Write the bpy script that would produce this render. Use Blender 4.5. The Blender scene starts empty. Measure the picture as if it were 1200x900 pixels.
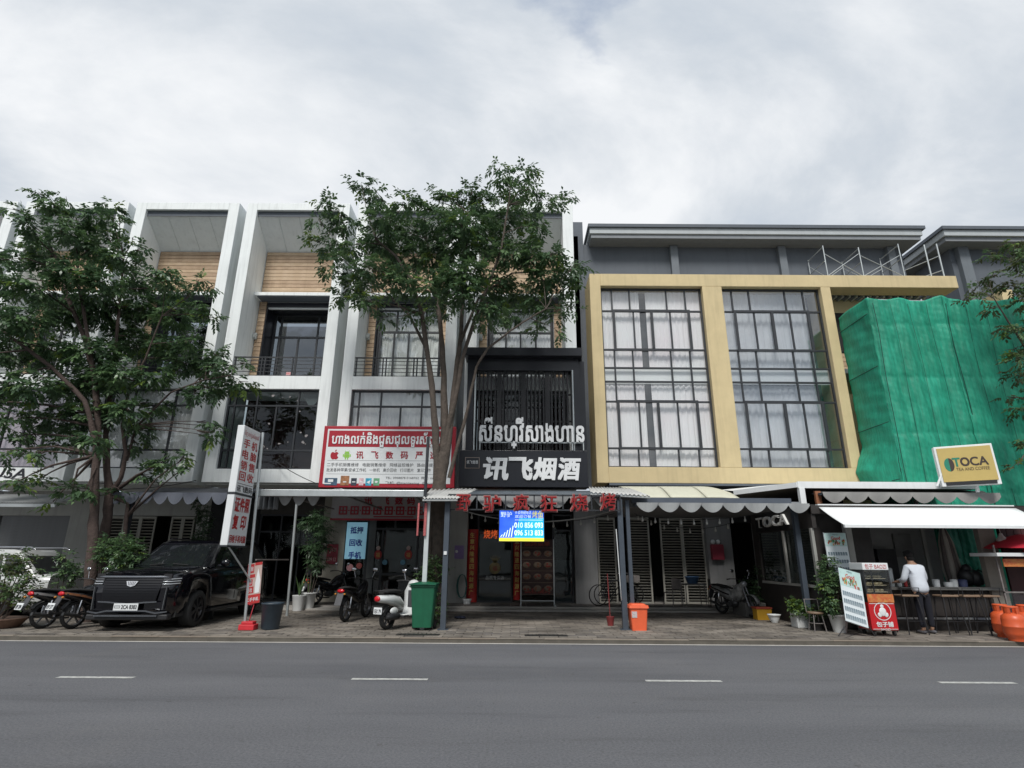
import bpy, math, random
import numpy as np
from mathutils import Vector, Matrix, Euler
from math import radians as R, sin, cos, pi, sqrt
random.seed(7)
SC = bpy.context.scene
COL = SC.collection
# ---------------------------------------------------------------- camera
F, PIT, ROLL, H = 660.0, R(17.2), R(0.35), 1.65
cd = bpy.data.cameras.new('camera'); cam = bpy.data.objects.new('camera', cd); COL.objects.link(cam)
cd.sensor_fit = 'HORIZONTAL'; cd.sensor_width = 36; cd.lens = 36 * F / 1200
cd.clip_start = 0.05; cd.clip_end = 5000
cam.matrix_world = Matrix.Translation((0, 0, H)) @ Matrix.Rotation(pi / 2 + PIT, 4, 'X') @ Matrix.Rotation(ROLL, 4, 'Z')
SC.camera = cam
# ---------------------------------------------------------------- light
SC.view_settings.view_transform = 'Standard'; SC.view_settings.look = 'None'
SC.view_settings.gamma = 1; SC.view_settings.exposure = 0.98
SUN_EL, SUN_AZ = 50, 190          # sun high behind the photographer, veiled by cloud
w = bpy.data.worlds.new("World"); SC.world = w; w.use_nodes = True
nt = w.node_tree; N = nt.nodes; L = nt.links; N.clear()
out = N.new('ShaderNodeOutputWorld'); bg = N.new('ShaderNodeBackground'); bg.inputs['Strength'].default_value = 0.1
sky = N.new('ShaderNodeTexSky'); sky.sky_type = 'NISHITA'; sky.sun_disc = False
sky.sun_elevation = R(SUN_EL); sky.sun_rotation = R(SUN_AZ); sky.air_density = 1.0; sky.dust_density = 1.5
tc = N.new('ShaderNodeTexCoord'); sep = N.new('ShaderNodeSeparateXYZ'); L.new(tc.outputs['Generated'], sep.inputs[0])
def wmath(op, a, b=None):
    m = N.new('ShaderNodeMath'); m.operation = op
    for i, s in enumerate((a, b)):
        if s is None: continue
        if isinstance(s, (int, float)): m.inputs[i].default_value = s
        else: L.new(s, m.inputs[i])
    return m.outputs[0]
zz = wmath('MAXIMUM', wmath('ADD', sep.outputs[2], 0.22), 0.05)
cx = wmath('DIVIDE', sep.outputs[0], zz); cy = wmath('DIVIDE', sep.outputs[1], zz)
cmb = N.new('ShaderNodeCombineXYZ'); L.new(cx, cmb.inputs[0]); L.new(cy, cmb.inputs[1])
def wnoise(scale, detail, rough, dist=0.0, off=0.0):
    n = N.new('ShaderNodeTexNoise'); n.inputs['Scale'].default_value = scale; n.inputs['Detail'].default_value = detail
    n.inputs['Roughness'].default_value = rough; n.inputs['Distortion'].default_value = dist
    mp = N.new('ShaderNodeMapping'); mp.inputs['Location'].default_value = (off, off * .7, off * .3); mp.inputs['Scale'].default_value = (1, 1.5, 1)
    L.new(cmb.outputs[0], mp.inputs[0]); L.new(mp.outputs[0], n.inputs['Vector']); return n.outputs['Fac']
def wramp(src, stops):
    r = N.new('ShaderNodeValToRGB'); L.new(src, r.inputs[0]); e = r.color_ramp.elements
    while len(e) < len(stops): e.new(0.5)
    for k, (p, c) in enumerate(stops): e[k].position = p; e[k].color = (*c, 1)
    return r.outputs[0]
tone = wramp(wnoise(.95, 9, .58, .35, 3.1), [(.35, (2.2, 2.55, 3.05)), (.44, (2.75, 3.08, 3.5)), (.53, (3.35, 3.6, 3.9)), (.66, (4.7, 4.8, 4.92))])
cover = wramp(wnoise(1.5, 7, .55, .2, 8.3), [(.25, (.3, .3, .3)), (.33, (1, 1, 1))])
mixs = N.new('ShaderNodeMix'); mixs.data_type = 'RGBA'
L.new(cover, mixs.inputs[0]); L.new(sky.outputs[0], mixs.inputs[6]); L.new(tone, mixs.inputs[7])
L.new(mixs.outputs[2], bg.inputs['Color']); L.new(bg.outputs[0], out.inputs['Surface'])
sl = bpy.data.lights.new('sun', 'SUN'); sl.energy = 1.5; sl.angle = R(16); sl.color = (1.0, .97, .93)
so = bpy.data.objects.new('sun', sl); COL.objects.link(so)
_az = R(SUN_AZ); _el = R(SUN_EL)
sdir = Vector((sin(_az) * cos(_el), cos(_az) * cos(_el), sin(_el)))
so.rotation_euler = sdir.to_track_quat('Z', 'Y').to_euler(); so.location = (0, -20, 30)

# ---------------------------------------------------------------- pixel -> place
def ray(px, py):
    x = px - 600; y = 450 - py; c, s = cos(ROLL), sin(ROLL)
    x, y = x * c - y * s, x * s + y * c
    return (x / F, cos(PIT) - y / F * sin(PIT), sin(PIT) + y / F * cos(PIT))
def P(px, py, Y):
    d = ray(px, py); t = Y / d[1]; return Vector((d[0] * t, Y, H + d[2] * t))
def G(px, py, Z=0.1):
    d = ray(px, py); t = (Z - H) / d[2]; return Vector((d[0] * t, d[1] * t, Z))
def PX(px, py, Y): return P(px, py, Y).x
def PZ(px, py, Y): return P(px, py, Y).z

# ---------------------------------------------------------------- materials
_mats = {}
def M(name, col=(.5, .5, .5), rough=.6, metal=0, var=.12, scale=4, bump=0, bscale=60, streak=0, emit=0, spec=.5, col2=None, coat=0):
    if name in _mats: return _mats[name]
    m = bpy.data.materials.new(name); m.use_nodes = True; n = m.node_tree.nodes; l = m.node_tree.links
    b = n['Principled BSDF']; b.inputs['Roughness'].default_value = rough; b.inputs['Metallic'].default_value = metal
    b.inputs['Specular IOR Level'].default_value = spec; b.inputs['Coat Weight'].default_value = coat
    c = n.new('ShaderNodeTexCoord'); nz = n.new('ShaderNodeTexNoise'); nz.inputs['Scale'].default_value = scale
    nz.inputs['Detail'].default_value = 6; nz.inputs['Roughness'].default_value = .65
    l.new(c.outputs['Object'], nz.inputs['Vector'])
    rp = n.new('ShaderNodeValToRGB'); e = rp.color_ramp.elements; e[0].position = .3; e[1].position = .72
    c2 = col2 or tuple(min(1, x * (1 + var)) for x in col); c1 = tuple(x * (1 - var) for x in col) if not col2 else col
    e[0].color = (*c1, 1); e[1].color = (*c2, 1); l.new(nz.outputs['Fac'], rp.inputs[0]); src = rp.outputs[0]
    if streak:      # rain streaks running down
        mp = n.new('ShaderNodeMapping'); mp.inputs['Scale'].default_value = (5, 5, .35); l.new(c.outputs['Object'], mp.inputs[0])
        n2 = n.new('ShaderNodeTexNoise'); n2.inputs['Scale'].default_value = 1.6; n2.inputs['Detail'].default_value = 5; l.new(mp.outputs[0], n2.inputs['Vector'])
        r2 = n.new('ShaderNodeValToRGB'); q = r2.color_ramp.elements; q[0].position = .5; q[1].position = .8
        q[0].color = (1, 1, 1, 1); q[1].color = (1 - streak,) * 3 + (1,); l.new(n2.outputs['Fac'], r2.inputs[0])
        mx = n.new('ShaderNodeMix'); mx.data_type = 'RGBA'; mx.blend_type = 'MULTIPLY'; mx.inputs[0].default_value = 1
        l.new(src, mx.inputs[6]); l.new(r2.outputs[0], mx.inputs[7]); src = mx.outputs[2]
    l.new(src, b.inputs['Base Color'])
    if emit: l.new(src, b.inputs['Emission Color']); b.inputs['Emission Strength'].default_value = emit
    if bump:
        n3 = n.new('ShaderNodeTexNoise'); n3.inputs['Scale'].default_value = bscale; n3.inputs['Detail'].default_value = 4
        l.new(c.outputs['Object'], n3.inputs['Vector']); bp = n.new('ShaderNodeBump'); bp.inputs['Strength'].default_value = bump
        bp.inputs['Distance'].default_value = .02; l.new(n3.outputs['Fac'], bp.inputs['Height']); l.new(bp.outputs[0], b.inputs['Normal'])
    _mats[name] = m; return m
def glass(name, tint=(.6, .65, .66), refl=.12, rough=.02, wob=.01):
    if name in _mats: return _mats[name]
    m = bpy.data.materials.new(name); m.use_nodes = True; n = m.node_tree.nodes; l = m.node_tree.links; n.clear()
    o = n.new('ShaderNodeOutputMaterial'); mix = n.new('ShaderNodeMixShader'); t = n.new('ShaderNodeBsdfTransparent'); g = n.new('ShaderNodeBsdfGlossy')
    t.inputs[0].default_value = (*tint, 1); g.inputs['Roughness'].default_value = rough
    fr = n.new('ShaderNodeFresnel'); fr.inputs[0].default_value = 1.5; a = n.new('ShaderNodeMath'); a.operation = 'ADD'; a.inputs[1].default_value = refl; a.use_clamp = True
    c = n.new('ShaderNodeTexCoord'); nz = n.new('ShaderNodeTexNoise'); nz.inputs['Scale'].default_value = 1.3; l.new(c.outputs['Object'], nz.inputs['Vector'])
    bp = n.new('ShaderNodeBump'); bp.inputs['Strength'].default_value = .25; bp.inputs['Distance'].default_value = wob; l.new(nz.outputs['Fac'], bp.inputs['Height'])
    l.new(bp.outputs[0], g.inputs['Normal'])
    ge = n.new('ShaderNodeNewGeometry'); io = n.new('ShaderNodeMath'); io.operation = 'MULTIPLY_ADD'; io.inputs[1].default_value = 1 / 1.5 - 1.5; io.inputs[2].default_value = 1.5
    l.new(ge.outputs['Backfacing'], io.inputs[0]); l.new(io.outputs[0], fr.inputs[0]); l.new(fr.outputs[0], a.inputs[0]); l.new(a.outputs[0], mix.inputs[0]); l.new(t.outputs[0], mix.inputs[1]); l.new(g.outputs[0], mix.inputs[2]); l.new(mix.outputs[0], o.inputs[0])
    _mats[name] = m; return m

# ---------------------------------------------------------------- objects
_base = {}
def tag(o, label=None, cat=None, group=None, kind=None):
    if label: o['label'] = label
    if cat: o['category'] = cat
    if group: o['group'] = group
    if kind: o['kind'] = kind
    return o
def thing(name, label, cat, loc=(0, 0, 0), rz=0, group=None, local=False):
    o = bpy.data.objects.new(name, None); o.empty_display_size = .2; COL.objects.link(o)
    o.location = loc; o.rotation_euler = (0, 0, rz); _base[o.name] = Vector((0, 0, 0)) if local else Vector(loc)
    return tag(o, label, cat, group)
class MB:
    def __init__(s): s.v = []; s.f = []; s.m = []; s.sm = []; s.cm = 0; s.smooth = False
    def add(s, vs, fs):
        b = len(s.v); s.v += [tuple(p) for p in vs]; s.f += [tuple(i + b for i in f) for f in fs]
        s.m += [s.cm] * len(fs); s.sm += [s.smooth] * len(fs); return s
    def mat(s, i): s.cm = i; return s
    def box(s, x0, x1, y0, y1, z0, z1, mtx=None):
        vs = [(x, y, z) for z in (z0, z1) for y in (y0, y1) for x in (x0, x1)]
        if mtx is not None: vs = [mtx @ Vector(p) for p in vs]
        a = s.smooth; s.smooth = False
        s.add(vs, [(0, 2, 3, 1), (4, 5, 7, 6), (0, 1, 5, 4), (2, 6, 7, 3), (0, 4, 6, 2), (1, 3, 7, 5)]); s.smooth = a; return s
    def bar(s, p, q, wd, ht=None, up=(0, 0, 1)):
        p = Vector(p); q = Vector(q); d = q - p; ln = d.length; d.normalize(); u = Vector(up)
        if abs(d.dot(u)) > .98: u = Vector((0, 1, 0))
        a = d.cross(u).normalized(); b = a.cross(d); ht = ht or wd
        m = Matrix((a, d, b)).transposed().to_4x4(); m.translation = p
        return s.box(-wd / 2, wd / 2, 0, ln, -ht / 2, ht / 2, m)
    def tube(s, pts, r, n=8, cap=True):
        pts = [Vector(p) for p in pts]; k = len(pts); rs = r if isinstance(r, (list, tuple)) else [r] * k
        vs = []; fs = []; t0 = (pts[1] - pts[0]).normalized(); u = Vector((0, 0, 1)) if abs(t0.z) < .9 else Vector((1, 0, 0))
        a = t0.cross(u).normalized()
        for i in range(k):
            t = (pts[min(i + 1, k - 1)] - pts[max(i - 1, 0)]).normalized(); a = (a - t * a.dot(t)).normalized(); b = t.cross(a)
            for j in range(n):
                an = 2 * pi * j / n; vs.append(pts[i] + (a * cos(an) + b * sin(an)) * rs[i])
        for i in range(k - 1):
            for j in range(n): fs.append((i * n + j, i * n + (j + 1) % n, (i + 1) * n + (j + 1) % n, (i + 1) * n + j))
        sm = s.smooth; s.smooth = True; s.add(vs, fs); s.smooth = False
        if cap: s.add(vs[:n], [tuple(range(n))[::-1]]); s.add(vs[-n:], [tuple(range(n))])
        s.smooth = sm; return s
    def lathe(s, prof, c=(0, 0, 0), n=16, axis='Z', mtx=None, cap=True):
        vs = []; fs = []
        for r, z in prof:
            for j in range(n):
                a = 2 * pi * j / n; p = (r * cos(a), r * sin(a), z)
                if axis == 'X': p = (z, r * cos(a), r * sin(a))
                if axis == 'Y': p = (r * cos(a), z, r * sin(a))
                p = Vector(p)
                if mtx is not None: p = mtx @ p
                vs.append(p + Vector(c))
        for i in range(len(prof) - 1):
            for j in range(n): fs.append((i * n + j, i * n + (j + 1) % n, (i + 1) * n + (j + 1) % n, (i + 1) * n + j))
        s.smooth, sm = True, s.smooth; s.add(vs, fs); s.smooth = False
        if cap:
            if prof[0][0] > .001: s.add(vs[:n], [tuple(range(n))[::-1]])
            if prof[-1][0] > .001: s.add(vs[-n:], [tuple(range(n))])
        s.smooth = sm; return s
    def ball(s, c, r, n=12, sc=(1, 1, 1), mtx=None):
        m = Matrix.Diagonal((*sc, 1)); m = (mtx @ m) if mtx is not None else m
        return s.lathe([(max(.0005, r * sin(pi * i / (n // 2 + 1))), -r * cos(pi * i / (n // 2 + 1))) for i in range(n // 2 + 2)], c, n, mtx=m)
    def prism(s, poly, f3, d0, d1):     # poly (u,v), f3(u,v,d)->xyz
        k = len(poly); vs = [f3(u, v, d0) for u, v in poly] + [f3(u, v, d1) for u, v in poly]
        return s.add(vs, [tuple(range(k))[::-1], tuple(range(k, 2 * k))] + [(i, (i + 1) % k, (i + 1) % k + k, i + k) for i in range(k)])
    def grid(s, nu, nv, fn, smooth=True):
        vs = [fn(i / nu, j / nv) for j in range(nv + 1) for i in range(nu + 1)]; w_ = nu + 1
        sm = s.smooth; s.smooth = smooth
        s.add(vs, [(j * w_ + i, j * w_ + i + 1, (j + 1) * w_ + i + 1, (j + 1) * w_ + i) for j in range(nv) for i in range(nu)]); s.smooth = sm; return s
    def loft(s, secs, closed=False, caps=True):
        k = len(secs[0]); vs = [p for c in secs for p in c]; fs = []
        for i in range(len(secs) - 1):
            for j in range(k if closed else k - 1): fs.append((i * k + j, i * k + (j + 1) % k, (i + 1) * k + (j + 1) % k, (i + 1) * k + j))
        s.add(vs, fs)
        if caps:
            sm = s.smooth; s.smooth = False; s.add(secs[0], [tuple(range(k))[::-1]]); s.add(secs[-1], [tuple(range(k))]); s.smooth = sm
        return s
    def mesh(s, name, mats, off=Vector((0, 0, 0))):
        me = bpy.data.meshes.new(name); me.from_pydata([(p[0] - off.x, p[1] - off.y, p[2] - off.z) for p in s.v], [], s.f)
        for m in (mats if isinstance(mats, (list, tuple)) else [mats]): me.materials.append(m)
        me.polygons.foreach_set('material_index', s.m); me.polygons.foreach_set('use_smooth', s.sm); me.update(); return me
    def build(s, name, mats, parent=None, label=None, bevel=0, solid=0, subd=0):
        off = _base[parent.name] if parent else Vector((0, 0, 0))
        o = bpy.data.objects.new(name, s.mesh(name, mats, off)); COL.objects.link(o); o.parent = parent; _base[o.name] = off
        if label: o['label'] = label
        if solid: q = o.modifiers.new('solid', 'SOLIDIFY'); q.thickness = solid; q.offset = 0
        if bevel: q = o.modifiers.new('bevel', 'BEVEL'); q.width = bevel; q.segments = 2; q.limit_method = 'ANGLE'; q.angle_limit = R(40)
        if subd: q = o.modifiers.new('sub', 'SUBSURF'); q.levels = subd; q.render_levels = subd
        return o
def inst(name, mesh, parent, loc, rot=(0, 0, 0), scale=(1, 1, 1)):      # world loc under a non-rotated thing
    o = bpy.data.objects.new(name, mesh); COL.objects.link(o); o.parent = parent
    o.location = Vector(loc) - (_base[parent.name] if parent else Vector((0, 0, 0))); o.rotation_euler = rot; o.scale = scale
    _base[o.name] = _base[parent.name] if parent else Vector((0, 0, 0)); return o
def solo(mb, name, mats, label, cat, loc, group=None, **k):             # a thing that is one mesh, origin at its base
    _base['_t'] = Vector(loc)
    class _P: name = '_t'
    o = bpy.data.objects.new(name, mb.mesh(name, mats, Vector(loc))); COL.objects.link(o); o.location = loc; _base[o.name] = Vector(loc)
    if k.get('bevel'): q = o.modifiers.new('bevel', 'BEVEL'); q.width = k['bevel']; q.segments = 2; q.limit_method = 'ANGLE'; q.angle_limit = R(40)
    return tag(o, label, cat, group, k.get('kind'))
def struct(mb, name, mats, kind='structure'):
    o = bpy.data.objects.new(name, mb.mesh(name, mats)); COL.objects.link(o); o['kind'] = kind; return o
def copy_tree(o, loc=None, rz=None, label=None, parent=None):
    c = o.copy(); COL.objects.link(c); c.parent = parent; _base[c.name] = _base.get(o.name, Vector((0, 0, 0)))
    for ch in list(o.children): copy_tree(ch, parent=c)
    if loc is not None: c.location = loc
    if rz is not None: c.rotation_euler = (0, 0, rz)
    if label: c['label'] = label
    return c
# ---------------------------------------------------------------- lettering
_tc = {}
def glyphs(body, bold=0.0, shear=0.0, spacing=1.0):
    key = (body, bold, shear, spacing)
    if key in _tc: return _tc[key]
    c = bpy.data.curves.new('t', 'FONT'); c.body = body; c.offset = bold; c.shear = shear; c.space_character = spacing; c.resolution_u = 3
    o = bpy.data.objects.new('t', c); COL.objects.link(o); bpy.context.view_layer.update()
    me = bpy.data.meshes.new_from_object(o.evaluated_get(bpy.context.evaluated_depsgraph_get()))
    vs = [tuple(v.co) for v in me.vertices]; fs = [tuple(p.vertices) for p in me.polygons]
    bpy.data.objects.remove(o); bpy.data.curves.remove(c); bpy.data.meshes.remove(me)
    _tc[key] = (vs, fs); return _tc[key]
def put_text(mb, body, f3, u0, u1, v0, v1, d0, d1, bold=0, keep=False, shear=0.0, spacing=1.0, align='C'):
    """fit body in the box u0..u1, v0..v1 of a plane given by f3(u, v, d); a raised letter from d0 to d1; bold = extra stroke in em"""
    vs, fs = glyphs(body, 0.0, shear, spacing)
    if not vs: return mb
    xs = [p[0] for p in vs]; ys = [p[1] for p in vs]; ax, bx, ay, by = min(xs), max(xs), min(ys), max(ys)
    su = (u1 - u0) / max(1e-6, bx - ax); sv = (v1 - v0) / max(1e-6, by - ay); ou = u0
    if keep:
        k = min(su, sv); ou = u0 + ((u1 - u0) - k * (bx - ax)) / 2 if align == 'C' else u0; su = sv = k
    offs = [(0, 0)] if not bold else [(-bold, -bold), (bold, -bold), (-bold, bold), (bold, bold), (0, 0)]
    cnt = {}
    for f in fs:
        for a, b in zip(f, f[1:] + f[:1]): cnt[(a, b)] = 1
    edges = [(a, b) for (a, b) in cnt if (b, a) not in cnt]; k = len(vs)
    for i, (ox, oy) in enumerate(offs):
        dd = d1 + i * .0006
        top = [f3(ou + (p[0] + ox - ax) * su, v0 + (p[1] + oy - ay) * sv, dd) for p in vs]
        if abs(d1 - d0) > 4e-3:
            bot = [f3(ou + (p[0] + ox - ax) * su, v0 + (p[1] + oy - ay) * sv, d0) for p in vs]
            mb.add(top + bot, list(fs) + [(b, a, a + k, b + k) for a, b in edges])
        else: mb.add(top, fs)
    return mb
def chars(parent, name, mt, body, f3, *a, **k):
    b = MB(); put_text(b, body, f3, *a, **k); return b.build(name, mt, parent)
def front(Y): return lambda u, v, d: (u, Y - d, v)       # plane facing the street
# ================================================================ palette
white = M('white_render', (.82, .85, .84), .75, var=.05, scale=1.2, streak=.22, bump=.15, bscale=90)
greyr = M('grey_render', (.74, .77, .77), .8, var=.05, scale=1.5, streak=.12, bump=.1)
dgrey = M('dark_grey_render', (.10, .115, .135), .7, var=.08, scale=1.2, streak=.12, bump=.1)
lgrey = M('light_grey_trim', (.42, .45, .46), .6, var=.05, scale=1.5, streak=.1)
charc = M('charcoal_metal', (.028, .031, .036), .45, var=.15, scale=3)
black = M('black_gloss_panel', (.012, .013, .018), .28, var=.15, scale=2)
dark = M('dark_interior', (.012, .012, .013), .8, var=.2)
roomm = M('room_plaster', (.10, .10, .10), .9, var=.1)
yell = M('sand_yellow_render', (.60, .485, .275), .75, var=.08, scale=1.3, streak=.13, bump=.15, bscale=80)
wood = M('wood_slat', (.33, .22, .135), .6, scale=3, col2=(.50, .36, .235), streak=.15)
wood2 = M('wood_slat_pale', (.44, .31, .19), .6, scale=4, col2=(.57, .43, .29), streak=.1)
curt = M('white_curtain', (.88, .90, .90), .9, var=.05, scale=2)
plast = M('white_plastic_sheet', (.80, .83, .81), .35, var=.06, scale=2)
pinkc = M('mauve_curtain', (.30, .25, .30), .9, scale=1.2, col2=(.55, .48, .52))
palec = M('pink_white_curtain', (.90, .92, .92), .9, scale=.55, col2=(.89, .82, .84))
gl = glass('window_glass', (.98, .985, .985), refl=.065); gld = glass('tinted_glass', (.55, .58, .6), refl=.15); gls = glass('shop_glass', (.7, .74, .74), refl=.0)
glw = glass('clear_glass', (.96, .97, .97), refl=.04)
galv = M('galvanised_steel', (.50, .53, .53), .4, .6, var=.12, scale=5)
postm = M('grey_blue_paint', (.055, .07, .09), .5, var=.12, scale=5)
rusty = M('worn_steel', (.22, .2, .19), .6, .3, var=.25, scale=8)
concr = M('concrete', (.36, .34, .31), .9, var=.15, scale=3, bump=.3, bscale=50)
pavm = [M('paver_a', (.21, .19, .165), .9, var=.22, scale=1.1, bump=.4, bscale=60), M('paver_b', (.26, .235, .205), .9, var=.2, scale=1.4, bump=.4, bscale=60), M('paver_c', (.17, .155, .14), .9, var=.22, scale=1.7, bump=.4, bscale=60)]
for _m in pavm:
    n = _m.node_tree.nodes; l = _m.node_tree.links; b_ = n['Principled BSDF']; ge = n.new('ShaderNodeNewGeometry'); nz = n.new('ShaderNodeTexNoise'); nz.inputs['Scale'].default_value = .9; nz.inputs['Detail'].default_value = 7; nz.inputs['Roughness'].default_value = .65
    l.new(ge.outputs['Position'], nz.inputs['Vector']); rp = n.new('ShaderNodeValToRGB'); e = rp.color_ramp.elements; e[0].position = .35; e[1].position = .62; e[0].color = (.48, .46, .44, 1); e[1].color = (1.05, 1.03, 1.0, 1); l.new(nz.outputs['Fac'], rp.inputs[0])
    mx = n.new('ShaderNodeMix'); mx.data_type = 'RGBA'; mx.blend_type = 'MULTIPLY'; mx.inputs[0].default_value = 1; l.new(b_.inputs['Base Color'].links[0].from_socket, mx.inputs[6]); l.new(rp.outputs[0], mx.inputs[7]); l.new(mx.outputs[2], b_.inputs['Base Color'])
joint = M('joint_sand', (.055, .05, .045), .95, var=.2, scale=6)
tile = M('porch_tile', (.13, .12, .11), .6, var=.15, scale=4)
red = M('red_paint', (.42, .02, .03), .45, var=.1); redd = M('sign_red', (.36, .012, .025), .4, var=.06)
signw = M('sign_white', (.72, .74, .74), .4, var=.03); redlit = M('red_letter', (.45, .03, .03), .5, var=.15, scale=8)
letw = M('white_letter', (.78, .79, .79), .4, var=.04); blackp = M('black_plastic', (.02, .02, .022), .5, var=.2)
rubber = M('tyre_rubber', (.02, .02, .02), .85, var=.2, scale=10, bump=.3); chrome = M('chrome', (.6, .6, .62), .15, 1, var=.05)
alloy = M('grey_alloy', (.25, .25, .26), .35, .8, var=.1); blue = M('sign_blue', (.02, .05, .42), .5, var=.05)
M('tail_red', (.55, .01, .02), .2); M('grey_plastic', (.06, .06, .065), .5); M('lamp_clear', (.42, .44, .46), .15, .3)
sblack = M('sign_black', (.02, .02, .025), .5, var=.05)
# ================================================================ ground
def sheet(x0, x1, y0, y1, z, nx=1, ny=1):
    b = MB(); b.grid(nx, ny, lambda u, v: (x0 + (x1 - x0) * u, y0 + (y1 - y0) * v, z), smooth=False); return b
struct(sheet(-900, 900, -900, 900, -.03), 'ground', M('earth', (.16, .14, .11), .95, var=.2, scale=.1))
def asphalt():
    m = bpy.data.materials.new('asphalt'); m.use_nodes = True; n = m.node_tree.nodes; l = m.node_tree.links; b = n['Principled BSDF']
    b.inputs['Roughness'].default_value = .82; b.inputs['Specular IOR Level'].default_value = .35
    c = n.new('ShaderNodeTexCoord')
    def nz(s, d, r, mp=None):
        q = n.new('ShaderNodeTexNoise'); q.inputs['Scale'].default_value = s; q.inputs['Detail'].default_value = d; q.inputs['Roughness'].default_value = r
        if mp: z = n.new('ShaderNodeMapping'); z.inputs['Scale'].default_value = mp; l.new(c.outputs['Object'], z.inputs[0]); l.new(z.outputs[0], q.inputs['Vector'])
        else: l.new(c.outputs['Object'], q.inputs['Vector'])
        return q.outputs['Fac']
    def rp(s, a, b_, ca, cb):
        q = n.new('ShaderNodeValToRGB'); e = q.color_ramp.elements; e[0].position = a; e[1].position = b_; e[0].color = (*ca, 1); e[1].color = (*cb, 1); l.new(s, q.inputs[0]); return q.outputs[0]
    def mul(a, b_):
        q = n.new('ShaderNodeMix'); q.data_type = 'RGBA'; q.blend_type = 'MULTIPLY'; q.inputs[0].default_value = 1; l.new(a, q.inputs[6]); l.new(b_, q.inputs[7]); return q.outputs[2]
    base = rp(nz(.5, 6, .6, (.35, 1.2, 1)), .3, .7, (.108, .110, .118), (.142, .143, .150))
    grain = rp(nz(38, 6, .85), .36, .66, (.62, .62, .62), (1.38, 1.38, 1.38))
    stain = rp(nz(.8, 7, .7, (.25, 2.2, 1)), .54, .78, (1, 1, 1), (.68, .67, .66))
    spots = rp(nz(7, 3, .6), .66, .74, (1, 1, 1), (.72, .70, .68))
    crack = n.new('ShaderNodeTexVoronoi'); crack.feature = 'DISTANCE_TO_EDGE'; crack.inputs['Scale'].default_value = .35; wv = n.new('ShaderNodeMixRGB'); wv.inputs[0].default_value = .08; q3 = n.new('ShaderNodeTexNoise'); q3.inputs['Scale'].default_value = 2.5; q3.inputs['Detail'].default_value = 8; l.new(c.outputs['Object'], q3.inputs['Vector']); l.new(c.outputs['Object'], wv.inputs[1]); l.new(q3.outputs['Color'], wv.inputs[2]); l.new(wv.outputs[0], crack.inputs['Vector'])
    crk = rp(crack.outputs['Distance'], .0, .002, (.93, .93, .92), (1, 1, 1)); dusty = rp(nz(.6, 8, .7, (1, .5, 1)), .55, .8, (1, 1, 1), (1.18, 1.15, 1.1))
    tracks = rp(nz(.9, 2, .5, (.02, 1, 1)), .35, .65, (.93, .93, .93), (1.06, 1.06, 1.06))
    l.new(mul(mul(mul(mul(mul(mul(base, grain), stain), spots), tracks), crk), dusty), b.inputs['Base Color'])
    bp = n.new('ShaderNodeBump'); bp.inputs['Strength'].default_value = .5; bp.inputs['Distance'].default_value = .01; l.new(nz(120, 3, .7), bp.inputs['Height']); l.new(bp.outputs[0], b.inputs['Normal'])
    return m
struct(sheet(-120, 120, -4, 12.38, 0), 'road', asphalt())
struct(sheet(-120, 120, 12.36, 12.46, .004), 'gutter_strip', M('pale_gutter', (.50, .48, .44), .85, var=.15, scale=2, bump=.2))
mk = M('road_marking_white', (.28, .28, .27), .75, scale=14, col2=(.62, .62, .58), bump=.3)
dl = [(62, 155, 794), (408, 500, 796), (758, 845, 797.5), (1103, 1195, 798.5)]
for k in range(-6, 10):
    x0 = -6.42 + 4.17 * k; b = MB(); b.grid(10, 1, lambda u, v: (x0 + 1.08 * u, 8.82 + .11 * v + .003 * sin(u * 19 + v), .004)); struct(b, 'lane_dash', mk)
b = MB().box(-120, 120, 12.46, 12.60, 0, .085); kerb_ = struct(b, 'kerb', M('kerb_mortar', (.10, .09, .075), .95, var=.2)); ks_ = [MB().box(-.485, .485, -.004, .14, 0, .012).mesh('kerbstone', M('kerb_stone_' + n_, c_, .9, var=.25, scale=2.5, bump=.4)) for n_, c_ in (('light', (.25, .215, .175)), ('dark', (.20, .175, .145)), ('warm', (.23, .19, .15)))]; kr = random.Random(12)
for k in range(-16, 17):
    o = bpy.data.objects.new('kerbstone', kr.choice(ks_)); COL.objects.link(o); o.parent = kerb_; o.location = (k * .98 + .2, 12.457 + kr.uniform(-.006, .006), .079 + kr.uniform(-.004, .006)); o.rotation_euler = (0, kr.uniform(-.004, .004), kr.uniform(-.006, .006))
b = MB().box(-120, 120, 12.621, 30, -.02, .09); struct(b, 'pavement', joint)
b = MB().box(-120, 120, -4.3, -4, 0, .12); struct(b, 'far_kerb', concr)
b = MB().box(-120, 120, -9, -4.301, 0, .118); struct(b, 'far_pavement', tile)
# pavers: the nearest rows one by one, the rest joined
def paver_mesh(m):
    b = MB(); b.box(-.191, .191, -.091, .091, -.03, 0); me = b.mesh('paver', m); return me
pm = [paver_mesh(m) for m in pavm]
rnd = random.Random(3); cnt = 0; rest = MB()
pav = bpy.data.objects['pavement']
for r_ in range(34):
    y = 12.73 + .2 * r_
    for c_ in range(-40, 46):
        x = c_ * .4 + (.2 if r_ % 2 else 0)
        if abs(x) > 1.0 * y: continue
        z = .102 + rnd.uniform(-.003, .004); k = rnd.choice((0, 0, 1, 1, 2))
        if cnt < 290 and abs(x) < y * .92 and r_ < 6:
            o = bpy.data.objects.new('paver', pm[k]); COL.objects.link(o); o.parent = pav; o.location = (x, y, z)
            o.rotation_euler = (rnd.uniform(-.01, .01), rnd.uniform(-.006, .006), rnd.uniform(-.01, .01)); cnt += 1
        else: rest.mat(k).box(x - .191, x + .191, y - .091, y + .091, z - .03, z)
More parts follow.
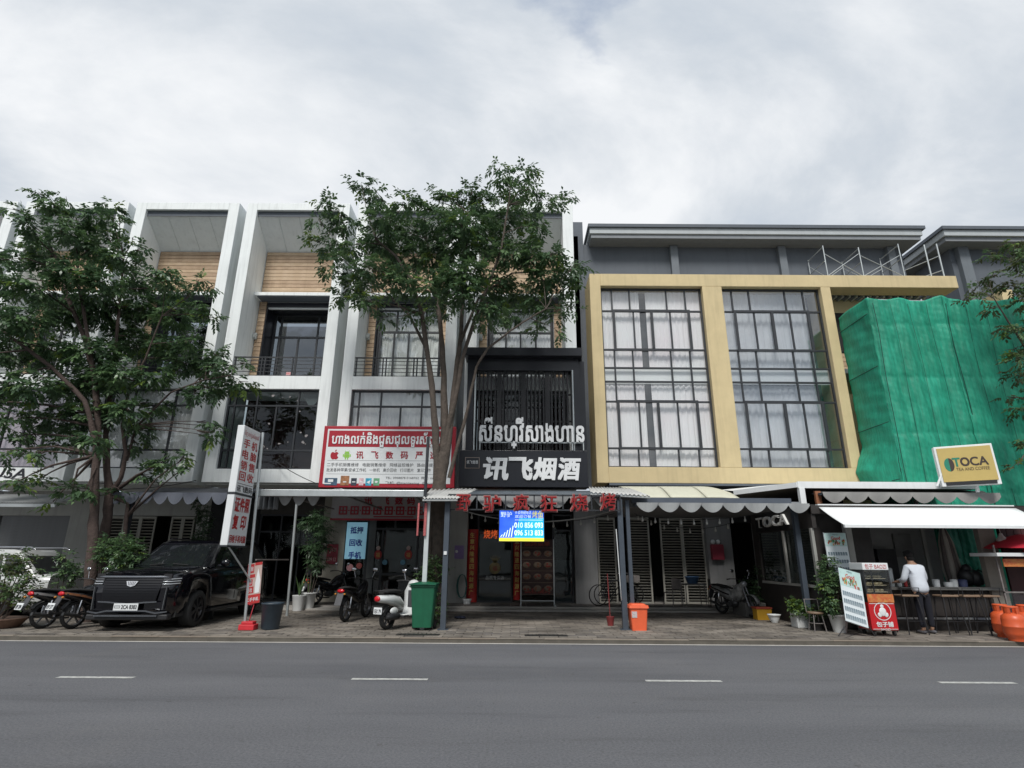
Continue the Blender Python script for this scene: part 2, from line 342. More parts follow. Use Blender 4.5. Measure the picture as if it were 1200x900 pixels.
o = rest.build('paver_field', pavm, None); o.parent = pav; o['kind'] = 'stuff'
b = MB().box(-30, 30, 19.0, 27, 0, .20); struct(b, 'porch_slab', concr)
rest = MB(); rest.box(-9.9, 7.5, 18.4, 18.99, .09, .15); struct(rest, 'porch_step', concr)
# porch tiles on the slab
pt = MB()
for i in range(-34, 26):
    for j in range(4):
        if (i * .5) > 7.4 - .5 or i * .5 < -17: continue
        pt.box(i * .5 + .01, i * .5 + .49, 19.01 + j * .4, 19.39 + j * .4, .2, .205 + rnd.uniform(0, .002))
o = pt.build('porch_tile_field', tile, None); o.parent = bpy.data.objects['porch_slab']; o['kind'] = 'stuff'

# ================================================================ shared facade pieces
def curtain(mb, x0, x1, z0, z1, Y, amp=.026, seed=0, per=.13, gap=None, crink=False):
    rr = random.Random(seed); nx = max(8, int((x1 - x0) / .022)); ph = [rr.uniform(0, 6.28) for _ in range(6)]
    nz_ = 14 if crink else 6
    def fn(u, v):
        x = x0 + (x1 - x0) * u; z = z0 + (z1 - z0) * v
        y = amp * ((2.2 * abs(sin(x * 3.14 / per + ph[0] + .8 * sin(x * 2.3 + ph[1]))) - 1.1) * (.7 + .4 * sin(x * 5 + ph[2])) * (-1) * (1 + .15 * sin(z * 1.3 + x * 3)) + .4 * sin(x * 6.28 / (per * .53) + ph[3] + z * .15))
        if crink:
            a = abs(((x * 1.35 + ph[1]) % 1.0) - .5); y = amp * 1.6 * (sin((x + a * (z - z1) * .9) * 28 + ph[0]) * .8 + sin(x * 61 + z * 23 * (a - .25) + ph[2]) * .45 + .5 * sin(z * 8 + x * 4))
        xx = x + (0.006 * sin(z * 2 + ph[4] + x * 9))
        return (min(max(xx, x0), x1), Y + y, z)
    mb.grid(nx, nz_, fn); return mb
def window(parent, X, Z, Y, fr, th=.05, dep=.07, glm=None, xs=None, zs=None, skip=(), name='window', hv=(), frm=None, back=None):
    """bars at xs, zs (fractions of X, Z kept in metres); each pane a child"""
    b = MB(); x0, x1 = X; z0, z1 = Z; xs = xs or []; zs = zs or []
    b.box(x0, x0 + th, Y - dep, Y, z0, z1).box(x1 - th, x1, Y - dep, Y, z0, z1)
    b.box(x0 + th, x1 - th, Y - dep, Y, z1 - th, z1).box(x0 + th, x1 - th, Y - dep, Y, z0, z0 + th)
    zl = [z0 + th] + list(zs) + [z1 - th]
    for z in zs: b.box(x0 + th, x1 - th, Y - dep + .004, Y - .004, z - th / 2, z + th / 2)
    xl_all = []
    for i in range(len(zl) - 1):
        row = xs[i] if xs and isinstance(xs[0], (list, tuple)) else xs
        a = zl[i] + (th / 2 if i else 0); c = zl[i + 1] - (th / 2 if i < len(zl) - 2 else 0)
        for x in row: b.box(x - th * .45, x + th * .45, Y - dep + .008, Y - .008, a, c)
        xl_all.append(([x0 + th] + list(row) + [x1 - th], a, c))
    for p, q, wd in hv: b.bar(p, q, wd, dep + .03, up=(0, 1, 0))
    w_ = b.build(name, frm or charc, parent)
    if glm:
        for xl, a, c in xl_all:
            for i in range(len(xl) - 1):
                g = MB().box(xl[i] + .005, xl[i + 1] - .005, Y - dep * .55, Y - dep * .55 + .008, a, c)
                g.build('pane', glm, w_)
    return w_
slat_meshes = {}
def slats(parent, x0, x1, Y, z0, z1, pitch=.155, dep=.06, seed=1):
    rr = random.Random(seed); n = max(1, int(round((z1 - z0) / pitch))); h = (z1 - z0) / n
    for k in range(n):
        key = (round(x1 - x0, 3), round(h, 3), rr.random() < .35)
        if key not in slat_meshes:
            b = MB(); b.box(0, x1 - x0, -dep, 0, .018, h); slat_meshes[key] = b.mesh('wood_slat', wood2 if key[2] else wood)
        inst('wood_slat', slat_meshes[key], parent, (x0, Y, z0 + k * h))
def railing(parent, x0, x1, Y, z0, z1, posts, nb=5):
    b = MB(); b.box(x0, x1, Y - .03, Y + .03, z1 - .035, z1)
    for k in range(nb): z = z0 + .04 + (z1 - z0 - .1) * k / (nb - .3); b.box(x0, x1, Y - .008, Y + .008, z, z + .02)
    r_ = b.build('balcony_railing', charc, parent)
    for p in posts:
        q = MB().box(p - .02, p + .02, Y - .022, Y + .022, z0, z1 - .036); q.build('post', charc, r_)
def lamp_box(parent, x, Y, z):
    b = MB().box(x - .07, x + .07, Y - .1, Y, z - .12, z + .12).box(x - .045, x + .045, Y - .15, Y - .101, z - .08, z + .02)
    b.build('wall_lamp', M('lamp_grey', (.45, .47, .45), .5, var=.1), parent, bevel=.01)
# ================================================================ white townhouses
def townhouse(X0, label, cur2, cur3, kind3, seed):
    X1 = X0 + 3.80; xi0 = X0 + .38; xi1 = X1 - .38
    t = thing('townhouse', label, 'townhouse', ((X0 + X1) / 2, 18, .1), group='white framed townhouses in the row')
    b = MB(); b.box(X0, xi0, 18, 19.38, 3.9, 14.2).box(xi1, X1, 18, 19.38, 3.9, 14.2)
    b.box(xi0, xi1, 18.0, 18.12, 13.9, 14.2); b.box(xi0, xi1, 18.121, 19.38, 14.08, 14.2)
    b.build('frame', white, t, bevel=.012)
    b = MB().box(xi0, xi1, 18, 20.5, 7.0, 7.46); b.build('balcony_slab', white, t, bevel=.01)
    b = MB().box(xi0, xi1, 18, 18.3, 3.9, 4.33).box(X0 + .001, X1 - .001, 18.31, 20.6, 3.86, 3.98); b.build('lower_band', white, t, bevel=.01)
    # sloped soffit of separate boards
    w3 = (xi1 - xi0) / 4
    for k in range(4):
        a, c = xi0 + w3 * k + .006, xi0 + w3 * (k + 1) - .006
        q = MB(); q.add([(a, 18.14, 13.72), (c, 18.14, 13.72), (c, 19.26, 12.86), (a, 19.26, 12.86), (a, 18.14, 13.78), (c, 18.14, 13.78), (c, 19.3, 12.95), (a, 19.3, 12.95)],
                        [(0, 1, 2, 3), (4, 7, 6, 5), (0, 4, 5, 1), (2, 6, 7, 3), (0, 3, 7, 4), (1, 5, 6, 2)])
        q.build('soffit_board', greyr, t)
    b = MB().box(xi0, xi1, 18.121, 18.14, 13.70, 13.9).box(xi0, xi1, 19.26, 19.3, 12.83, 12.86); b.build('soffit_edge', dgrey, t)
    # back wall with wood
    wl, wr = xi0 + .31, xi1 - .30
    b = MB().box(xi0, xi1, 19.27, 19.37, 10.5, 14.05).box(xi0, wl, 19.27, 19.37, 7.46, 10.5).box(wr, xi1, 19.27, 19.37, 7.46, 10.5)
    b.build('back_wall', greyr, t)
    slats(t, xi0 + .03, xi1 - .02, 19.27, 11.04, 12.83, seed=seed)
    slats(t, xi0 + .03, wl - .02, 19.27, 7.48, 10.75, pitch=.165, seed=seed + 1); slats(t, wr + .02, xi1 - .02, 19.27, 7.48, 10.75, pitch=.165, seed=seed + 2)
    b = MB().box(xi0 - 0 + .002, xi1 - .002, 18.75, 19.27, 10.80, 10.93); b.build('window_hood', white, t, bevel=.01)
    b = MB().box(xi0 + .1, xi1 - .1, 18.8, 19.26, 10.76, 10.80); b.build('hood_soffit', dgrey, t)
    gY = 20.0 if kind3 == 'deep' else 19.42
    b = MB().box(wl, wl + .04, 19.22, gY, 7.46, 10.72).box(wr - .04, wr, 19.22, gY, 7.46, 10.72).box(wl + .04, wr - .04, 19.22, gY, 10.55, 10.72); b.build('window_reveal', black, t)
    a, c = wl + .04, wr - .04; W = c - a
    wn = window(t, (a, c), (7.47, 10.55), gY, charc, .07, .08, gld if kind3 == 'deep' else gl,
                xs=[[a + .12 * W, a + .42 * W, a + .72 * W, a + .93 * W] if kind3 == 'deep' else [a + .05 * W, a + .27 * W, a + .5 * W, a + .74 * W],
                    [a + .12 * W, a + .72 * W] if kind3 == 'deep' else [a + .05 * W, a + .3 * W, a + .76 * W]], zs=[9.62])
    if cur3: q = MB(); curtain(q, a, c, 7.5, 10.5, gY + .12, seed=seed, crink=(cur3 is plast)); q.build('curtain', cur3, wn)
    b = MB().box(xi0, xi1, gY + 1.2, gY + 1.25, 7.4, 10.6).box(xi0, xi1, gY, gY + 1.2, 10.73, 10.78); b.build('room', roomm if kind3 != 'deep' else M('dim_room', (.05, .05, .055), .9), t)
    px_ = [xi0 + .05, xi0 + .95, xi0 + 1.06, xi0 + 2.0, xi0 + 2.11, xi1 - .05]
    railing(t, xi0, xi1, 18.1, 7.46, 8.17, px_)
    lamp_box(t, xi0 + .06, 19.2, 9.35)
    # middle floor window
    zs = [4.95, 6.45]; W = xi1 - xi0
    wn = window(t, (xi0, xi1), (4.33, 7.0), 18.2, charc, .055, .09, gl if cur2 else gls,
                xs=[[xi0 + .08 * W, xi0 + .32 * W, xi0 + .77 * W], [xi0 + .08 * W, xi0 + .32 * W, xi0 + .54 * W, xi0 + .77 * W], [xi0 + .08 * W, xi0 + .32 * W, xi0 + .77 * W]], zs=zs)
    if cur2: q = MB(); curtain(q, xi0, xi1, 4.35, 6.98, 18.34, seed=seed + 5, crink=(cur2 is plast), per=.17); q.build('curtain', cur2, wn)
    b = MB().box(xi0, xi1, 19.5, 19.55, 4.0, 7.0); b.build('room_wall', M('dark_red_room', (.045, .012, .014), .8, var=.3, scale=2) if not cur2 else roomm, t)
    # gap to the next frame
    b = MB().box(X1, X0 + 4.12, 19.2, 19.36, 3.9, 13.62); b.build('gap_wall', dgrey if False else M('gap_grey', (.24, .26, .28), .8, var=.06, streak=.15), t)
    return t
TX = [-22.16, -18.04, -13.94, -9.84, -5.72, -1.60]
TH = []
for i, (c2, c3, k3, lab) in enumerate([
    (curt, curt, 'flat', 'white framed townhouse cut by the left edge of the photo'),
    (pinkc, curt, 'flat', 'white framed townhouse with mauve curtains above the black USA lettering'),
    (curt, None, 'deep', 'white framed townhouse behind the two trunks of the left trees'),
    (None, None, 'deep', 'white framed townhouse with stickers on its dark red first floor window'),
    (plast, plast, 'flat', 'white framed townhouse with crumpled plastic sheets above the red bordered sign'),
    (None, curt, 'flat', 'white framed townhouse above the black liquor shop front')]):
    TH.append(townhouse(TX[i], lab, c2, c3, k3, 10 + i * 7))
# torn paper stickers on the dark window
rr = random.Random(5); b = MB()
for k in range(26):
    x = rr.uniform(-9.2, -6.6); z = rr.choice([rr.uniform(6.5, 6.9), rr.uniform(5.0, 6.3), rr.uniform(4.9, 5.2)]); s = rr.uniform(.02, .07)
    n = rr.randint(5, 8); po = [(x + s * rr.uniform(.4, 1.4) * cos(6.28 * j / n), z + s * rr.uniform(.3, 1.2) * sin(6.28 * j / n)) for j in range(n)]
    b.prism(po, lambda u, v, d: (u, 18.135 - d, v), 0, .003)
wn3 = [c for c in TH[3].children if c.name.startswith('window')][-1]
b.build('torn_sticker', M('faded_paper', (.28, .26, .26), .8, var=.3), TH[3])
b = MB(); b.prism([(-7.05, 6.95), (-6.5, 6.93), (-6.52, 6.68), (-6.72, 6.4), (-6.82, 6.52), (-6.95, 6.7)], lambda u, v, d: (u, 18.26 - d, v), 0, .01); b.build('grey_cloth', M('grey_cloth', (.3, .3, .3), .9), TH[3])
b = MB(); put_text(b, 'USA', front(18), PX(-9, 555, 18), PX(30, 555, 18), PZ(15, 560, 18), PZ(15, 549, 18), .002, .02, shear=.25, bold=.008, spacing=1.05); b.build('lettering', sblack, TH[1])
b = MB().box(-8.02, -7.86, 19.0, 19.05, 7.49, 7.95); b.build('red_bag', M('red_white_bag', (.5, .05, .06), .7, var=.3, scale=15, col2=(.7, .6, .6)), TH[3])
# ================================================================ grey and yellow building
t = thing('yellow_framed_building', 'grey building with a large sand yellow frame around two tall curtained windows', 'building', (7, 18, .1)); YB = t
b = MB().box(2.72, 3.10, 17.95, 19.25, 3.95, 11.33).box(3.10, 15.75, 17.95, 18.6, 10.86, 11.33)
b.box(6.68, 7.37, 17.95, 19.0, 4.46, 10.86).box(10.86, 11.2, 17.95, 19.0, 4.46, 10.86).box(3.10, 11.2, 17.95, 19.0, 3.95, 4.46)
b.build('yellow_frame', yell, t, bevel=.015)
b = MB().box(2.20, 2.718, 19.2, 19.5, 3.95, 14.25); b.build('grey_pier', dgrey, t)
b = MB().box(2.719, 15.05, 19.3, 19.5, 11.0, 13.3).box(3.1, 15.05, 18.601, 19.3, 11.0, 11.1); b.build('upper_wall', dgrey, t)
for x in (6.05, 10.2, 14.4): MB().box(x, x + .28, 19.12, 19.3, 11.1, 13.2).build('pilaster', M('mid_grey_trim', (.15, .17, .19), .7, var=.06, streak=.1), t)
b = MB().box(2.9, 15.46, 18.6, 20.5, 13.38, 13.62); b.build('eave_fascia', lgrey, t, bevel=.01)
b = MB().box(2.95, 15.4, 18.66, 20.5, 13.22, 13.379); b.build('eave_soffit', M('eave_grey', (.22, .235, .25), .7, var=.06, streak=.1), t)
b = MB().box(2.84, 15.56, 18.52, 20.5, 13.621, 13.75); b.build('roof_edge', dgrey, t)
def big_window(x0, x1, seed, mat, refl):
    W = x1 - x0; z = [4.46, 5.10, 6.68, 7.38, 7.87, 8.53, 9.98, 10.84]
    sk = [x0 + W * f for f in (.115, .29, .655, .84)]; sk5 = [x0 + W * f for f in (.13, .32, .495, .68, .86)]
    ws = window(YB, (x0, x1), (4.46, 10.85), 18.22, charc, .055, .08, gl if not refl else glass('mirror_glass', (.94, .95, .96), refl=.12), xs=[sk, sk5, sk, sk, sk, sk5, sk], zs=z[1:-1])
    b = MB()
    for a, c in ((5.10, 6.68), (8.53, 9.98)):
        b = MB()
        for xx in (x0 + .125 * W, x0 + .86 * W): b.box(xx - .045, xx + .045, 18.11, 18.14, a - .045, c + .045)
        b.box(x0 + .125 * W + .045, x0 + .86 * W - .045, 18.11, 18.14, a - .045, a + .035).box(x0 + .125 * W + .045, x0 + .86 * W - .045, 18.11, 18.14, c - .035, c + .045); b.box(x0 + .495 * W - .045, x0 + .495 * W + .045, 18.1, 18.139, a + .035, c - .035)
        b.build('sliding_sash_frame', charc, ws)
    q = MB(); g = x0 + W * (.43 if not refl else .45)
    for a, c in ((4.5, 7.36), (7.9, 10.8)):
        if refl: curtain(q, x0 + .05, x1 - .35, a, c, 18.45, seed=seed + int(a), amp=.03, per=.2)
        else: curtain(q, x0, g - .13, a, c, 18.36, seed=seed + int(a), amp=.02, per=.15); curtain(q, g + .1, x1, a, c, 18.36, seed=seed + 3 + int(a), amp=.022, per=.18)
    q.build('curtain', mat, ws)
    MB().box(x0, x1, 18.3, 18.36, 7.36, 7.89).build('floor_edge_panel', M('panel_white', (.85, .88, .87), .6, var=.03), ws)
    MB().box(x0, x1, 18.9, 18.95, 4.46, 10.85).build('room_wall', roomm, YB)
    q = MB(); rr = random.Random(seed)
big_window(3.10, 6.68, 3, palec, False)
big_window(7.37, 10.86, 9, M('grey_white_curtain', (.68, .70, .72), .9, var=.12, scale=1.5), True)
MB().box(3.1, 11.2, 17.96, 20.6, 3.88, 3.949).build('underside', dgrey, YB)
# third bay of the yellow building, half wrapped
b = MB().box(11.2, 11.75, 18.35, 19.2, 3.95, 7.05).box(11.2, 16, 19.0, 19.2, 3.95, 10.86); b.build('side_bay_wall', yell, t)
b = MB().box(11.2, 15.7, 18.2, 19.0, 7.75, 7.9); b.build('bay_ledge', lgrey, t)
slats(t, 11.22, 12.6, 18.99, 7.9, 8.75, seed=4)
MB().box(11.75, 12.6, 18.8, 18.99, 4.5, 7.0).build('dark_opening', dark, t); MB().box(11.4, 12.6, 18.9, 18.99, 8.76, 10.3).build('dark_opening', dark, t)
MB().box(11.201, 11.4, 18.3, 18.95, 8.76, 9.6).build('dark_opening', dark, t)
for k in range(17):
    y = 18.65 + .0 * k; MB().box(11.25 + .25 * k, 11.32 + .25 * k, 18.62, 20.6, 10.80, 10.90).build('pergola_bar', galv, t)
b = MB().box(11.2, 15.6, 20.6, 20.7, 10.4, 11.0); b.build('pergola_wall', M('pale_panel', (.4, .42, .42), .8), t)
# neighbour with its own roof
t = thing('grey_roofed_building', 'dark grey building with a pale eave behind the green net at the right edge', 'building', (22, 19, .1))
MB().box(16.9, 30, 19.3, 26, 3.9, 13.2).build('wall', dgrey, t); MB().box(17.1, 17.5, 19.1, 19.299, 10, 13.2).build('pilaster', M('mid_grey_trim'), t)
MB().box(16.28, 30, 18.6, 25.9, 13.38, 13.62).build('eave_fascia', lgrey, t); MB().box(16.36, 30, 18.7, 25.8, 13.2, 13.379).build('eave_soffit', M('eave_grey'), t); MB().box(16.2, 30, 18.52, 26, 13.621, 13.75).build('roof_edge', dgrey, t)
b = MB().box(19.5, 30, 17.95, 19.2, 10.86, 11.33).box(17.2, 17.6, 17.95, 19.2, 3.95, 10.8); b.build('yellow_frame', yell, t)
b = MB(); b.box(11.2, 30, 19.21, 19.29, .1, 3.9).box(17.6, 30, 19.25, 19.29, 3.9, 10.8); b.build('lower_wall', yell, t)
# ================================================================ black shop front
Yb = 17.55
zt, zm = PZ(610, 409, 17.4), PZ(610, 434, Yb); zb0, zb1 = PZ(610, 571, 17.4), PZ(610, 528, 17.4)
t = thing('black_shopfront', 'black clad shop front with vertical fins and a blank black name box below', 'shop front', (.3, 17.5, .1)); BS = t
MB().box(-1.55, 2.28, 17.25, 18.0, zt - .28, zt).build('ledge', black, t, bevel=.01)
MB().box(-1.46, 2.19, Yb, 17.99, zm, zt - .281).build('header_panel', black, t)
MB().box(-1.46, -1.25, Yb, 17.99, zb1, zm).build('side_panel', black, t); MB().box(2.0, 2.19, Yb, 17.99, zb1, zm).build('side_panel', black, t)
MB().box(2.191, 2.40, 17.75, 17.99, zb1 - .9, zt - .3).build('side_panel', black, t)
MB().box(-1.62, 2.36, 17.36, 17.99, zb0, zb1).build('name_box', black, t, bevel=.01)
fm = {}
for k in range(25):
    wd = .16 if k in (6, 12, 18) else .055
    if wd not in fm: fm[wd] = MB().box(-wd / 2, wd / 2, -.05, .05, 0, zm - zb1).mesh('fin', blackp)
    inst('fin', fm[wd], t, (-1.2 + k * 3.15 / 24, 17.72, zb1))
for x in (-1.19, 1.97): MB().lathe([(.03, zb1), (.03, zm)], (x, 17.5, 0), 10).build('pipe', galv, t)
b = MB().box(-1.2, 2.0, 17.78, 17.8, zb1 + 1.0, zb1 + 1.06).box(-1.2, 2.0, 17.78, 17.8, zb1 + 1.9, zb1 + 1.96); b.build('cross_rail', blackp, t)
ks = thing('khmer_letter_sign', 'large white raised Khmer letters on a rail before the black fins', 'sign', (.9, 17.3, zb1))
x0, x1 = PX(562, 505, 17.3), PX(684, 505, 17.3); b = MB(); put_text(b, 'ស៊ីនហ្វីសាងហាន', front(17.3), x0, x1, PZ(620, 525, 17.3), PZ(620, 490, 17.3), 0, .05, bold=.022)
b.build('letters', letw, ks); zr = PZ(620, 518, 17.3); MB().box(x0, x1, 17.301, 17.33, zr - .03, zr).build('rail', galv, ks)
for x in (x0 + .02, x0 + 2.9, x1 - .02): MB().box(x - .015, x + .015, 17.301, 17.33, zb1, zr - .03).build('support', galv, ks)
cs = thing('chinese_letter_sign', 'four bold white Chinese characters on the black name box', 'sign', (.9, 17.36, zb0))
for i, (a, c, ch) in enumerate(((567, 595, '讯'), (597, 624, '飞'), (625, 652, '烟'), (654, 680, '酒'))):
    b = MB(); put_text(b, ch, front(17.36), PX(a, 550, 17.36), PX(c, 550, 17.36), PZ(620, 562, 17.36), PZ(620, 537, 17.36), .001, .06, bold=.033, shear=.12); b.build('character', letw, cs)
bd = MB(); xa, xb, za, zb = PX(545, 543, 17.36), PX(562, 543, 17.36), PZ(553, 549, 17.36), PZ(553, 536, 17.36)
bd.box(xa, xb, 17.34, 17.355, za, zb); pl = solo(bd, 'small_plaque', M('plaque_frame', (.25, .2, .17), .5), 'small black plaque with a thin bronze rim on the black name box', 'plaque', ((xa + xb) / 2, 17.35, za))
q = MB().box(xa + .02, xb - .02, 17.33, 17.339, za + .02, zb - .02); q.build('plaque_face', black, pl); q = MB(); put_text(q, '讯飞烟酒', front(17.33), xa + .05, xb - .05, za + .14, zb - .1, .001, .004); q.build('lettering', letw, pl)

# ================================================================ ground floor of each unit
YG, ZG = 20.5, .2
def g(px): return (px - 600) * 19.62 / 660
def wallbox(parent, x0, x1, mat, z0=ZG, z1=3.855, name='ground_floor_wall', Y=YG): MB().box(x0, x1, Y, Y + .2, z0, z1).build(name, mat, parent)
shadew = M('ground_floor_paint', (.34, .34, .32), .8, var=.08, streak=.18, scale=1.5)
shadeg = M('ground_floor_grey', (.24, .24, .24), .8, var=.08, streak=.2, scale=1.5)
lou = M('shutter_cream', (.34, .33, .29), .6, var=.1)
def louvre(parent, x0, x1, z0, z1, Y, n, panels=1):
    fw = .06; W = (x1 - x0) / panels
    key = ('lv', round(W, 2))
    if key not in slat_meshes:
        b = MB(); m = Matrix.Rotation(R(-35), 4, 'X'); b.box(0, W - 2 * fw, -.03, .03, -.005, .005, m); slat_meshes[key] = b.mesh('slat', lou)
    for p in range(panels):
        a = x0 + W * p; c = a + W
        f = MB().box(a, a + fw, Y - .04, Y, z0, z1).box(c - fw, c - .004, Y - .04, Y, z0, z1).box(a + fw, c - fw, Y - .04, Y, z1 - fw, z1).box(a + fw, c - fw, Y - .04, Y, z0, z0 + fw).build('louvre_shutter', lou, parent)
        for k in range(n): inst('slat', slat_meshes[key], f, (a + fw, Y - .02, z0 + fw + .06 + (z1 - z0 - 2 * fw - .08) * k / (n - 1)))
# rooms behind
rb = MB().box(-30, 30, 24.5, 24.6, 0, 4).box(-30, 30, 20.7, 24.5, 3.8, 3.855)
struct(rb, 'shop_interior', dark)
# unit 1 : roller shutter
x0, x1 = -18.1, g(74)
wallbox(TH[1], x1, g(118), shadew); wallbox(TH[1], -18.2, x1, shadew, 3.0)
rs = MB(); rs.box(x0, x1, YG + .1, YG + .12, ZG, 3.0); sh = rs.build('roller_shutter', M('shutter_grey', (.16, .165, .17), .6), TH[1])
sm = MB().box(0, x1 - x0, -.02, 0, .006, .1).mesh('slat', M('shutter_grey'))
for k in range(28): inst('slat', sm, sh, (x0, YG + .099, ZG + .1 * k))
wallbox(TH[0], -30, -18.2, shadeg)
# unit 2 : louvred folding doors
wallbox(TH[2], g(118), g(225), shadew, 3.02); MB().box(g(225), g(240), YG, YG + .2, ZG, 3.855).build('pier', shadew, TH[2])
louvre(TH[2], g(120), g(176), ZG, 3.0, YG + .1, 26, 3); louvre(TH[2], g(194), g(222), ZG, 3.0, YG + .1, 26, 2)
# unit 3 : dark glazed shop
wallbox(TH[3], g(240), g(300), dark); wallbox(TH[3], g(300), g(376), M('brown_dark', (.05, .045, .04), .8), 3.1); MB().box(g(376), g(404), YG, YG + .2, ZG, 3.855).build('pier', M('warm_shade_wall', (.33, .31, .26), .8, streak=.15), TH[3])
window(TH[3], (g(300), g(376)), (ZG, 3.1), YG + .1, blackp, .06, .06, gls, xs=[g(326), g(350)], zs=[2.5], name='shop_window')
# unit 4 : phone shop
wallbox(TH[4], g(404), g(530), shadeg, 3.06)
window(TH[4], (g(404), g(431)), (ZG, 3.05), YG + .1, blackp, .07, .07, gls, name='side_light')
window(TH[4], (g(431), g(528)), (ZG, 3.05), YG + .1, M('frame_grey', (.12, .13, .13), .5), .07, .07, gls, xs=[[g(448), g(490)], [g(448), g(490)], [g(462)]], zs=[1.1, 2.62], name='shop_window')
MB().box(g(432), g(440), YG - .02, YG + .02, ZG, 3.0).build('door_post', M('frame_grey'), TH[4])
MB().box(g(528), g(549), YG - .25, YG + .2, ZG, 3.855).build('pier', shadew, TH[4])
s4 = thing('shop_fascia_sign', 'grey white board with red characters over the phone shop entrance in the shade', 'sign', (g(455), YG - .3, 3))
fx0, fx1, fz0, fz1 = PX(388, 600, 20.2), PX(527, 600, 20.2), PZ(450, 609, 20.2), PZ(450, 583, 20.2)
MB().box(fx0, fx1, 20.2, 20.35, fz0, fz1).build('board', M('board_grey', (.40, .38, .38), .6, var=.05), s4); MB().box(fx0, fx1, 20.15, 20.199, fz0 - .03, fz0 + .035).build('trim', redd, s4)
MB().box(fx0 + 1.5, fx0 + 2.9, 20.19, 20.199, fz0 + .08, fz0 + .12).box(fx0 + .0, fx0 + .001, 20.19, 20.199, 3, 3.01).build('small_print', redd, s4)
b = MB(); W = fx1 - fx0
for i, ch in enumerate('讯飞数码专店'): chars(s4, 'character', redd, ch, front(20.2), PX((427, 447, 463, 477, 495, 507)[i], 590, 20.2), PX((427, 447, 463, 477, 495, 507)[i] + 9, 590, 20.2), fz0 + .52, fz0 + .80, .001, .03, bold=.02)
for i in range(9):
    b = MB(); cx_ = fx0 + .42 + i * .40; cz = fz0 + .31; r_ = .145
    for (a, c, d, e) in ((-r_, r_, r_ - .045, r_), (-r_, r_, -r_, -r_ + .045), (-r_, -r_ + .05, -r_ + .045, r_ - .045), (r_ - .05, r_, -r_ + .045, r_ - .045), (-.02, .02, -r_ + .045, r_ - .045), (-r_ + .05, -.021, -.02, .02), (.021, r_ - .05, -.02, .02)): b.box(cx_ + a, cx_ + c, 20.17, 20.199, cz + d, cz + e)
    if i < 8: b.box(cx_ + .18, cx_ + .22, 20.17, 20.199, cz - .02, cz + .02)
    b.build('block_letter', redd, s4)
# blue and white banner
u = thing('phone_banner', 'pale banner with three rows of blue characters left of the shop door', 'banner', (g(416), YG - .05, 1.4))
bx0, bx1, bz0, bz1 = g(404) + .06, g(430), PZ(416, 655, 20.4), PZ(416, 612, 20.4)
MB().box(bx0, bx1, 20.4, 20.42, bz0, bz1).build('panel', M('pale_cyan', (.24, .48, .62), .5, var=.04, emit=.18), u)  # unlit banner panel; a faint glow is added to its colour
b = MB()
for i, s in enumerate(('抵押', '回收', '手机')): zz_ = bz1 - .16 - i * .42; chars(u, 'characters', blue, s, front(20.4), bx0 + .14, bx1 - .14, zz_ - .22, zz_, .001, .008, bold=.03)
# stickers on the door
for i, (px, py, r_, m, lab) in enumerate(((443, 650, .13, redlit, 'red round festive sticker on the left glass door leaf'), (478.5, 650, .13, redlit, 'red round festive sticker on the right glass door leaf'), (410, 665, .12, M('pink_sticker', (.5, .25, .27), .5, var=.3, scale=20), 'pink round sticker under the blue banner'), (421, 663, .1, M('red_sticker', (.35, .09, .08), .5, var=.3, scale=20), 'small red round sticker right of the pink one'), (451, 659, .09, M('blue_sticker', (.12, .3, .42), .5, var=.2, scale=20), 'left blue round sticker on the door glass'), (472, 659, .09, M('blue_sticker'), 'right blue round sticker on the door glass'))):
    c = P(px, py, 20.5); b = MB(); b.lathe([(r_, 0), (r_ * .98, -.012)], (0, 0, 0), 20, axis='Y', mtx=Matrix.Diagonal((1, 1, 1.2 if i < 2 else 1, 1)));
    v = [(p[0] + c.x, p[1] + 20.5, p[2] + c.z) for p in b.v]; b.v = v
    if i < 2:
        b.cm = 1; b.ball((c.x, 20.47, c.z + .22), .075, 10, (1, .3, 1)); b.cm = 2
        put_text(b, '福', front(20.487), c.x - .07, c.x + .07, c.z - .09, c.z + .07, .001, .005)
    solo(b, 'round_sticker', [m, M('pale_pink', (.6, .45, .42), .6), M('gold_print', (.65, .45, .12), .5)], lab, 'sticker', (c.x, 20.5, c.z - r_))
q = P(389, 650, 20.45); b = MB().box(q.x - .19, q.x + .19, 20.47, 20.49, q.z - .32, q.z + .35); po = solo(b, 'red_poster', M('poster_red', (.33, .05, .07), .6, var=.3, scale=6), 'faded red poster on the wall left of the blue character banner', 'poster', (q.x, 20.48, q.z - .3))
b = MB(); put_text(b, 'ជួល', front(20.47), q.x - .13, q.x + .13, q.z + .05, q.z + .25, .001, .006); put_text(b, '099 52', front(20.47), q.x - .15, q.x + .15, q.z - .22, q.z - .1, .001, .006); b.build('print', M('pale_pink'), po)
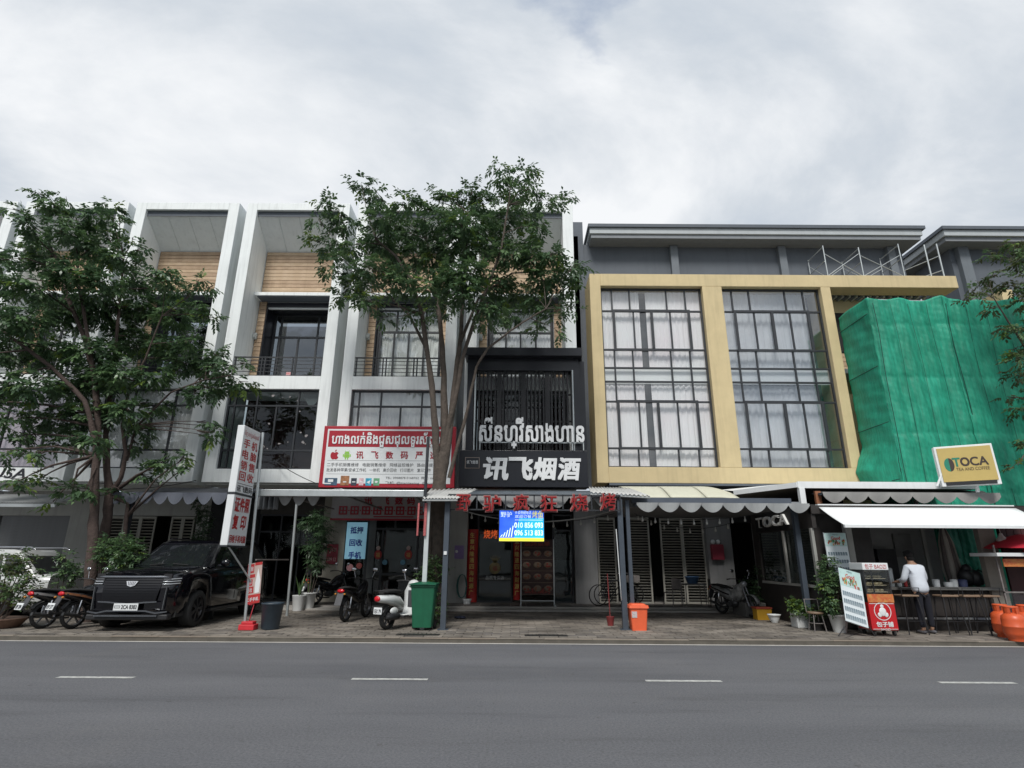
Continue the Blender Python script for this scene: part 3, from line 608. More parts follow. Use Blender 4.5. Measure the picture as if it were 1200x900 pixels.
# unit 5 : liquor shop entrance
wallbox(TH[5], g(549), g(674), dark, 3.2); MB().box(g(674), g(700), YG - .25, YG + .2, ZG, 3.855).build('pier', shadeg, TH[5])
MB().box(g(560), g(602), YG + .12, YG + .14, ZG, .9).build('counter_panel', M('blue_grey_panel', (.06, .075, .09), .5), TH[5])
window(TH[5], (g(560), g(602)), (ZG, 3.15), YG + .1, blackp, .06, .07, gls, zs=[1.05, 2.5], name='glass_door')
window(TH[5], (g(649), g(673)), (ZG, 3.15), YG + .1, blackp, .05, .07, gls, zs=[2.6], name='glass_door')
MB().box(g(651), g(671), YG + .14, YG + .16, ZG, 1.6).build('door_kick_panel', M('blue_grey_panel'), TH[5])
for nm, a, c, lab, z0_ in (('red_couplet', 548, 561, 'red couplet column with gold characters left of the glass door', .22), ('red_couplet', 603, 611, 'narrow red couplet strip right of the glass door', .3)):
    xa, xb = g(a), g(c); b = MB(); n = 14
    b.loft([[( (xa + xb) / 2 + (xb - xa) / 2 * cos(pi + pi * j / n), YG + .02 - .12 * sin(pi * j / n), z) for j in range(n + 1)] for z in (z0_, 2.62)])
    cp = solo(b, nm, M('couplet_red', (.38, .02, .015), .5, var=.25, scale=5), lab, 'couplet', ((xa + xb) / 2, YG, z0_), 'red couplets by the liquor shop door'); b = MB()
    for k, ch in enumerate('生意兴隆通四海财源广'): z = 2.5 - k * .21; chars(cp, 'character', M('gold_print'), ch, front(YG - .10), (xa + xb) / 2 - .075, (xa + xb) / 2 + .075, z - .16, z, .0, .006, bold=.02)
q = P(580, 664, 20.5); b = MB(); b.ball((q.x, 20.56, q.z - .05), .2, 14, (1, .25, 1)); b.cm = 0
for k in range(7): a = R(50 + 13 * k); b.prism([(q.x - .03, q.z + .1), (q.x + .03, q.z + .1), (q.x + .34 * cos(a) * .9, q.z + .12 + .32 * sin(a) * .9)], lambda u, v, d: (u, 20.56 - d, v), 0, .02)
pn = solo(b, 'pineapple_sticker', M('pale_gold', (.34, .28, .14), .6, var=.3, scale=14), 'pale gold ornament sticker on the liquor shop glass door', 'sticker', (q.x, 20.55, q.z - .2)); b = MB(); put_text(b, '福', front(20.5), q.x - .08, q.x + .08, q.z - .14, q.z + .02, .0, .004); b.build('print', redd, pn)
b = MB(); put_text(b, '品质专卖店', front(20.53), q.x - .32, q.x + .32, q.z - .42, q.z - .3, 0, .004, keep=True); solo(b, 'door_lettering', letw, 'small white characters on the liquor shop glass door below the gold ornament', 'lettering', (q.x, 20.53, q.z - .4))
# lattice menu board on feet
m0 = thing('menu_standee', 'tall dark red menu board full of pictures on a metal frame with feet', 'menu board', (g(630), 19.4, .2))
xa, xb = PX(611, 700, 19.3), PX(649, 700, 19.3); za, zb = PZ(630, 697, 19.3), PZ(630, 632, 19.3)
b = MB().box(xa - .03, xa, 19.3, 19.34, .24, zb).box(xb, xb + .03, 19.3, 19.34, .24, zb).box(xa, xb, 19.3, 19.34, .34, .37).box(xa - .05, xa + .0, 19.0, 19.6, .205, .24).box(xb, xb + .05, 19.0, 19.6, .205, .24); b.build('frame', galv, m0)
MB().box(xa, xb, 19.31, 19.33, za, zb).build('board', M('menu_dark', (.035, .014, .012), .6, var=.4, scale=6), m0)
rr = random.Random(4); b = MB()
for j in range(4):
    for i in range(3):
        cx_ = xa + (xb - xa) * (i + .5) / 3; cz = zb - .45 - j * .36
        b.cm = 0; b.ball((cx_, 19.3, cz), .13, 10, (1.1, .08, .75)); b.cm = 1 + (i + j) % 2
        for k in range(4): a = rr.uniform(0, 6.28); b.ball((cx_ + .06 * cos(a), 19.295, cz + .04 * sin(a)), .045, 6, (1, .2, .8))
b.cm = 0
for j in range(5): b.box(xa, xb, 19.298, 19.309, zb - .28 - j * .36, zb - .265 - j * .36)
b.cm = 2; put_text(b, '烧烤菜单', front(19.31), xa + .1, xb - .1, zb - .22, zb - .06, 0, .006, bold=.02); put_text(b, '疯狂烧烤', front(19.31), xa + .1, xb - .1, za + .04, za + .2, 0, .006, bold=.02)
b.build('food_pictures', [M('dish_tan', (.14, .10, .07), .6, var=.3), M('dish_brown', (.16, .06, .03), .6, var=.3), M('dish_red', (.22, .03, .02), .6)], m0)
b = MB(); put_text(b, '烧烤', front(20.4), PX(567, 625, 20.4), PX(583, 625, 20.4), PZ(575, 631, 20.4), PZ(575, 621, 20.4), 0, .03); solo(b, 'neon_characters', M('neon_orange', (.7, .12, .03), .5, emit=.35), 'dim orange red neon characters above the liquor shop door', 'sign', (PX(575, 631, 20.4), 20.4, 2.6))
q = P(538, 647, 20.2); b = MB().box(q.x - .16, q.x + .16, 20.23, 20.245, q.z - .22, q.z + .22); pw = solo(b, 'purple_notice', M('purple_notice', (.24, .17, .36), .6), 'small purple notice on the pier beside the tree trunk', 'notice', (q.x, 20.24, q.z - .2)); MB().ball((q.x - .09, 20.22, q.z + .02), .05, 8, (1, .2, 1)).build('print', signw, pw)
# hose and bucket beside the pier
q = G(541, 707, .2); b = MB()
for k in range(4): b.tube([(q.x + (.14 + .012 * k) * cos(a * .52), 20.15 - .03 * k, .75 + .38 * sin(a * .52)) for a in range(13)], .014, 5)
solo(b, 'garden_hose', M('hose_green', (.02, .10, .09), .5), 'coiled green hose hanging on the pier left of the liquor shop', 'hose', (q.x, 20.15, .3))
b = MB().lathe([(.11, .2), (.14, .34), (.15, .36), (.13, .35)], (q.x + .2, 19.9, 0), 14); solo(b, 'white_basin', signw, 'small white basin on the floor below the coiled hose', 'basin', (q.x + .2, 19.9, .2))
# unit 6 : louvred doors under the striped canopy
U6 = thing('louvred_shop', 'ground floor under the yellow frame with cream louvred folding doors', 'shop front', (5.2, 20.5, .2))
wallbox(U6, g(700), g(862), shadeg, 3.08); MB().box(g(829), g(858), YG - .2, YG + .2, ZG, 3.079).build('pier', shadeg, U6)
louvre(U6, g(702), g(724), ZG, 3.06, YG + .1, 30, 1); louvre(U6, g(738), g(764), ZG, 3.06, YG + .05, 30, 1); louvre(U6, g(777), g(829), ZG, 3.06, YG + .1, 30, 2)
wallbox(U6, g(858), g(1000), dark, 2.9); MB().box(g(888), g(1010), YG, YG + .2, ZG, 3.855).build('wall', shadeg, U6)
q = P(840, 647, 20.25); b = MB().box(q.x - .2, q.x + .2, 20.1, 20.29, q.z - .25, q.z + .25); eb = solo(b, 'red_box', M('box_red', (.25, .03, .05), .5), 'small red box on the pier beside the louvred doors', 'box', (q.x, 20.2, q.z - .2), bevel=.01)
b = MB().ball((q.x - .12, 20.2, q.z + .34), .08, 8).ball((q.x + .06, 20.2, q.z + .34), .08, 8); solo(b, 'white_pots', signw, 'two small white jars standing on the red box', 'jars', (q.x, 20.2, q.z + .26))

# ================================================================ signs over the shops
# red bordered Khmer phone sign
Ys = 17.2; A = P(378, 499, Ys); B_ = P(372, 571, Ys); x0 = B_.x + .02; x1 = PX(530, 570, Ys) + .05; z0, z1 = B_.z, A.z
t = thing('phone_shop_sign', 'wide white sign with red border, Khmer letters on red and rows of small Chinese text', 'sign', ((x0 + x1) / 2, Ys + .15, z0))
MB().box(x0, x1, Ys, Ys + .25, z0, z1).build('board', redd, t, bevel=.01)
MB().box(x0 + .12, x1 - .12, Ys - .004, Ys - .001, z0 + .12, z1 - .1).build('white_field', signw, t); f3 = front(Ys - .004)
W = x1 - x0; Hh = z1 - z0
MB().box(x0 + .17, x1 - .17, Ys - .008, Ys - .0045, z1 - .66, z1 - .15).build('red_band', redd, t)
b = MB(); put_text(b, 'ហាងលក់និងជួសជុលទូរស័ព្ទដៃ', front(Ys - .008), x0 + .28, x1 - .18, z1 - .66, z1 - .19, .001, .02, bold=.02); b.build('khmer_letters', letw, t)
b = MB()
for i, ch in enumerate('讯飞数码严选'): c = x0 + 1.18 + i * .455; chars(t, 'character', redd, ch, f3, c - .11, c + .11, z1 - 1.02, z1 - .80, .001, .012, bold=.015)
b = MB()
put_text(b, '二手手机销售维修   电脑销售维修   网络监控维护   路由器提升   售后', f3, x0 + .2, x1 - .2, z1 - 1.27, z1 - 1.155, .001, .004)
put_text(b, '批发各种苹果/安卓工作机   一体机   高价回收   打印图片   复印文件   一寸照片', f3, x0 + .2, x1 - .2, z1 - 1.43, z1 - 1.315, .001, .004)
b.box(x0 + .2, x1 - .2, Ys - .006, Ys - .0045, z1 - 1.085, z1 - 1.078).box(x0 + .2, x1 - .2, Ys - .006, Ys - .0045, z1 - 1.50, z1 - 1.493)
put_text(b, 'TEL: 0968878 0168762  微信: tianjiexing', f3, x0 + 2.02, x1 - .3, z1 - 1.66, z1 - 1.56, .001, .004); put_text(b, '飞机: @tianjiexing  @xunfei168', f3, x0 + 2.02, x1 - .3, z1 - 1.82, z1 - 1.71, .001, .004)
b.build('small_text', sblack, t)
def ap(u, v): return u, v
cx_, cz = x0 + .40, z1 - .92; b = MB(); pts = [(.0, .075), (.045, .10), (.095, .085), (.12, .05), (.085, .02), (.085, -.03), (.125, -.06), (.09, -.12), (.05, -.135), (.01, -.12), (-.03, -.135), (-.075, -.12), (-.115, -.06), (-.125, 0), (-.11, .06), (-.07, .095), (-.03, .09)]
b.prism([(cx_ + u, cz + v) for u, v in pts][::-1], f3, .001, .006); b.prism([(cx_ + .005, cz + .11), (cx_ + .02, cz + .16), (cx_ + .06, cz + .175), (cx_ + .045, cz + .125)], f3, .001, .006); b.build('red_fruit_logo', redd, t)
cx_ = x0 + .78; b = MB(); b.box(cx_ - .08, cx_ + .08, Ys - .01, Ys - .005, cz - .07, cz + .03).box(cx_ - .12, cx_ - .09, Ys - .01, Ys - .005, cz - .05, cz + .03).box(cx_ + .09, cx_ + .12, Ys - .01, Ys - .005, cz - .05, cz + .03).box(cx_ - .05, cx_ - .015, Ys - .01, Ys - .005, cz - .13, cz - .07).box(cx_ + .015, cx_ + .05, Ys - .01, Ys - .005, cz - .13, cz - .07)
b.prism([(cx_ + .08 * cos(pi * j / 10), cz + .042 + .075 * sin(pi * j / 10)) for j in range(11)], f3, .001, .006); b.bar((cx_ - .04, Ys - .008, cz + .1), (cx_ - .065, Ys - .008, cz + .145), .01); b.bar((cx_ + .04, Ys - .008, cz + .1), (cx_ + .065, Ys - .008, cz + .145), .01)
b.build('green_robot_logo', M('logo_green', (.25, .52, .06), .5), t)
ic = [(.18, .56, 'laptop', (.05, .1, .16)), (.66, .92, 'phone', (.35, .16, .07)), (.98, 1.15, 'pos', (.03, .04, .06)), (1.22, 1.36, 'dot', (.7, .45, .48)), (1.42, 1.60, 'tg', (.04, .35, .5)), (1.66, 1.84, 'wx', (.15, .4, .22))]
for a, c, nm, col in ic:
    b = MB().box(x0 + a, x0 + c, Ys - .01, Ys - .005, z1 - 1.84, z1 - 1.62 + (.07 if nm == 'phone' else 0)); o = b.build({'laptop': 'laptop_picture', 'phone': 'phone_picture', 'pos': 'card_icon', 'dot': 'round_icon', 'tg': 'paper_plane_icon', 'wx': 'chat_icon'}[nm], M('icon_' + nm, col, .5, var=.5, scale=9), t, bevel=.0 if nm != 'dot' else .003)
    q = MB(); mx_ = x0 + (a + c) / 2
    if nm == 'laptop': q.box(x0 + a - .05, x0 + a + .2, Ys - .014, Ys - .0105, z1 - 1.80, z1 - 1.77).box(x0 + a + .1, x0 + a + .26, Ys - .014, Ys - .0105, z1 - 1.74, z1 - 1.66)
    elif nm == 'tg': q.prism([(mx_ - .06, z1 - 1.74), (mx_ + .06, z1 - 1.68), (mx_ + .03, z1 - 1.79)], front(Ys - .01), .001, .004)
    elif nm == 'wx': q.prism([(mx_ + .05 * cos(j), z1 - 1.73 + .035 * sin(j)) for j in range(6)], front(Ys - .01), .001, .004)
    else: q.box(mx_ - .05, mx_ + .05, Ys - .014, Ys - .0105, z1 - 1.75, z1 - 1.72)
    q.build('icon_mark', signw, o)
for x in (x0 + .4, x1 - .5): MB().box(x - .02, x + .02, Ys + .251, 18, z0 + .4, z0 + .44).build('bracket', galv, t)
# vertical lightbox sign on its pole (faces along the street)
p0 = G(286, 738); Yp = p0.y; Y1 = Yp / 1.075; zb_ = PZ(262, 639, Y1); zt_ = PZ(284, 498, Y1); Xs = PX(266, 639, Y1)
t = thing('vertical_sign', 'tall white box sign with red Chinese characters on a pole beside the black car', 'sign', (p0.x, Yp, .1))
zm_ = zb_ + (zt_ - zb_) * .42; fx = lambda u, v, d: (Xs + d, Y1 + u, v); Wd = Yp - Y1 - .08
MB().box(Xs - .16, Xs, Y1, Y1 + Wd, zm_ + .02, zt_).build('upper_box', signw, t, bevel=.012); MB().box(Xs - .16, Xs, Y1, Y1 + Wd, zb_, zm_ - .02).build('lower_box', signw, t, bevel=.012)
MB().box(Xs - .17, Xs + .012, Y1 - .01, Yp, zm_ - .02, zm_ + .02).box(Xs - .17, Xs + .01, Y1 - .01, Yp + .04, zb_ - .03, zb_).box(Xs - .1, Xs - .05, Y1 + Wd, Yp, zt_ - .2, zt_ - .16).build('frame_bar', charc, t)
b = MB(); Wu = Wd; hU = zt_ - zm_
put_text(b, 'ទិញលក់ទូរស័ព្ទដៃ', fx, .06, Wd - .06, zt_ - .24, zt_ - .09, .001, .004)
for i, ch in enumerate('手电销回'): chars(t, 'character', redlit, ch, fx, .08, .08 + .30, zt_ - .49 - i * .25, zt_ - .29 - i * .25, .001, .004, bold=.02)
for i, ch in enumerate('机脑售收'): chars(t, 'character', redlit, ch, fx, .48, .48 + .30, zt_ - .49 - i * .25, zt_ - .29 - i * .25, .001, .004, bold=.02)
hL = zm_ - zb_
for i, ch in enumerate('证件照'): chars(t, 'character', redlit, ch, fx, .08 + i * .24, .30 + i * .24, zm_ - .38, zm_ - .08, .001, .004, bold=.03)
for i, ch in enumerate('复印'): chars(t, 'character', redlit, ch, fx, .1 + i * .38, .34 + i * .38, zm_ - .76, zm_ - .46, .001, .004, bold=.03)
chars(t, 'small_red_text', redlit, '回收手机电脑', fx, .05, Wd - .05, zb_ + .06, zb_ + .22, .001, .004, bold=.02); b.build('small_red_text', redlit, t)
b = MB(); put_text(b, '讯飞数码', fx, .06, Wd - .06, zm_ + .05, zm_ + .19, .001, .004, bold=.02); b.box(Xs + .001, Xs + .004, Y1 + .05, Y1 + Wd - .05, zm_ + .225, zm_ + .235); b.build('black_characters', sblack, t)
tp = P(309, 508, Yp); MB().tube([(p0.x, Yp, .1), (tp.x - .02, Yp, tp.z + .02)], .035, 8).build('pole', galv, t); MB().tube([(Xs - .1, Y1 + .3, zb_ - .03), (p0.x + .02, Yp, 1.1)], .02, 6).build('brace', galv, t)
# ================================================================ awnings and canopies
awng = M('awning_grey', (.20, .21, .22), .8, var=.08, scale=3, streak=.12); awnl = M('awning_pale', (.29, .30, .30), .8, var=.06, scale=3, streak=.12); awnd = M('awning_dark', (.05, .055, .065), .7, var=.1)
def valance(x0, x1, Y, ztop, strip, drop, n, pw=.75, sag=0):
    pts = [(x0, ztop), (x0, ztop - strip)]
    for k in range(n):
        for j in range(1, 11): u = j / 10; pts.append((x0 + (x1 - x0) * (k + u) / n, ztop - strip - drop * sin(pi * u) ** pw))
    b = MB(); xs = [p[0] for p in pts[1:]]; k = len(xs)
    vs = []
    for d in (0, .012):
        vs += [(p[0], Y + d + .02 * sin(p[0] * 11), p[1]) for p in pts[1:]] + [(p[0], Y + d, ztop) for p in pts[1:]]
    fs = []
    for i in range(k - 1): fs += [(i, i + 1, k + i + 1, k + i), (2 * k + i + 1, 2 * k + i, 3 * k + i, 3 * k + i + 1), (i + 1, i, 2 * k + i, 2 * k + i + 1)]
    b.add(vs, fs); return b
def awning(label, x0, x1, Yf, Zf, Yb, Zb, n, strip, drop, mt, mv, name='scalloped_awning', pw=.75, side=True, group='scalloped awnings over the shops'):
    t = thing(name, label, 'awning', ((x0 + x1) / 2, Yb, Zb), group=group)
    b = MB()
    def fn(u, v): return (x0 + (x1 - x0) * u, Yf + (Yb - Yf) * v, Zf + (Zb - Zf) * v - .05 * sin(pi * v) + .012 * sin(u * n * 2 * pi) * sin(pi * v))
    b.grid(n * 4, 6, fn); b.build('canopy_cloth', mt, t, solid=.015)
    valance(x0, x1, Yf - .02, Zf + .01, strip, drop, n, pw).build('valance', mv, t)
    b = MB().box(x0, x1, Yf + .01, Yf + .05, Zf - .05, Zf - .012)
    for k in range(0, n + 1, 2): x = x0 + (x1 - x0) * k / n; b.bar((x, Yf + .05, Zf - .05), (x, Yb, Zb - .09), .03)
    b.build('awning_frame', postm, t); return t
Yc = 14.0
# unit 2 dark scalloped awning
Ya = 15.6
awning('dark grey scalloped awning behind the left tree trunks', PX(128, 583, Ya), PX(266, 583, Ya), Ya, PZ(190, 577.5, Ya), 17.9, 3.7, 8, .10, .22, awnd, M('awning_slate', (.10, .11, .135), .8, var=.08, streak=.1))
b = MB().box(-.05, .05, -.05, .05, 0, PZ(190, 580, Ya) - .1 - .1)
solo(MB().box(PX(150, 600, Ya) - .05, PX(150, 600, Ya) + .05, Ya + .05, Ya + .15, .1, PZ(190, 582, Ya)), 'canopy_post', charc, 'black post under the dark awning behind the left tree trunks', 'post', (PX(150, 600, Ya), Ya + .1, .1))
solo(MB().box(PX(264, 600, Ya) - .04, PX(264, 600, Ya) + .04, Ya + .05, Ya + .13, .1, PZ(190, 582, Ya)), 'canopy_post', charc, 'dark awning post hidden behind the black car and the tall lightbox', 'post', (PX(264, 600, Ya), Ya + .1, .1))
# unit 1 pale canopy
Ya = 16.2
t = thing('flat_canopy', 'pale grey corrugated canopy under the USA lettering at the left edge', 'canopy', (-15, 17.9, 3.6)); b = MB()
xa, xb = PX(-60, 580, Ya), PX(66, 588, Ya); zz1 = PZ(30, 589, Ya)
b.grid(120, 2, lambda u, v: (xa + (xb - xa) * u, Ya + 1.75 * v, zz1 + .40 * v + .02 * sin(u * 2 * pi * 40))); b.build('corrugated_sheet', awnl, t, solid=.01); MB().box(xa, xb, Ya - .02, Ya + .02, zz1 - .12, zz1 - .03).build('gutter', lgrey, t)
# unit 3 : curtain awning on a galvanised beam
Yb3 = 13.75
t = thing('steel_canopy', 'long galvanised beam canopy in front of the phone shop', 'canopy', (-4, Yb3, 3), ); xa, xb = PX(302, 575, Yb3), PX(499, 580, Yb3); zb3 = PZ(400, 582, Yb3)
MB().box(xa, xb, Yb3 - .05, Yb3 + .08, zb3, zb3 + .16).build('front_beam', galv, t, bevel=.01)
b = MB(); b.grid(90, 2, lambda u, v: (xa + (xb - xa) * u, Yb3 + .085 + 4.1 * v, zb3 + .1 + .36 * v + .015 * sin(u * 2 * pi * 30))); b.build('roof_sheet', M('canopy_dark_sheet', (.14, .14, .14), .7, var=.1), t, solid=.01)
for x in (xa + .6, xa + 2.1, xb - .3): MB().box(x - .02, x + .02, Yb3 + .1, 17.9, zb3 + .02, zb3 + .06).build('rafter', rusty, t).rotation_euler = (0, 0, 0)
px_ = PX(497, 690, Yb3); MB().box(px_ - .05, px_ + .05, Yb3 - .04, Yb3 + .06, .1, zb3 + .0).build('post', M('white_post_paint', (.5, .54, .54), .5, var=.1), t)
xr = PX(497, 620, Yb3); MB().box(xr - .16, xr - .12, Yb3 - .1, Yb3 - .05, PZ(497, 628, Yb3), PZ(497, 590, Yb3)).box(xr - .0, xr + .06, Yb3 - .1, Yb3 - .05, PZ(497, 628, Yb3), PZ(497, 590, Yb3)).build('rolled_cord', M('red_white', (.4, .1, .1), .6, var=.5, scale=30), t)
p = G(336, 722); MB().tube([(p.x, p.y, .1), (PX(347, 597, p.y), p.y, PZ(347, 590, p.y))], .04, 8).build('post', galv, t)
MB().tube([P(300, 656, 14.6), P(338, 656, 15.9)], .02, 6).build('rail', rusty, t)
v = valance(PX(325, 590, 14.2), PX(375, 590, 14.2), 14.2, PZ(340, 578, 14.2), .03, .27, 3, .8); v.build('valance', M('translucent_grey', (.42, .43, .43), .7, var=.15), t)
b = MB(); b.grid(60, 5, lambda u, v: (PX(300, 590, 14.2) + (PX(325, 590, 14.2) - PX(300, 590, 14.2)) * u, 14.2 + .09 * sin(u * 26), PZ(310, 597, 14.2) + .42 * v)); b.build('gathered_curtain', awng, t, solid=.01)
# corrugated roof piece left of the black box, and the dark canopy with the red characters
def corr(label, c00, c10, c01, c11, n, mt, name='corrugated_roof'):   # four corners front-left, front-right, back-left, back-right
    A, B, C, D = map(Vector, (c00, c10, c01, c11)); b = MB()
    b.grid(n * 6, 3, lambda u, v: tuple((A * (1 - u) + B * u) * (1 - v) + (C * (1 - u) + D * u) * v + Vector((0, 0, .018 * sin(u * n * 2 * pi)))))
    b.add([tuple(A - Vector((0, 0, .05))), tuple(B - Vector((0, 0, .05))), tuple(B + Vector((0, .03, -.05))), tuple(A + Vector((0, .03, -.05)))], [(0, 1, 2, 3)])
    t = thing(name, label, 'roof', tuple(A)); b.build('corrugated_sheet', mt, t, solid=.008); MB().bar(A + Vector((0, .05, -.04)), B + Vector((0, .05, -.04)), .05).build('edge_bar', galv, t); return t
corrm = M('corrugated_pale', (.50, .50, .48), .6, var=.1, scale=3, streak=.2)
corr('small pale corrugated roof sheet beside the tree trunk', P(495, 584, 13.5), P(536, 584, 13.5), P(505, 573, 15.2), P(560, 573, 15.2), 11, corrm)
corr('ragged pale corrugated roof sheet over the right end of the red characters', P(692, 577, 13.9), P(762, 581, 13.9), P(690, 571, 15.6), P(738, 572, 15.6), 14, corrm)
Yd = 14.05
t = awning('white scalloped awning behind the row of red characters', PX(530, 590, Yd), PX(722, 590, Yd), Yd, PZ(620, 581, Yd), 17.3, PZ(620, 573, 17.3) - .05, 7, .04, .26, M('slate_cloth', (.10, .12, .14), .6, var=.08), awnl, pw=1.0)
pl0, pr0 = G(519, 738), G(733, 738)
for gp, tx, lab in ((pl0, 526, 'grey steel post left of the row of red characters'), (pr0, 723, 'grey steel post behind the orange bin')):
    X_ = gp.x; b = MB().box(X_ - .06, X_ + .06, gp.y - .06, gp.y + .06, .1, PZ(tx, 585, gp.y)); b.box(X_ - .12, X_ + .12, gp.y - .12, gp.y + .12, .1, .115)
    if tx == 723: b.box(X_ + .17, X_ + .26, gp.y + .1, gp.y + .19, .1, PZ(tx, 585, gp.y))
    q = solo(b, 'steel_post', postm, lab, 'post', (X_, gp.y, .1)); q.name = 'steel_post'
    if tx == 526: MB().box(X_ - .04, X_ + .03, gp.y - .085, gp.y - .071, 1.72, 1.80).build('white_sticker', signw, q)
b = MB(); zr1, zr2 = PZ(620, 580, 13.8), PZ(620, 597, 13.8); xl, xr = pl0.x, pr0.x
b.box(xl, xr, 13.86, 13.9, zr1 - .02, zr1 + .02).box(xl, xr, 13.86, 13.9, zr2 - .02, zr2 + .01)
for k in range(7): x = xl + (xr - xl) * k / 6; b.box(x - .015, x + .015, 13.86, 13.899, zr2, zr1)
fr = solo(b, 'sign_rack', charc, 'thin steel rack between the two grey posts that carries the red characters', 'rack', (0, 13.88, zr2))
rs_ = thing('red_character_sign', 'row of six red raised Chinese characters with pale rims over the entrance', 'sign', (.6, 13.8, zr2))
for (a, c, ch, dy) in ((534, 552, '野', 0), (566, 587, '驴', 1), (601, 620, '疯', 0), (633, 653, '狂', 1), (668, 689, '烧', 0), (703, 722, '烤', -1)):
    b = MB(); xa, xb, za, zb = PX(a + 1, 590, 13.8), PX(c - 1, 590, 13.8), PZ(c, 598.5 + dy, 13.8), PZ(c, 580 + dy, 13.8)
    put_text(b, ch, front(13.83), xa - .012, xb + .012, za - .012, zb + .012, .0, .03, bold=.035); b.cm = 1; put_text(b, ch, front(13.79), xa, xb, za, zb, 0, .05, bold=.008)
    b.build('character', [M('rim_pink', (.34, .16, .15), .5), M('bright_red', (.27, .010, .012), .4, var=.1)], rs_)
# LED screen
q0, q1 = P(585, 634, 14.25), P(637, 597, 14.25); t = thing('led_screen', 'lit blue screen with yellow and white characters and phone numbers', 'screen', ((q0.x + q1.x) / 2, 14.25, q0.z))
MB().box(q0.x - .02, q1.x + .02, 14.27, 14.36, q0.z - .02, q1.z + .02).build('case', blackp, t)
def em(n, c, s=.5): return M(n, c, .5, var=.04, emit=s)
MB().box(q0.x, q1.x, 14.255, 14.269, q0.z, q1.z).build('lit_panel', em('led_blue', (.03, .12, .75)), t)
W, Hh = q1.x - q0.x, q1.z - q0.z; f3 = lambda u, v, d: (q0.x + u * W, 14.254 - d, q0.z + v * Hh)
b = MB(); b.add([f3(.33, .1, 0), f3(1, .1, 0), f3(1, .72, 0), f3(.45, .72, 0)], [(0, 1, 2, 3)]); b.build('cyan_area', em('led_cyan', (.02, .42, .80)), t)
b = MB(); b.add([f3(0, 0, .002), f3(1, 0, .002), f3(1, .1, .002), f3(0, .1, .002)], [(0, 1, 2, 3)]); put_text(b, '烤', f3, .74, .86, .72, .95, .003, .003); put_text(b, '鱼', f3, .87, .99, .72, .95, .003, .003); b.build('yellow_print', em('led_yellow', (.75, .70, .05)), t)
b = MB(); put_text(b, '外卖热线电话', f3, .35, .72, .84, .95, .003, .003); put_text(b, '欢迎订餐', f3, .35, .72, .72, .82, .003, .003); put_text(b, '010 856 093', f3, .34, .98, .42, .58, .003, .003, bold=.02); put_text(b, '096 513 833', f3, .34, .98, .18, .34, .003, .003, bold=.02)
put_text(b, '野驴', f3, .03, .28, .75, .92, .003, .003)
for k in range(5): b.add([f3(.02 + .06 * k, .13, .003), f3(.04 + .06 * k, .13, .003), f3(.08 + .06 * k, .20 + .07 * k, .003), f3(.06 + .06 * k, .20 + .07 * k, .003)], [(0, 1, 2, 3)])
b.add([f3(.35, .655, .003), f3(.98, .655, .003), f3(.98, .668, .003), f3(.35, .668, .003)], [(0, 1, 2, 3)]); b.build('white_print', em('led_white', (.7, .85, .9)), t)
for x in (q0.x + .1, q1.x - .1): MB().box(x - .01, x + .01, 14.3, 14.32, q1.z + .021, PZ(620, 583, 14.3)).build('hanger', rusty, t)
# cream barrel roof, dark gutter beam, scalloped valance of the right canopy
t = thing('cream_roof', 'rounded cream yellow roof panels above the grey scalloped awning', 'roof', (5, 15.5, 3.3)); crm = M('cream_panel', (.58, .57, .45), .5, var=.04, scale=2, streak=.1)
for (a, c, e) in ((738, 785, 0), (786, 827, 0), (828, 869, 1)):
    b = MB(); A = P(a, 583, 14.7); B = P(c, 583, 14.7); C = P(a - 3, 571, 16.2); n = 8
    def fn(u, v, A=A, B=B, C=C, e=e):
        cut = (1 - .42 * (1 - v) * 0) ; x = A.x + (B.x - A.x) * u; y = A.y + (C.y - A.y) * v; z = A.z + (C.z - A.z) * sin(v * pi / 2)
        if e: z -= .35 * max(0, u - .35) ** 2 * (.4 + .6 * v)
        return (x, y, z)
    b.grid(8, n, fn); b.build('roof_panel', crm, t, solid=.02)
q = MB().box(PX(740, 586, 14.3), PX(926, 586, 14.3), 14.25, 14.4, PZ(800, 590, 14.3), PZ(800, 583.5, 14.3)); q.build('gutter', M('gutter_blue_grey', (.08, .095, .12), .5, var=.1), t)
b = MB().box(PX(720, 583, 15), PX(926, 586, 14.3), 14.5, 18, PZ(800, 583, 14.5) - .25, PZ(800, 583, 14.5) - .22); b.build('ceiling_sheet', M('canopy_dark_sheet'), t)
awning('long grey scalloped awning right of the orange bin', PX(746, 591, Yc), PX(948, 592, Yc), Yc, PZ(850, 590, Yc), 14.45, PZ(850, 588, 14.45), 8, .05, .18, awng, awnl, pw=.8)
xq = PX(945, 711, 14.6); solo(MB().box(xq - .06, xq + .06, Yc + .5, Yc + .62, .1, PZ(930, 592, Yc)), 'steel_post', postm, 'grey steel post beside the side window of the cafe', 'post', (xq, Yc + .1, .1))
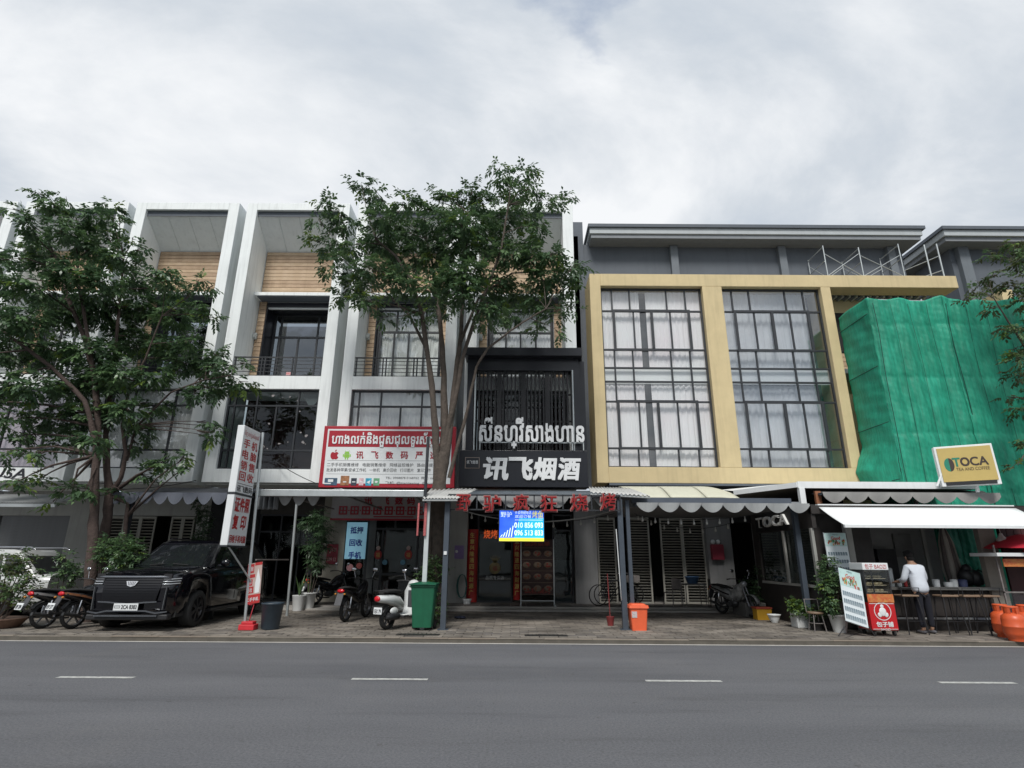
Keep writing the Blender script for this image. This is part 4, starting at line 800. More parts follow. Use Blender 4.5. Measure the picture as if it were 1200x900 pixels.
# string lights and a sagging cable
def bulbs(label, pts, n, seed):
    t = thing('string_lights', label, 'string lights', tuple(pts[0])); A, B = Vector(pts[0]), Vector(pts[1]); sag = pts[2]
    pp = [A.lerp(B, i / 16) - Vector((0, 0, sag * 4 * (i / 16) * (1 - i / 16))) for i in range(17)]; MB().tube(pp, .008, 5).build('wire', blackp, t)
    me = MB().lathe([(.012, 0), (.014, -.05), (.03, -.09), (.028, -.12), (.001, -.14)], n=8).mesh('bulb', M('bulb_glass', (.5, .5, .47), .3, var=.1))
    for k in range(n): f = (k + .5) / n; inst('bulb', me, t, A.lerp(B, f) - Vector((0, 0, sag * 4 * f * (1 - f))))
bulbs('string of clear bulbs hanging under the right scalloped awning', (P(745, 604, 14.6), P(880, 604, 14.6), .1), 9, 1)
bulbs('string of clear bulbs in the shade behind the lit screen', (P(545, 600, 15.5), P(720, 602, 15.5), .25), 11, 2)
bulbs('string of clear bulbs before the louvred doors', (P(740, 600, 16.5), P(860, 612, 16.5), .3), 8, 3)
A, B = P(545, 599, 14.6), P(722, 597, 14.6); b = MB().tube([A.lerp(B, i / 16) - Vector((0, 0, .28 * 4 * (i / 16) * (1 - i / 16))) for i in range(17)], .016, 6); solo(b, 'sagging_cable', M('pale_cable', (.3, .3, .28), .6), 'pale cable sagging between the grey posts behind the lit screen', 'cable', tuple(A))
b = MB().tube([G(731, 730) + Vector((0, 0, .1)), P(728, 700, 13.8), P(725, 660, 13.8), P(722, 620, 13.8)], .012, 5); solo(b, 'white_wire', signw, 'white wire running down the grey post by the orange bin', 'cable', tuple(G(731, 730)))
# cables across the upper facades
for i, (a, c, sg, lab) in enumerate((((322, 540, 17.9), (372, 567, 17.2), .05, 'thin wire from the tall lightbox to the red bordered sign'), ((0, 558, 16.5), (128, 566, 16.5), .12, 'dark wire crossing the white band under the USA lettering'), ((60, 568, 16), (230, 563, 17.8), .2, 'dark wire looping behind the left tree trunks'))):
    A, B = P(*a), P(*c); b = MB().tube([A.lerp(B, j / 12) - Vector((0, 0, sg * 4 * (j / 12) * (1 - j / 12))) for j in range(13)], .012, 5); solo(b, 'wire', blackp, lab, 'wire', tuple(A))
# thin black mast before the red bordered sign
b = MB().tube([P(497, 600, 13.7), P(502, 512, 13.7)], .04, 6); solo(b, 'black_mast', charc, 'black mast standing up before the red bordered sign', 'pole', tuple(P(497, 600, 13.7)))

# ================================================================ scaffold and green net
t = thing('green_net', 'green construction netting wrapped around a scaffold at the right', 'netting', (14, 17, .1))
bl = P(980, 378, 17.92); fl = P(1018, 344, 16.32); Xl = (bl.x + fl.x) / 2; Zt = (bl.z + fl.z) / 2; Yf_, Yk = 16.32, 17.92
netm = bpy.data.materials.new('green_netting'); netm.use_nodes = True; n = netm.node_tree.nodes; l = netm.node_tree.links; bb = n['Principled BSDF']
bb.inputs['Roughness'].default_value = .55; cc = n.new('ShaderNodeTexCoord')
def nn(sc, mpv, det=5):
    mp = n.new('ShaderNodeMapping'); mp.inputs['Scale'].default_value = mpv; l.new(cc.outputs['Object'], mp.inputs[0]); q = n.new('ShaderNodeTexNoise'); q.inputs['Scale'].default_value = sc; q.inputs['Detail'].default_value = det; q.inputs['Roughness'].default_value = .6; l.new(mp.outputs[0], q.inputs['Vector']); return q.outputs['Fac']
rp = n.new('ShaderNodeValToRGB'); e = rp.color_ramp.elements; e[0].position = .3; e[1].position = .7; e[0].color = (.010, .26, .155, 1); e[1].color = (.025, .42, .27, 1); l.new(nn(1.2, (1, 1, .5)), rp.inputs[0])
gr = n.new('ShaderNodeValToRGB'); e = gr.color_ramp.elements; e[0].position = .4; e[1].position = .6; e[0].color = (.72, .72, .72, 1); e[1].color = (1.1, 1.1, 1.1, 1); l.new(nn(14, (1, 1, .12), 2), gr.inputs[0])
mx = n.new('ShaderNodeMix'); mx.data_type = 'RGBA'; mx.blend_type = 'MULTIPLY'; mx.inputs[0].default_value = .6; l.new(rp.outputs[0], mx.inputs[6]); l.new(gr.outputs[0], mx.inputs[7]); l.new(mx.outputs[2], bb.inputs['Base Color'])
bp = n.new('ShaderNodeBump'); bp.inputs['Strength'].default_value = .6; bp.inputs['Distance'].default_value = .03; l.new(nn(9, (1.6, 1, .7), 6), bp.inputs['Height']); l.new(bp.outputs[0], bb.inputs['Normal'])
tl = n.new('ShaderNodeBsdfTranslucent'); l.new(mx.outputs[2], tl.inputs[0]); ad = n.new('ShaderNodeMixShader'); ad.inputs[0].default_value = .12; l.new(bb.outputs[0], ad.inputs[1]); l.new(tl.outputs[0], ad.inputs[2])
tr = n.new('ShaderNodeBsdfTransparent'); md = n.new('ShaderNodeMixShader'); md.inputs[0].default_value = .06; l.new(ad.outputs[0], md.inputs[1]); l.new(tr.outputs[0], md.inputs[2]); l.new(md.outputs[0], n['Material Output'].inputs[0])
b = MB()
def netf(x0, w_, seed, Z1, dY=0):
    rr = random.Random(seed); ph = [rr.uniform(0, 6) for _ in range(8)]
    def fn(u, v):
        x = x0 + w_ * u; z = .3 + (Z1 - .3) * v
        s1 = sin(x * 3.35 + ph[0]); pole = abs(((x - Xl) / 1.75) % 1 - .5) * 2       # taut on the standards, loose between
        y = Yf_ + dY - .09 * (1 - pole ** 3) * (1 + .35 * sin(z * 1.1 + ph[5])) + .03 * sin(x * 9 + .8 * sin(z * .8 + ph[6]) + ph[7]) * (.4 + .6 * sin(z * .35 + ph[3]) ** 2) + .016 * sin(x * 17 + z * .7 + ph[1]) * (.5 + .5 * sin(z * .9 + ph[2])) + .007 * sin(z * 9 + x * 4 + 1.5 * sin(x * 7 + ph[3])) + .004 * sin(z * 31 + x * 17 + ph[4] + 2 * sin(x * 3)) + .006 * sin(x * 38 + z * 2 + sin(z * 5))
        lev = abs((z / 1.75) % 1 - .5) * 2; y += .03 * (lev ** 8)
        zz = z - (.10 * sin(pi * ((x - Xl) / 2.3 % 1)) + .05 * sin(x * 5)) * v ** 6
        return (x, y, zz)
    return fn
net = []
for i, (a, w_, z1, dy) in enumerate(((Xl, 2.38, Zt, 0), (Xl + 2.30, 2.4, Zt - .03, -.05), (Xl + 4.62, 2.5, Zt - .15, .02), (Xl + 7.0, 3.5, Zt - .5, -.04), (Xl + 10.4, 5, Zt - .8, .0))):
    q = MB(); q.grid(int(w_ * 34), 170, netf(a, w_, i, z1, dy)); net.append(q.build('net_sheet', netm, t, solid=.006))
q = MB(); rr = random.Random(2)
def sidef(u, v):
    y = Yk + (Yf_ - Yk) * u; z = .3 + (Zt - .3) * v; bul = .05 * sin(pi * u) + .012 * sin(z * 7 + u * 9) + .006 * sin(z * 19 + u * 5)
    low = .35 * max(0, 1 - abs(z - 4.3) / .8) * (1 - u)
    return (Xl - bul - low, y, z)
q.grid(40, 160, sidef); q.build('net_sheet', netm, t, solid=.006)
q = MB()
for k in range(19):      # stitched seams between the sheets
    x = Xl + .05 + .58 * k; rs2 = .012 if k % 4 == 0 else .006; q.tube([(x + .03 * sin(z * .9 + k), Yf_ - .13 + .02 * sin(z * 2 + k), z) for z in [1 + j * .35 for j in range(28)] if z < Zt - .2], rs2, 5)
for z in [3.9, 5.6, 7.35, 9.1]: q.tube([(Xl - .06, Yk, z), (Xl - .07, Yf_, z + .0)], .014, 5)
q.build('seam', M('net_seam', (.004, .07, .045), .7), t)
sc = thing('scaffold', 'tubular steel scaffold inside the green net', 'scaffold', (14, 17, .1)); b = MB()
for k in range(7):
    x = Xl + .08 + 1.75 * k
    for y in (Yf_ + .12, Yk - .05): MB().tube([(x, y, .1), (x, y, Zt + .02)], .025, 6).build('standard', galv, sc)
for z in [2.1 + 1.75 * k for k in range(5)]:
    for y in (Yf_ + .12, Yk - .05): b.tube([(Xl, y, z), (Xl + 11, y, z)], .022, 5)
b.tube([(Xl, Yf_ + .1, Zt), (Xl + 11, Yf_ + .1, Zt - .3)], .022, 5).tube([(Xl + .05, Yf_, Zt + .01), (Xl + .05, Yk, Zt + .01)], .022, 5); b.build('ledger', galv, sc)
# frames standing on the yellow beam
sc2 = thing('roof_scaffold', 'silver scaffold frames with cross braces standing on top of the yellow beam', 'scaffold', (13, 18.2, 11.33), )
zf = 11.33; ff = []
for (px, ptop) in ((970, 288), (1012, 290), (1060, 286)):
    x = PX(px, 322, 18.1); zt2 = PZ(px - 6, ptop, 18.1); ff.append((x, zt2)); MB().tube([(x, 18.1, zf), (x, 18.1, zt2)], .021, 6).build('standard', galv, sc2)
    MB().tube([(x, 19.15, zf - .2), (x, 19.15, zt2)], .018, 6).build('standard', galv, sc2)
b = MB()
for i, (x, z) in enumerate(ff):
    b.tube([(x, 18.1, z - .05), (x, 19.15, z - .05)], .02, 5).tube([(x, 18.1, z - .6), (x, 19.15, z - .6)], .018, 5)
    if i < 2:
        x2 = ff[i + 1][0]
        for y in (18.12, 19.13): b.tube([(x, y, z - .3), (x2, y, zf + .05)], .014, 5).tube([(x, y, zf + .05), (x2, y, z - .3)], .014, 5)
b.build('brace', galv, sc2)
sc3 = thing('roof_scaffold', 'two silver scaffold uprights standing on the right end of the yellow beam', 'scaffold', (15, 18.2, 11.33)); b = MB()
for px, tp in ((1091, 287), (1106, 286)): x = PX(px, 322, 18.1); MB().tube([(x, 18.1, zf), (x, 18.1, PZ(px, tp, 18.1))], .028, 6).build('standard', galv, sc3)
x = PX(1080, 322, 18.1); b.tube([(x, 18.9, zf), (x, 18.9, zf + .8)], .025, 6).tube([(x, 18.9, zf + .7), (PX(1106, 322, 18.1), 18.1, PZ(1100, 300, 18.1))], .016, 5).tube([(x, 18.9, zf + .2), (PX(1106, 322, 18.1), 18.1, zf + .3)], .016, 5); b.build('brace', galv, sc3)
# ================================================================ the cafe
Yk0 = 14.05
t = thing('cafe', 'dark open fronted cafe with a long counter under the white awning', 'cafe', (10, 14.1, .1)); CF = t
XL = PX(963, 690, Yk0); XR = PX(1166, 690, Yk0); ZT = PZ(1000, 594, Yk0) + .05; ZC = PZ(1100, 688, Yk0)
brn = M('cafe_dark_cladding', (.028, .024, .022), .6, var=.25, scale=5); gw = M('cafe_grey_wall', (.34, .34, .33), .8, var=.1)
fr_ = M('cafe_frame', (.28, .28, .26), .6, var=.1)
# side wall with window towards the left
y0s, y1s = Yk0, 17.6
zs0, zs1 = PZ(960, 686, 14.2), PZ(952, 619, 14.2)
MB().box(XL, XL + .1, y0s, y1s, .1, zs0).box(XL, XL + .1, y0s, y1s, zs1 + .0, ZT).box(XL, XL + .1, y1s - .35, y1s, zs0, zs1).build('side_wall', brn, t)
MB().box(XL - .03, XL + .04, y0s + .05, y0s + .14, zs0 - .05, zs1).box(XL - .03, XL + .04, y0s + .15, y1s - .35, zs0 - .06, zs0).build('side_window_frame', fr_, t)
MB().box(XL - .025, XL + .03, 15.6, 15.68, zs0, zs1).build('window_mullion', fr_, t)
MB().box(XL + .05, XL + .056, y0s + .15, y1s - .36, zs0, zs1).build('pane', gls, t)
MB().box(XL + 1.0, XL + 1.02, y0s + .5, y1s, 1.0, zs1).build('inner_wall', M('cafe_inner', (.42, .42, .40), .8, var=.3, scale=2), t)
# front posts and counter
def col(pa, wpx, mt, nm='column'):
    x = PX(pa, 655, Yk0); w_ = wpx / 660 * 13.5; return MB().box(x - w_ / 2, x + w_ / 2, Yk0, Yk0 + .15, .1, ZT - .02).build(nm, mt, t)
col(1000, 7, fr_); col(1163, 19, M('cafe_column', (.22, .20, .17), .7, var=.1))
MB().box(PX(1041, 690, Yk0), XR + .2, Yk0 - .12, Yk0 + .45, ZC - .06, ZC).build('counter_top', M('counter_dark', (.10, .10, .095), .35), t)
MB().box(PX(1041, 700, Yk0), XR + .2, Yk0 + .1, Yk0 + .25, .1, ZC - .06).build('counter_front', brn, t)
for k in range(13): x = PX(1041, 700, Yk0) + .12 + k * .2; MB().box(x - .008, x + .19 - .008, Yk0 + .08, Yk0 + .099, .42, ZC - .08).build('front_panel', brn, t)
MB().box(PX(1041, 730, Yk0), XR + .2, Yk0 - .02, Yk0 + .0, .36, .40).build('foot_rail', galv, t)
MB().box(XL + .1, PX(1041, 700, Yk0), Yk0 + .25, Yk0 + .3, .1, ZT).build('front_wall', brn, t)
MB().box(XL, 13.0, Yk0 - .05, Yk0 + .1, ZT - .22, ZT - .02).build('header', brn, t)
# interior: back wall, shelf, machine, chalk board
MB().box(PX(995, 650, 16.1), PX(1099, 650, 16.1), 16.05, 16.12, .1, ZT).build('back_wall', gw, t)
MB().box(PX(1011, 655, 16.4), PX(1032, 655, 16.4), 15.7, 16.04, 1.1, 1.95).build('back_cabinet', blackp, t)
MB().box(PX(1040, 655, 16.4), PX(1060, 655, 16.4), 15.98, 16.04, 1.75, 2.35).build('wall_board', M('board_pale', (.22, .22, .21), .7, var=.15), t)
b = MB().box(PX(1095, 700, 15.3), PX(1099, 700, 15.3), 15.3, 15.36, .1, 3.2); b.build('inner_post', fr_, t)
MB().box(XL + .1, 13.5, 14.2, 17.6, ZT - .04, ZT + .02).build('ceiling', dark, t); MB().box(XL + .1, 13.5, 14.3, 17.5, .09, .13).build('floor', tile, t)
MB().box(PX(1172, 650, 14.3), 15.0, 14.2, 14.25, .1, ZT).build('right_wall', M('dark_red_cladding', (.05, .015, .015), .7, var=.2), t)
for k in range(14): x = PX(1172, 650, 14.3) + .18 * k; MB().box(x, x + .165, 14.17, 14.199, 1.9, ZT - .23).build('plank', M('dark_red_cladding'), t)
q = MB()
for (px, w_, h_, m) in ((1046, 6, 20, 0), (1055, 5, 8, 1), (1062, 4, 8, 2), (1112, 10, 5, 1), (1119, 8, 8, 1), (1129, 10, 8, 3), (1098, 8, 8, 1)):
    x = PX(px, 688, 14.3); q = MB(); q.lathe([(w_ * .009, ZC), (w_ * .01, ZC + h_ * .02), (w_ * .006, ZC + h_ * .021)], (x, 14.3, 0), 10)
    nm, lb = {1046: ('steel_jug', 'steel jug left of the man on the cafe counter'), 1055: ('white_cup', 'white cup beside the steel jug on the counter'), 1062: ('red_cup', 'red cup just left of the man on the counter'), 1112: ('white_dish', 'wide low white dish on the counter between the stools'), 1119: ('white_jar', 'white jar between the low dish and the dark blue tub'), 1129: ('blue_tub', 'dark blue tub on the cafe counter beside the black bags'), 1098: ('white_box', 'white tub on the counter just right of the man')}[px]
    solo(q, nm, [galv, signw, redlit, M('navy', (.04, .05, .12), .6)][m], lb, nm.split('_')[1], (x, 14.3, ZC))
q = MB(); rr = random.Random(8)
for k in range(9): q.ball((PX(1142, 675, 14.6) + rr.uniform(-.25, .3), 14.6 + rr.uniform(-.1, .1), ZC + .12 + rr.uniform(0, .28)), rr.uniform(.1, .2), 8)
solo(q, 'black_bags', blackp, 'heap of black bags on the right end of the cafe counter', 'bags', (PX(1142, 675, 14.6), 14.6, ZC))
# folded parasol leaning inside the cafe
b = MB(); A, B = P(1121, 690, 14.9), P(1104, 618, 14.9)
for k in range(9):
    a = k * .7; off = Vector((.11 * cos(a), .1 * sin(a), 0)); b.cm = k % 2; b.tube([A + off * 1.1, A.lerp(B, .35) + off * 1.3, A.lerp(B, .75) + off, B + off * .3], [.05, .075, .06, .03], 7)
solo(b, 'folded_parasol', [M('parasol_cream', (.30, .28, .25), .8), M('parasol_stripe', (.10, .085, .08), .8)], 'folded striped parasol leaning in the cafe opening before the green net', 'parasol', tuple(A))
# stools
def stool(x, y, label, h=.82):
    s = thing('bar_stool', label, 'stool', (x, y, .1), group='bar stools along the cafe counter')
    MB().box(x - .19, x + .19, y - .16, y + .16, .1 + h - .04, .1 + h).build('seat', M('stool_wood', (.22, .15, .10), .5), s, bevel=.015)
    for sx in (-1, 1):
        for sy in (-1, 1): MB().tube([(x + sx * .15, y + sy * .13, .06 + h), (x + sx * .22, y + sy * .2, .1)], .012, 6).build('leg', blackp, s)
    MB().tube([(x - .2, y - .17, .38), (x + .2, y - .17, .38), (x + .2, y + .17, .38), (x - .2, y + .17, .38), (x - .2, y - .17, .38)], .009, 5).build('foot_ring', blackp, s)
    MB().tube([(x - .19, y - .15, .1 + h), (x - .2, y - .17, .25 + h), (x + .2, y - .17, .25 + h), (x + .19, y - .15, .1 + h)], .01, 5).build('back_bar', blackp, s)
    return s
for px, lab in ((1060, 'bar stool left of the man in the white shirt'), (1104, 'bar stool just right of the man in the white shirt'), (1128, 'bar stool second to the right of the man in the white shirt'), (1150, 'rightmost bar stool before the counter, nearest the gas cylinders')):
    p = G(px, 741); stool(p.x, 13.55, lab)
# roof slab of the cafe and its awnings
t = thing('cafe_roof', 'thin white roof slab with brown underside above the cafe', 'roof', (9, 15, 3.6)); wht = M('bright_white_paint', (.78, .80, .80), .5, var=.03, streak=.08)
A, B, C = P(859, 565, 16.6), P(935, 572, 14.7), P(1143, 575, 14.7)
zc = B.z; b = MB(); b.add([(A.x, A.y, zc + .02), (B.x, B.y, zc + .02), (C.x, B.y, zc + .02), (C.x, 17.8, zc + .02), (A.x, 17.8, zc + .02)], [(0, 4, 3, 2, 1)]); b.build('underside', M('roof_brown', (.13, .115, .09), .8, var=.15), t)
def band(p, q, z0, z1): return MB().bar(Vector((p[0], p[1], (z0 + z1) / 2)), Vector((q[0], q[1], (z0 + z1) / 2)), .06, z1 - z0)
za = PZ(935, 565, 14.7); band((A.x, A.y), (B.x, B.y), zc + .02, zc + .15).build('fascia', wht, t); band((B.x, B.y), (C.x, B.y), zc, zc + .17).build('fascia', wht, t); band((C.x, B.y), (C.x, 17.5), zc, zc + .15).build('fascia', wht, t)
b = MB(); b.add([(A.x, A.y, zc + .14), (B.x, B.y, zc + .14), (C.x, B.y, zc + .14), (C.x, 17.8, zc + .30), (A.x, 17.8, zc + .30)], [(0, 1, 2, 3, 4)]); b.build('roof_sheet', wht, t)
x = PX(940, 580, 14.7); MB().box(x - .07, x + .07, 14.66, 14.78, PZ(940, 592, 14.7), zc).build('short_post', wht, t)
q = P(959, 583, 14.62); MB().box(q.x - .07, q.x + .07, 14.6, 14.68, q.z - .16, q.z + .16).build('copper_bracket', M('copper', (.35, .15, .08), .5, .3), t)
awning('brown grey scalloped awning above the big white awning', PX(964, 580, 14.4), PX(1172, 582, 14.4), 14.4, PZ(1060, 577.5, 14.4), 14.9, PZ(1060, 575, 14.9) - .0, 8, .10, .17, M('awning_brown', (.09, .085, .08), .8, var=.1), M('awning_taupe', (.25, .245, .235), .8, var=.06))
t = thing('white_awning', 'bright white retractable awning over the cafe counter', 'awning', (10, 14, 3)); A, B = P(959, 594, 14.02), P(1175, 595, 14.02); Cc, Yfr = P(992, 615, 13.05), 13.05
b = MB(); b.grid(20, 6, lambda u, v: (A.x + (B.x + .3 - A.x) * u, 14.02 + (Yfr - 14.02) * v, A.z + .0 + (Cc.z - A.z) * v - .02 * sin(pi * v) + .006 * sin(u * 40) * sin(pi * v))); b.build('cloth', M('awning_white_cloth', (.82, .84, .83), .6, var=.03), t, solid=.01)
MB().box(A.x, B.x + .3, Yfr - .03, Yfr + .03, Cc.z - .06, Cc.z + .005).build('front_bar', wht, t); MB().box(A.x, B.x + .3, 14.03, 14.15, A.z - .03, A.z + .07).build('cassette', wht, t)
for x in (A.x + .25, B.x - .2): b = MB().tube([(x, 14.0, A.z - .12), (x + .3, 13.5, (A.z + Cc.z) / 2 - .12), (x, Yfr + .03, Cc.z - .04)], .02, 6); b.build('folding_arm', galv, t)
# raised letters on the side fascia
b = MB(); fs_ = lambda u, v, d: (XL - .01 - d, 17.2 - u, v)
z0_, z1_ = PZ(915, 616, 15.8), PZ(915, 604, 15.8); MB().box(XL - .009, XL - .001, 14.9, 17.3, z0_ - .12, z1_ + .1).build('letter_board', dark, CF)
put_text(b, 'TOCA', fs_, .1, 2.0, z0_, z1_, 0, .06, bold=.02); sg = b.build('letters', M('dull_white_letter', (.75, .75, .72), .5), CF)
# lightbox sign on the roof
t = thing('cafe_lightbox', 'tilted gold cafe lightbox sign with a white frame on the cafe roof', 'sign', tuple(P(1130, 570, 14.2))); c0 = P(1133, 545, 14.2); mtx = Matrix.Translation(c0) @ Matrix.Rotation(R(-24), 4, 'Z') @ Matrix.Rotation(R(-1), 4, 'Y')
w2, h2 = .56, .46
MB().box(-w2 - .05, w2 + .05, .0, .2, -h2 - .05, h2 + .05, mtx).build('frame', wht, t, bevel=.01); MB().box(-w2, w2, -.02, -.002, -h2 + .06, h2, mtx).build('face', M('gold_face', (.52, .39, .13), .5, var=.05), t)
MB().box(-w2 + .04, w2 - .04, -.021, -.004, -h2 - .03, -h2 + .055, mtx).build('lower_slot', blackp, t)
fm_ = lambda u, v, d: tuple(mtx @ Vector((u, -.021 - d, v))); b = MB()
put_text(b, 'O', fm_, -.12, .06, -.02, .19, .001, .004, bold=.03); put_text(b, 'CA', fm_, .08, .44, -.02, .19, .001, .004, bold=.02); put_text(b, 'TEA AND COFFEE', fm_, -.24, .44, -.14, -.06, .001, .004); b.build('dark_letters', M('brown_print', (.05, .035, .03), .5), t)
b = MB(); put_text(b, 'T', fm_, -.28, -.13, -.02, .19, .001, .004, bold=.03); b.prism([(-.36 + .11 * cos(a), .03 + .17 * sin(a)) for a in [pi / 2 + pi * j / 12 for j in range(13)]], fm_, .001, .003); b.build('green_print', M('print_green', (.02, .22, .14), .5), t)
b = MB(); b.prism([(-.36 + .10 * cos(a), .03 + .17 * sin(a)) for a in [-pi / 2 + pi * j / 12 for j in range(13)]], fm_, .001, .003); b.build('brown_bean', M('brown_print'), t)
MB().tube([P(1108, 545, 14.4), P(1098, 570, 14.5)], .03, 6).build('strut', wht, t); MB().tube([P(1143, 562, 14.35), P(1146, 577, 14.35)], .045, 6).build('strut', wht, t)
# menu boards and red cart
drinkc = [M('drink_red', (.5, .06, .04), .5), M('drink_orange', (.55, .25, .05), .5), M('drink_green', (.08, .3, .12), .5), M('drink_brown', (.2, .1, .05), .5)]
def menu(name, label, quad, th, seed, rows=3, cols=8):
    """quad = bottom-left, bottom-right, top-left world corners"""
    A, B, C = map(Vector, quad); ux = B - A; uz = C - A; nrm = ux.cross(uz).normalized()
    f = lambda u, v, d: tuple(A + ux * u + uz * v + nrm * d); t = thing(name, label, 'menu board', tuple(A))
    b = MB(); b.prism([(0, 0), (1, 0), (1, 1), (0, 1)], f, -th, 0); b.build('board', M('menu_white', (.62, .68, .70), .5, var=.04), t)
    b = MB(); b.prism([(.02, .66), (.98, .66), (.98, .985), (.02, .985)], f, .001, .003); b.build('tinted_header', M('menu_mint', (.42, .58, .56), .5, var=.15, scale=5), t)
    rr = random.Random(seed)
    for ci in range(4):
        b = MB()
        for k in range(8): u = rr.uniform(.1, .85); v = rr.uniform(.66, .78); r_ = rr.uniform(.03, .06); b.prism([(u, v), (u + r_, v), (u + r_ * 1.15, v + .05), (u - r_ * .15, v + .05)], f, .004 + ci * .001, .007 + ci * .001)
        b.build('drink_picture', drinkc[ci], t)
    b = MB(); put_text(b, 'Good', f, .3, .7, .82, .9, .004, .007, bold=.02); b.build('title', drinkc[0], t); b = MB(); put_text(b, 'MENU', f, .38, .62, .93, .965, .004, .007)
    for r_ in range(rows):
        for c_ in range(cols):
            u = .06 + .89 * c_ / cols; v = .60 - (r_ + 1) * .56 / rows; b.prism([(u + .005, v + .02), (u + .035, v + .02), (u + .045, v + .105), (u, v + .105)], f, .002, .004)
            b.prism([(u + .055, v + .02), (u + .08, v + .02), (u + .08, v + .1), (u + .055, v + .1)], f, .002, .003)
    b.build('menu_rows', M('menu_ink', (.07, .13, .17), .5), t)
    b = MB(); b.prism([(0, .001), (1, .001), (1, .012), (0, .012)], f, .001, .01).prism([(0, .99), (1, .99), (1, .999), (0, .999)], f, .001, .01); b.build('rim', blackp, t); return t
yq = 13.25; p0, p1 = G(985, 740), G(1018, 742)
menu('menu_standee', 'white drinks menu board leaning on its stand left of the red cart', (P(991, 728, 13.2), P(1018, 737, 12.95), P(982, 664, 13.45)), .03, 1, 4, 9)
menu('wall_menu', 'framed drinks menu hung on the cafe front behind the leafy potted plant', (P(973, 672, 13.98), P(999, 672, 13.98), P(965, 624, 13.98)), .03, 2, 3, 8)
xa, xb = PX(962, 650, 14.0), PX(1000, 650, 14.0)
b = MB()
for s_ in (-1, 1): b.tube([P(1004 + s_ * 14, 734, 13.1), G(1004 + s_ * 22, 746)], .012, 5)
b.tube([G(975, 744), G(1030, 745)], .01, 5).tube([G(990, 748), G(1010, 740)], .01, 5); solo(b, 'stand_feet', blackp, 'thin black feet spread under the leaning menu board', 'stand', tuple(G(1004, 744)))
t = thing('red_food_cart', 'tall red food cabinet on castors with white chef emblem and lit bun pictures', 'cart', tuple(G(1038, 745)))
g0, g1 = G(1023, 745), G(1054, 745); yc = 13.1; xa, xb = PX(1022, 735, yc), PX(1053, 735, yc); zA, zB, zC, zD = .22, PZ(1035, 706, yc), PZ(1030, 668, yc), PZ(1028, 663, yc)
MB().box(xa, xb, yc, yc + .5, zA, zB).build('lower_cabinet', M('cart_red', (.50, .015, .02), .4, var=.06), t, bevel=.01)
MB().box(xa + .02, xb - .02, yc + .3, yc + .5, zB, zC).box(xa, xa + .03, yc, yc + .3, zB, zC).box(xb - .03, xb, yc, yc + .3, zB, zC).box((xa + xb) / 2 - .1, (xa + xb) / 2 - .08, yc + .01, yc + .04, zB + .15, zC).build('display_case', blackp, t)
MB().box(xa + .03, xb - .03, yc, yc + .01, zB + .02, zC).build('pane', glw, t); MB().box(xa, xb, yc - .02, yc + .5, zC, zD + .06).build('sign_top', signw, t, bevel=.01)
b = MB(); put_text(b, '包子 BAOZI', front(yc - .02), xa + .05, xb - .05, zC + .02, zD + .04, .001, .005); b.build('top_lettering', redlit, t)
MB().box(xa, xb, yc - .012, yc - .001, zB - .0, zB + .17).build('picture_strip', M('cart_food_strip', (.5, .06, .03), .5, var=.5, scale=14, col2=(.6, .3, .08)), t)
b = MB(); rr = random.Random(3)
for r_ in range(4):
    for c_ in range(5): b.ball((xa + .1 + c_ * (xb - xa - .2) / 4, yc + .22, zB + .25 + r_ * .14), .055, 8, (1.1, 1, .55))
    b.box(xa + .03, xb - .03, yc + .1, yc + .3, zB + .205 + r_ * .14, zB + .215 + r_ * .14)
b.build('steamed_bun', M('bun', (.50, .44, .30), .6, var=.3, scale=9), t)
b = MB(); mx_, mz = (xa + xb) / 2, (zA + zB) / 2 + .1; f3 = front(yc); n = 28
b.loft([[f3(mx_ + r_ * cos(2 * pi * j / n), mz + r_ * sin(2 * pi * j / n), .004) for j in range(n)] for r_ in (.17, .185)], closed=True, caps=False)
b.ball((mx_, yc - .004, mz - .01), .1, 12, (.8, .12, .9)).ball((mx_ - .07, yc - .004, mz - .07), .05, 8, (1, .12, 1)).ball((mx_ + .07, yc - .004, mz - .07), .05, 8, (1, .12, 1)).ball((mx_, yc - .004, mz + .1), .04, 8, (1, .12, 1))
put_text(b, '包子铺', f3, mx_ - .18, mx_ + .18, mz - .31, mz - .21, .002, .006, bold=.03); put_text(b, 'BAOZI', f3, mx_ - .1, mx_ + .1, mz - .38, mz - .34, .002, .006); b.box(xa + .02, xb - .02, yc - .006, yc - .001, zB - .03, zB - .02).box(xa + .02, xb - .02, yc - .006, yc - .001, zA + .02, zA + .028); b.build('white_emblem', signw, t)
for x in (xa + .07, xb - .07):
    for y in (yc + .07, yc + .43): MB().lathe([(.05, -.02), (.05, .02)], (x, y, .152), 12, axis='X').build('castor', rubber, t)
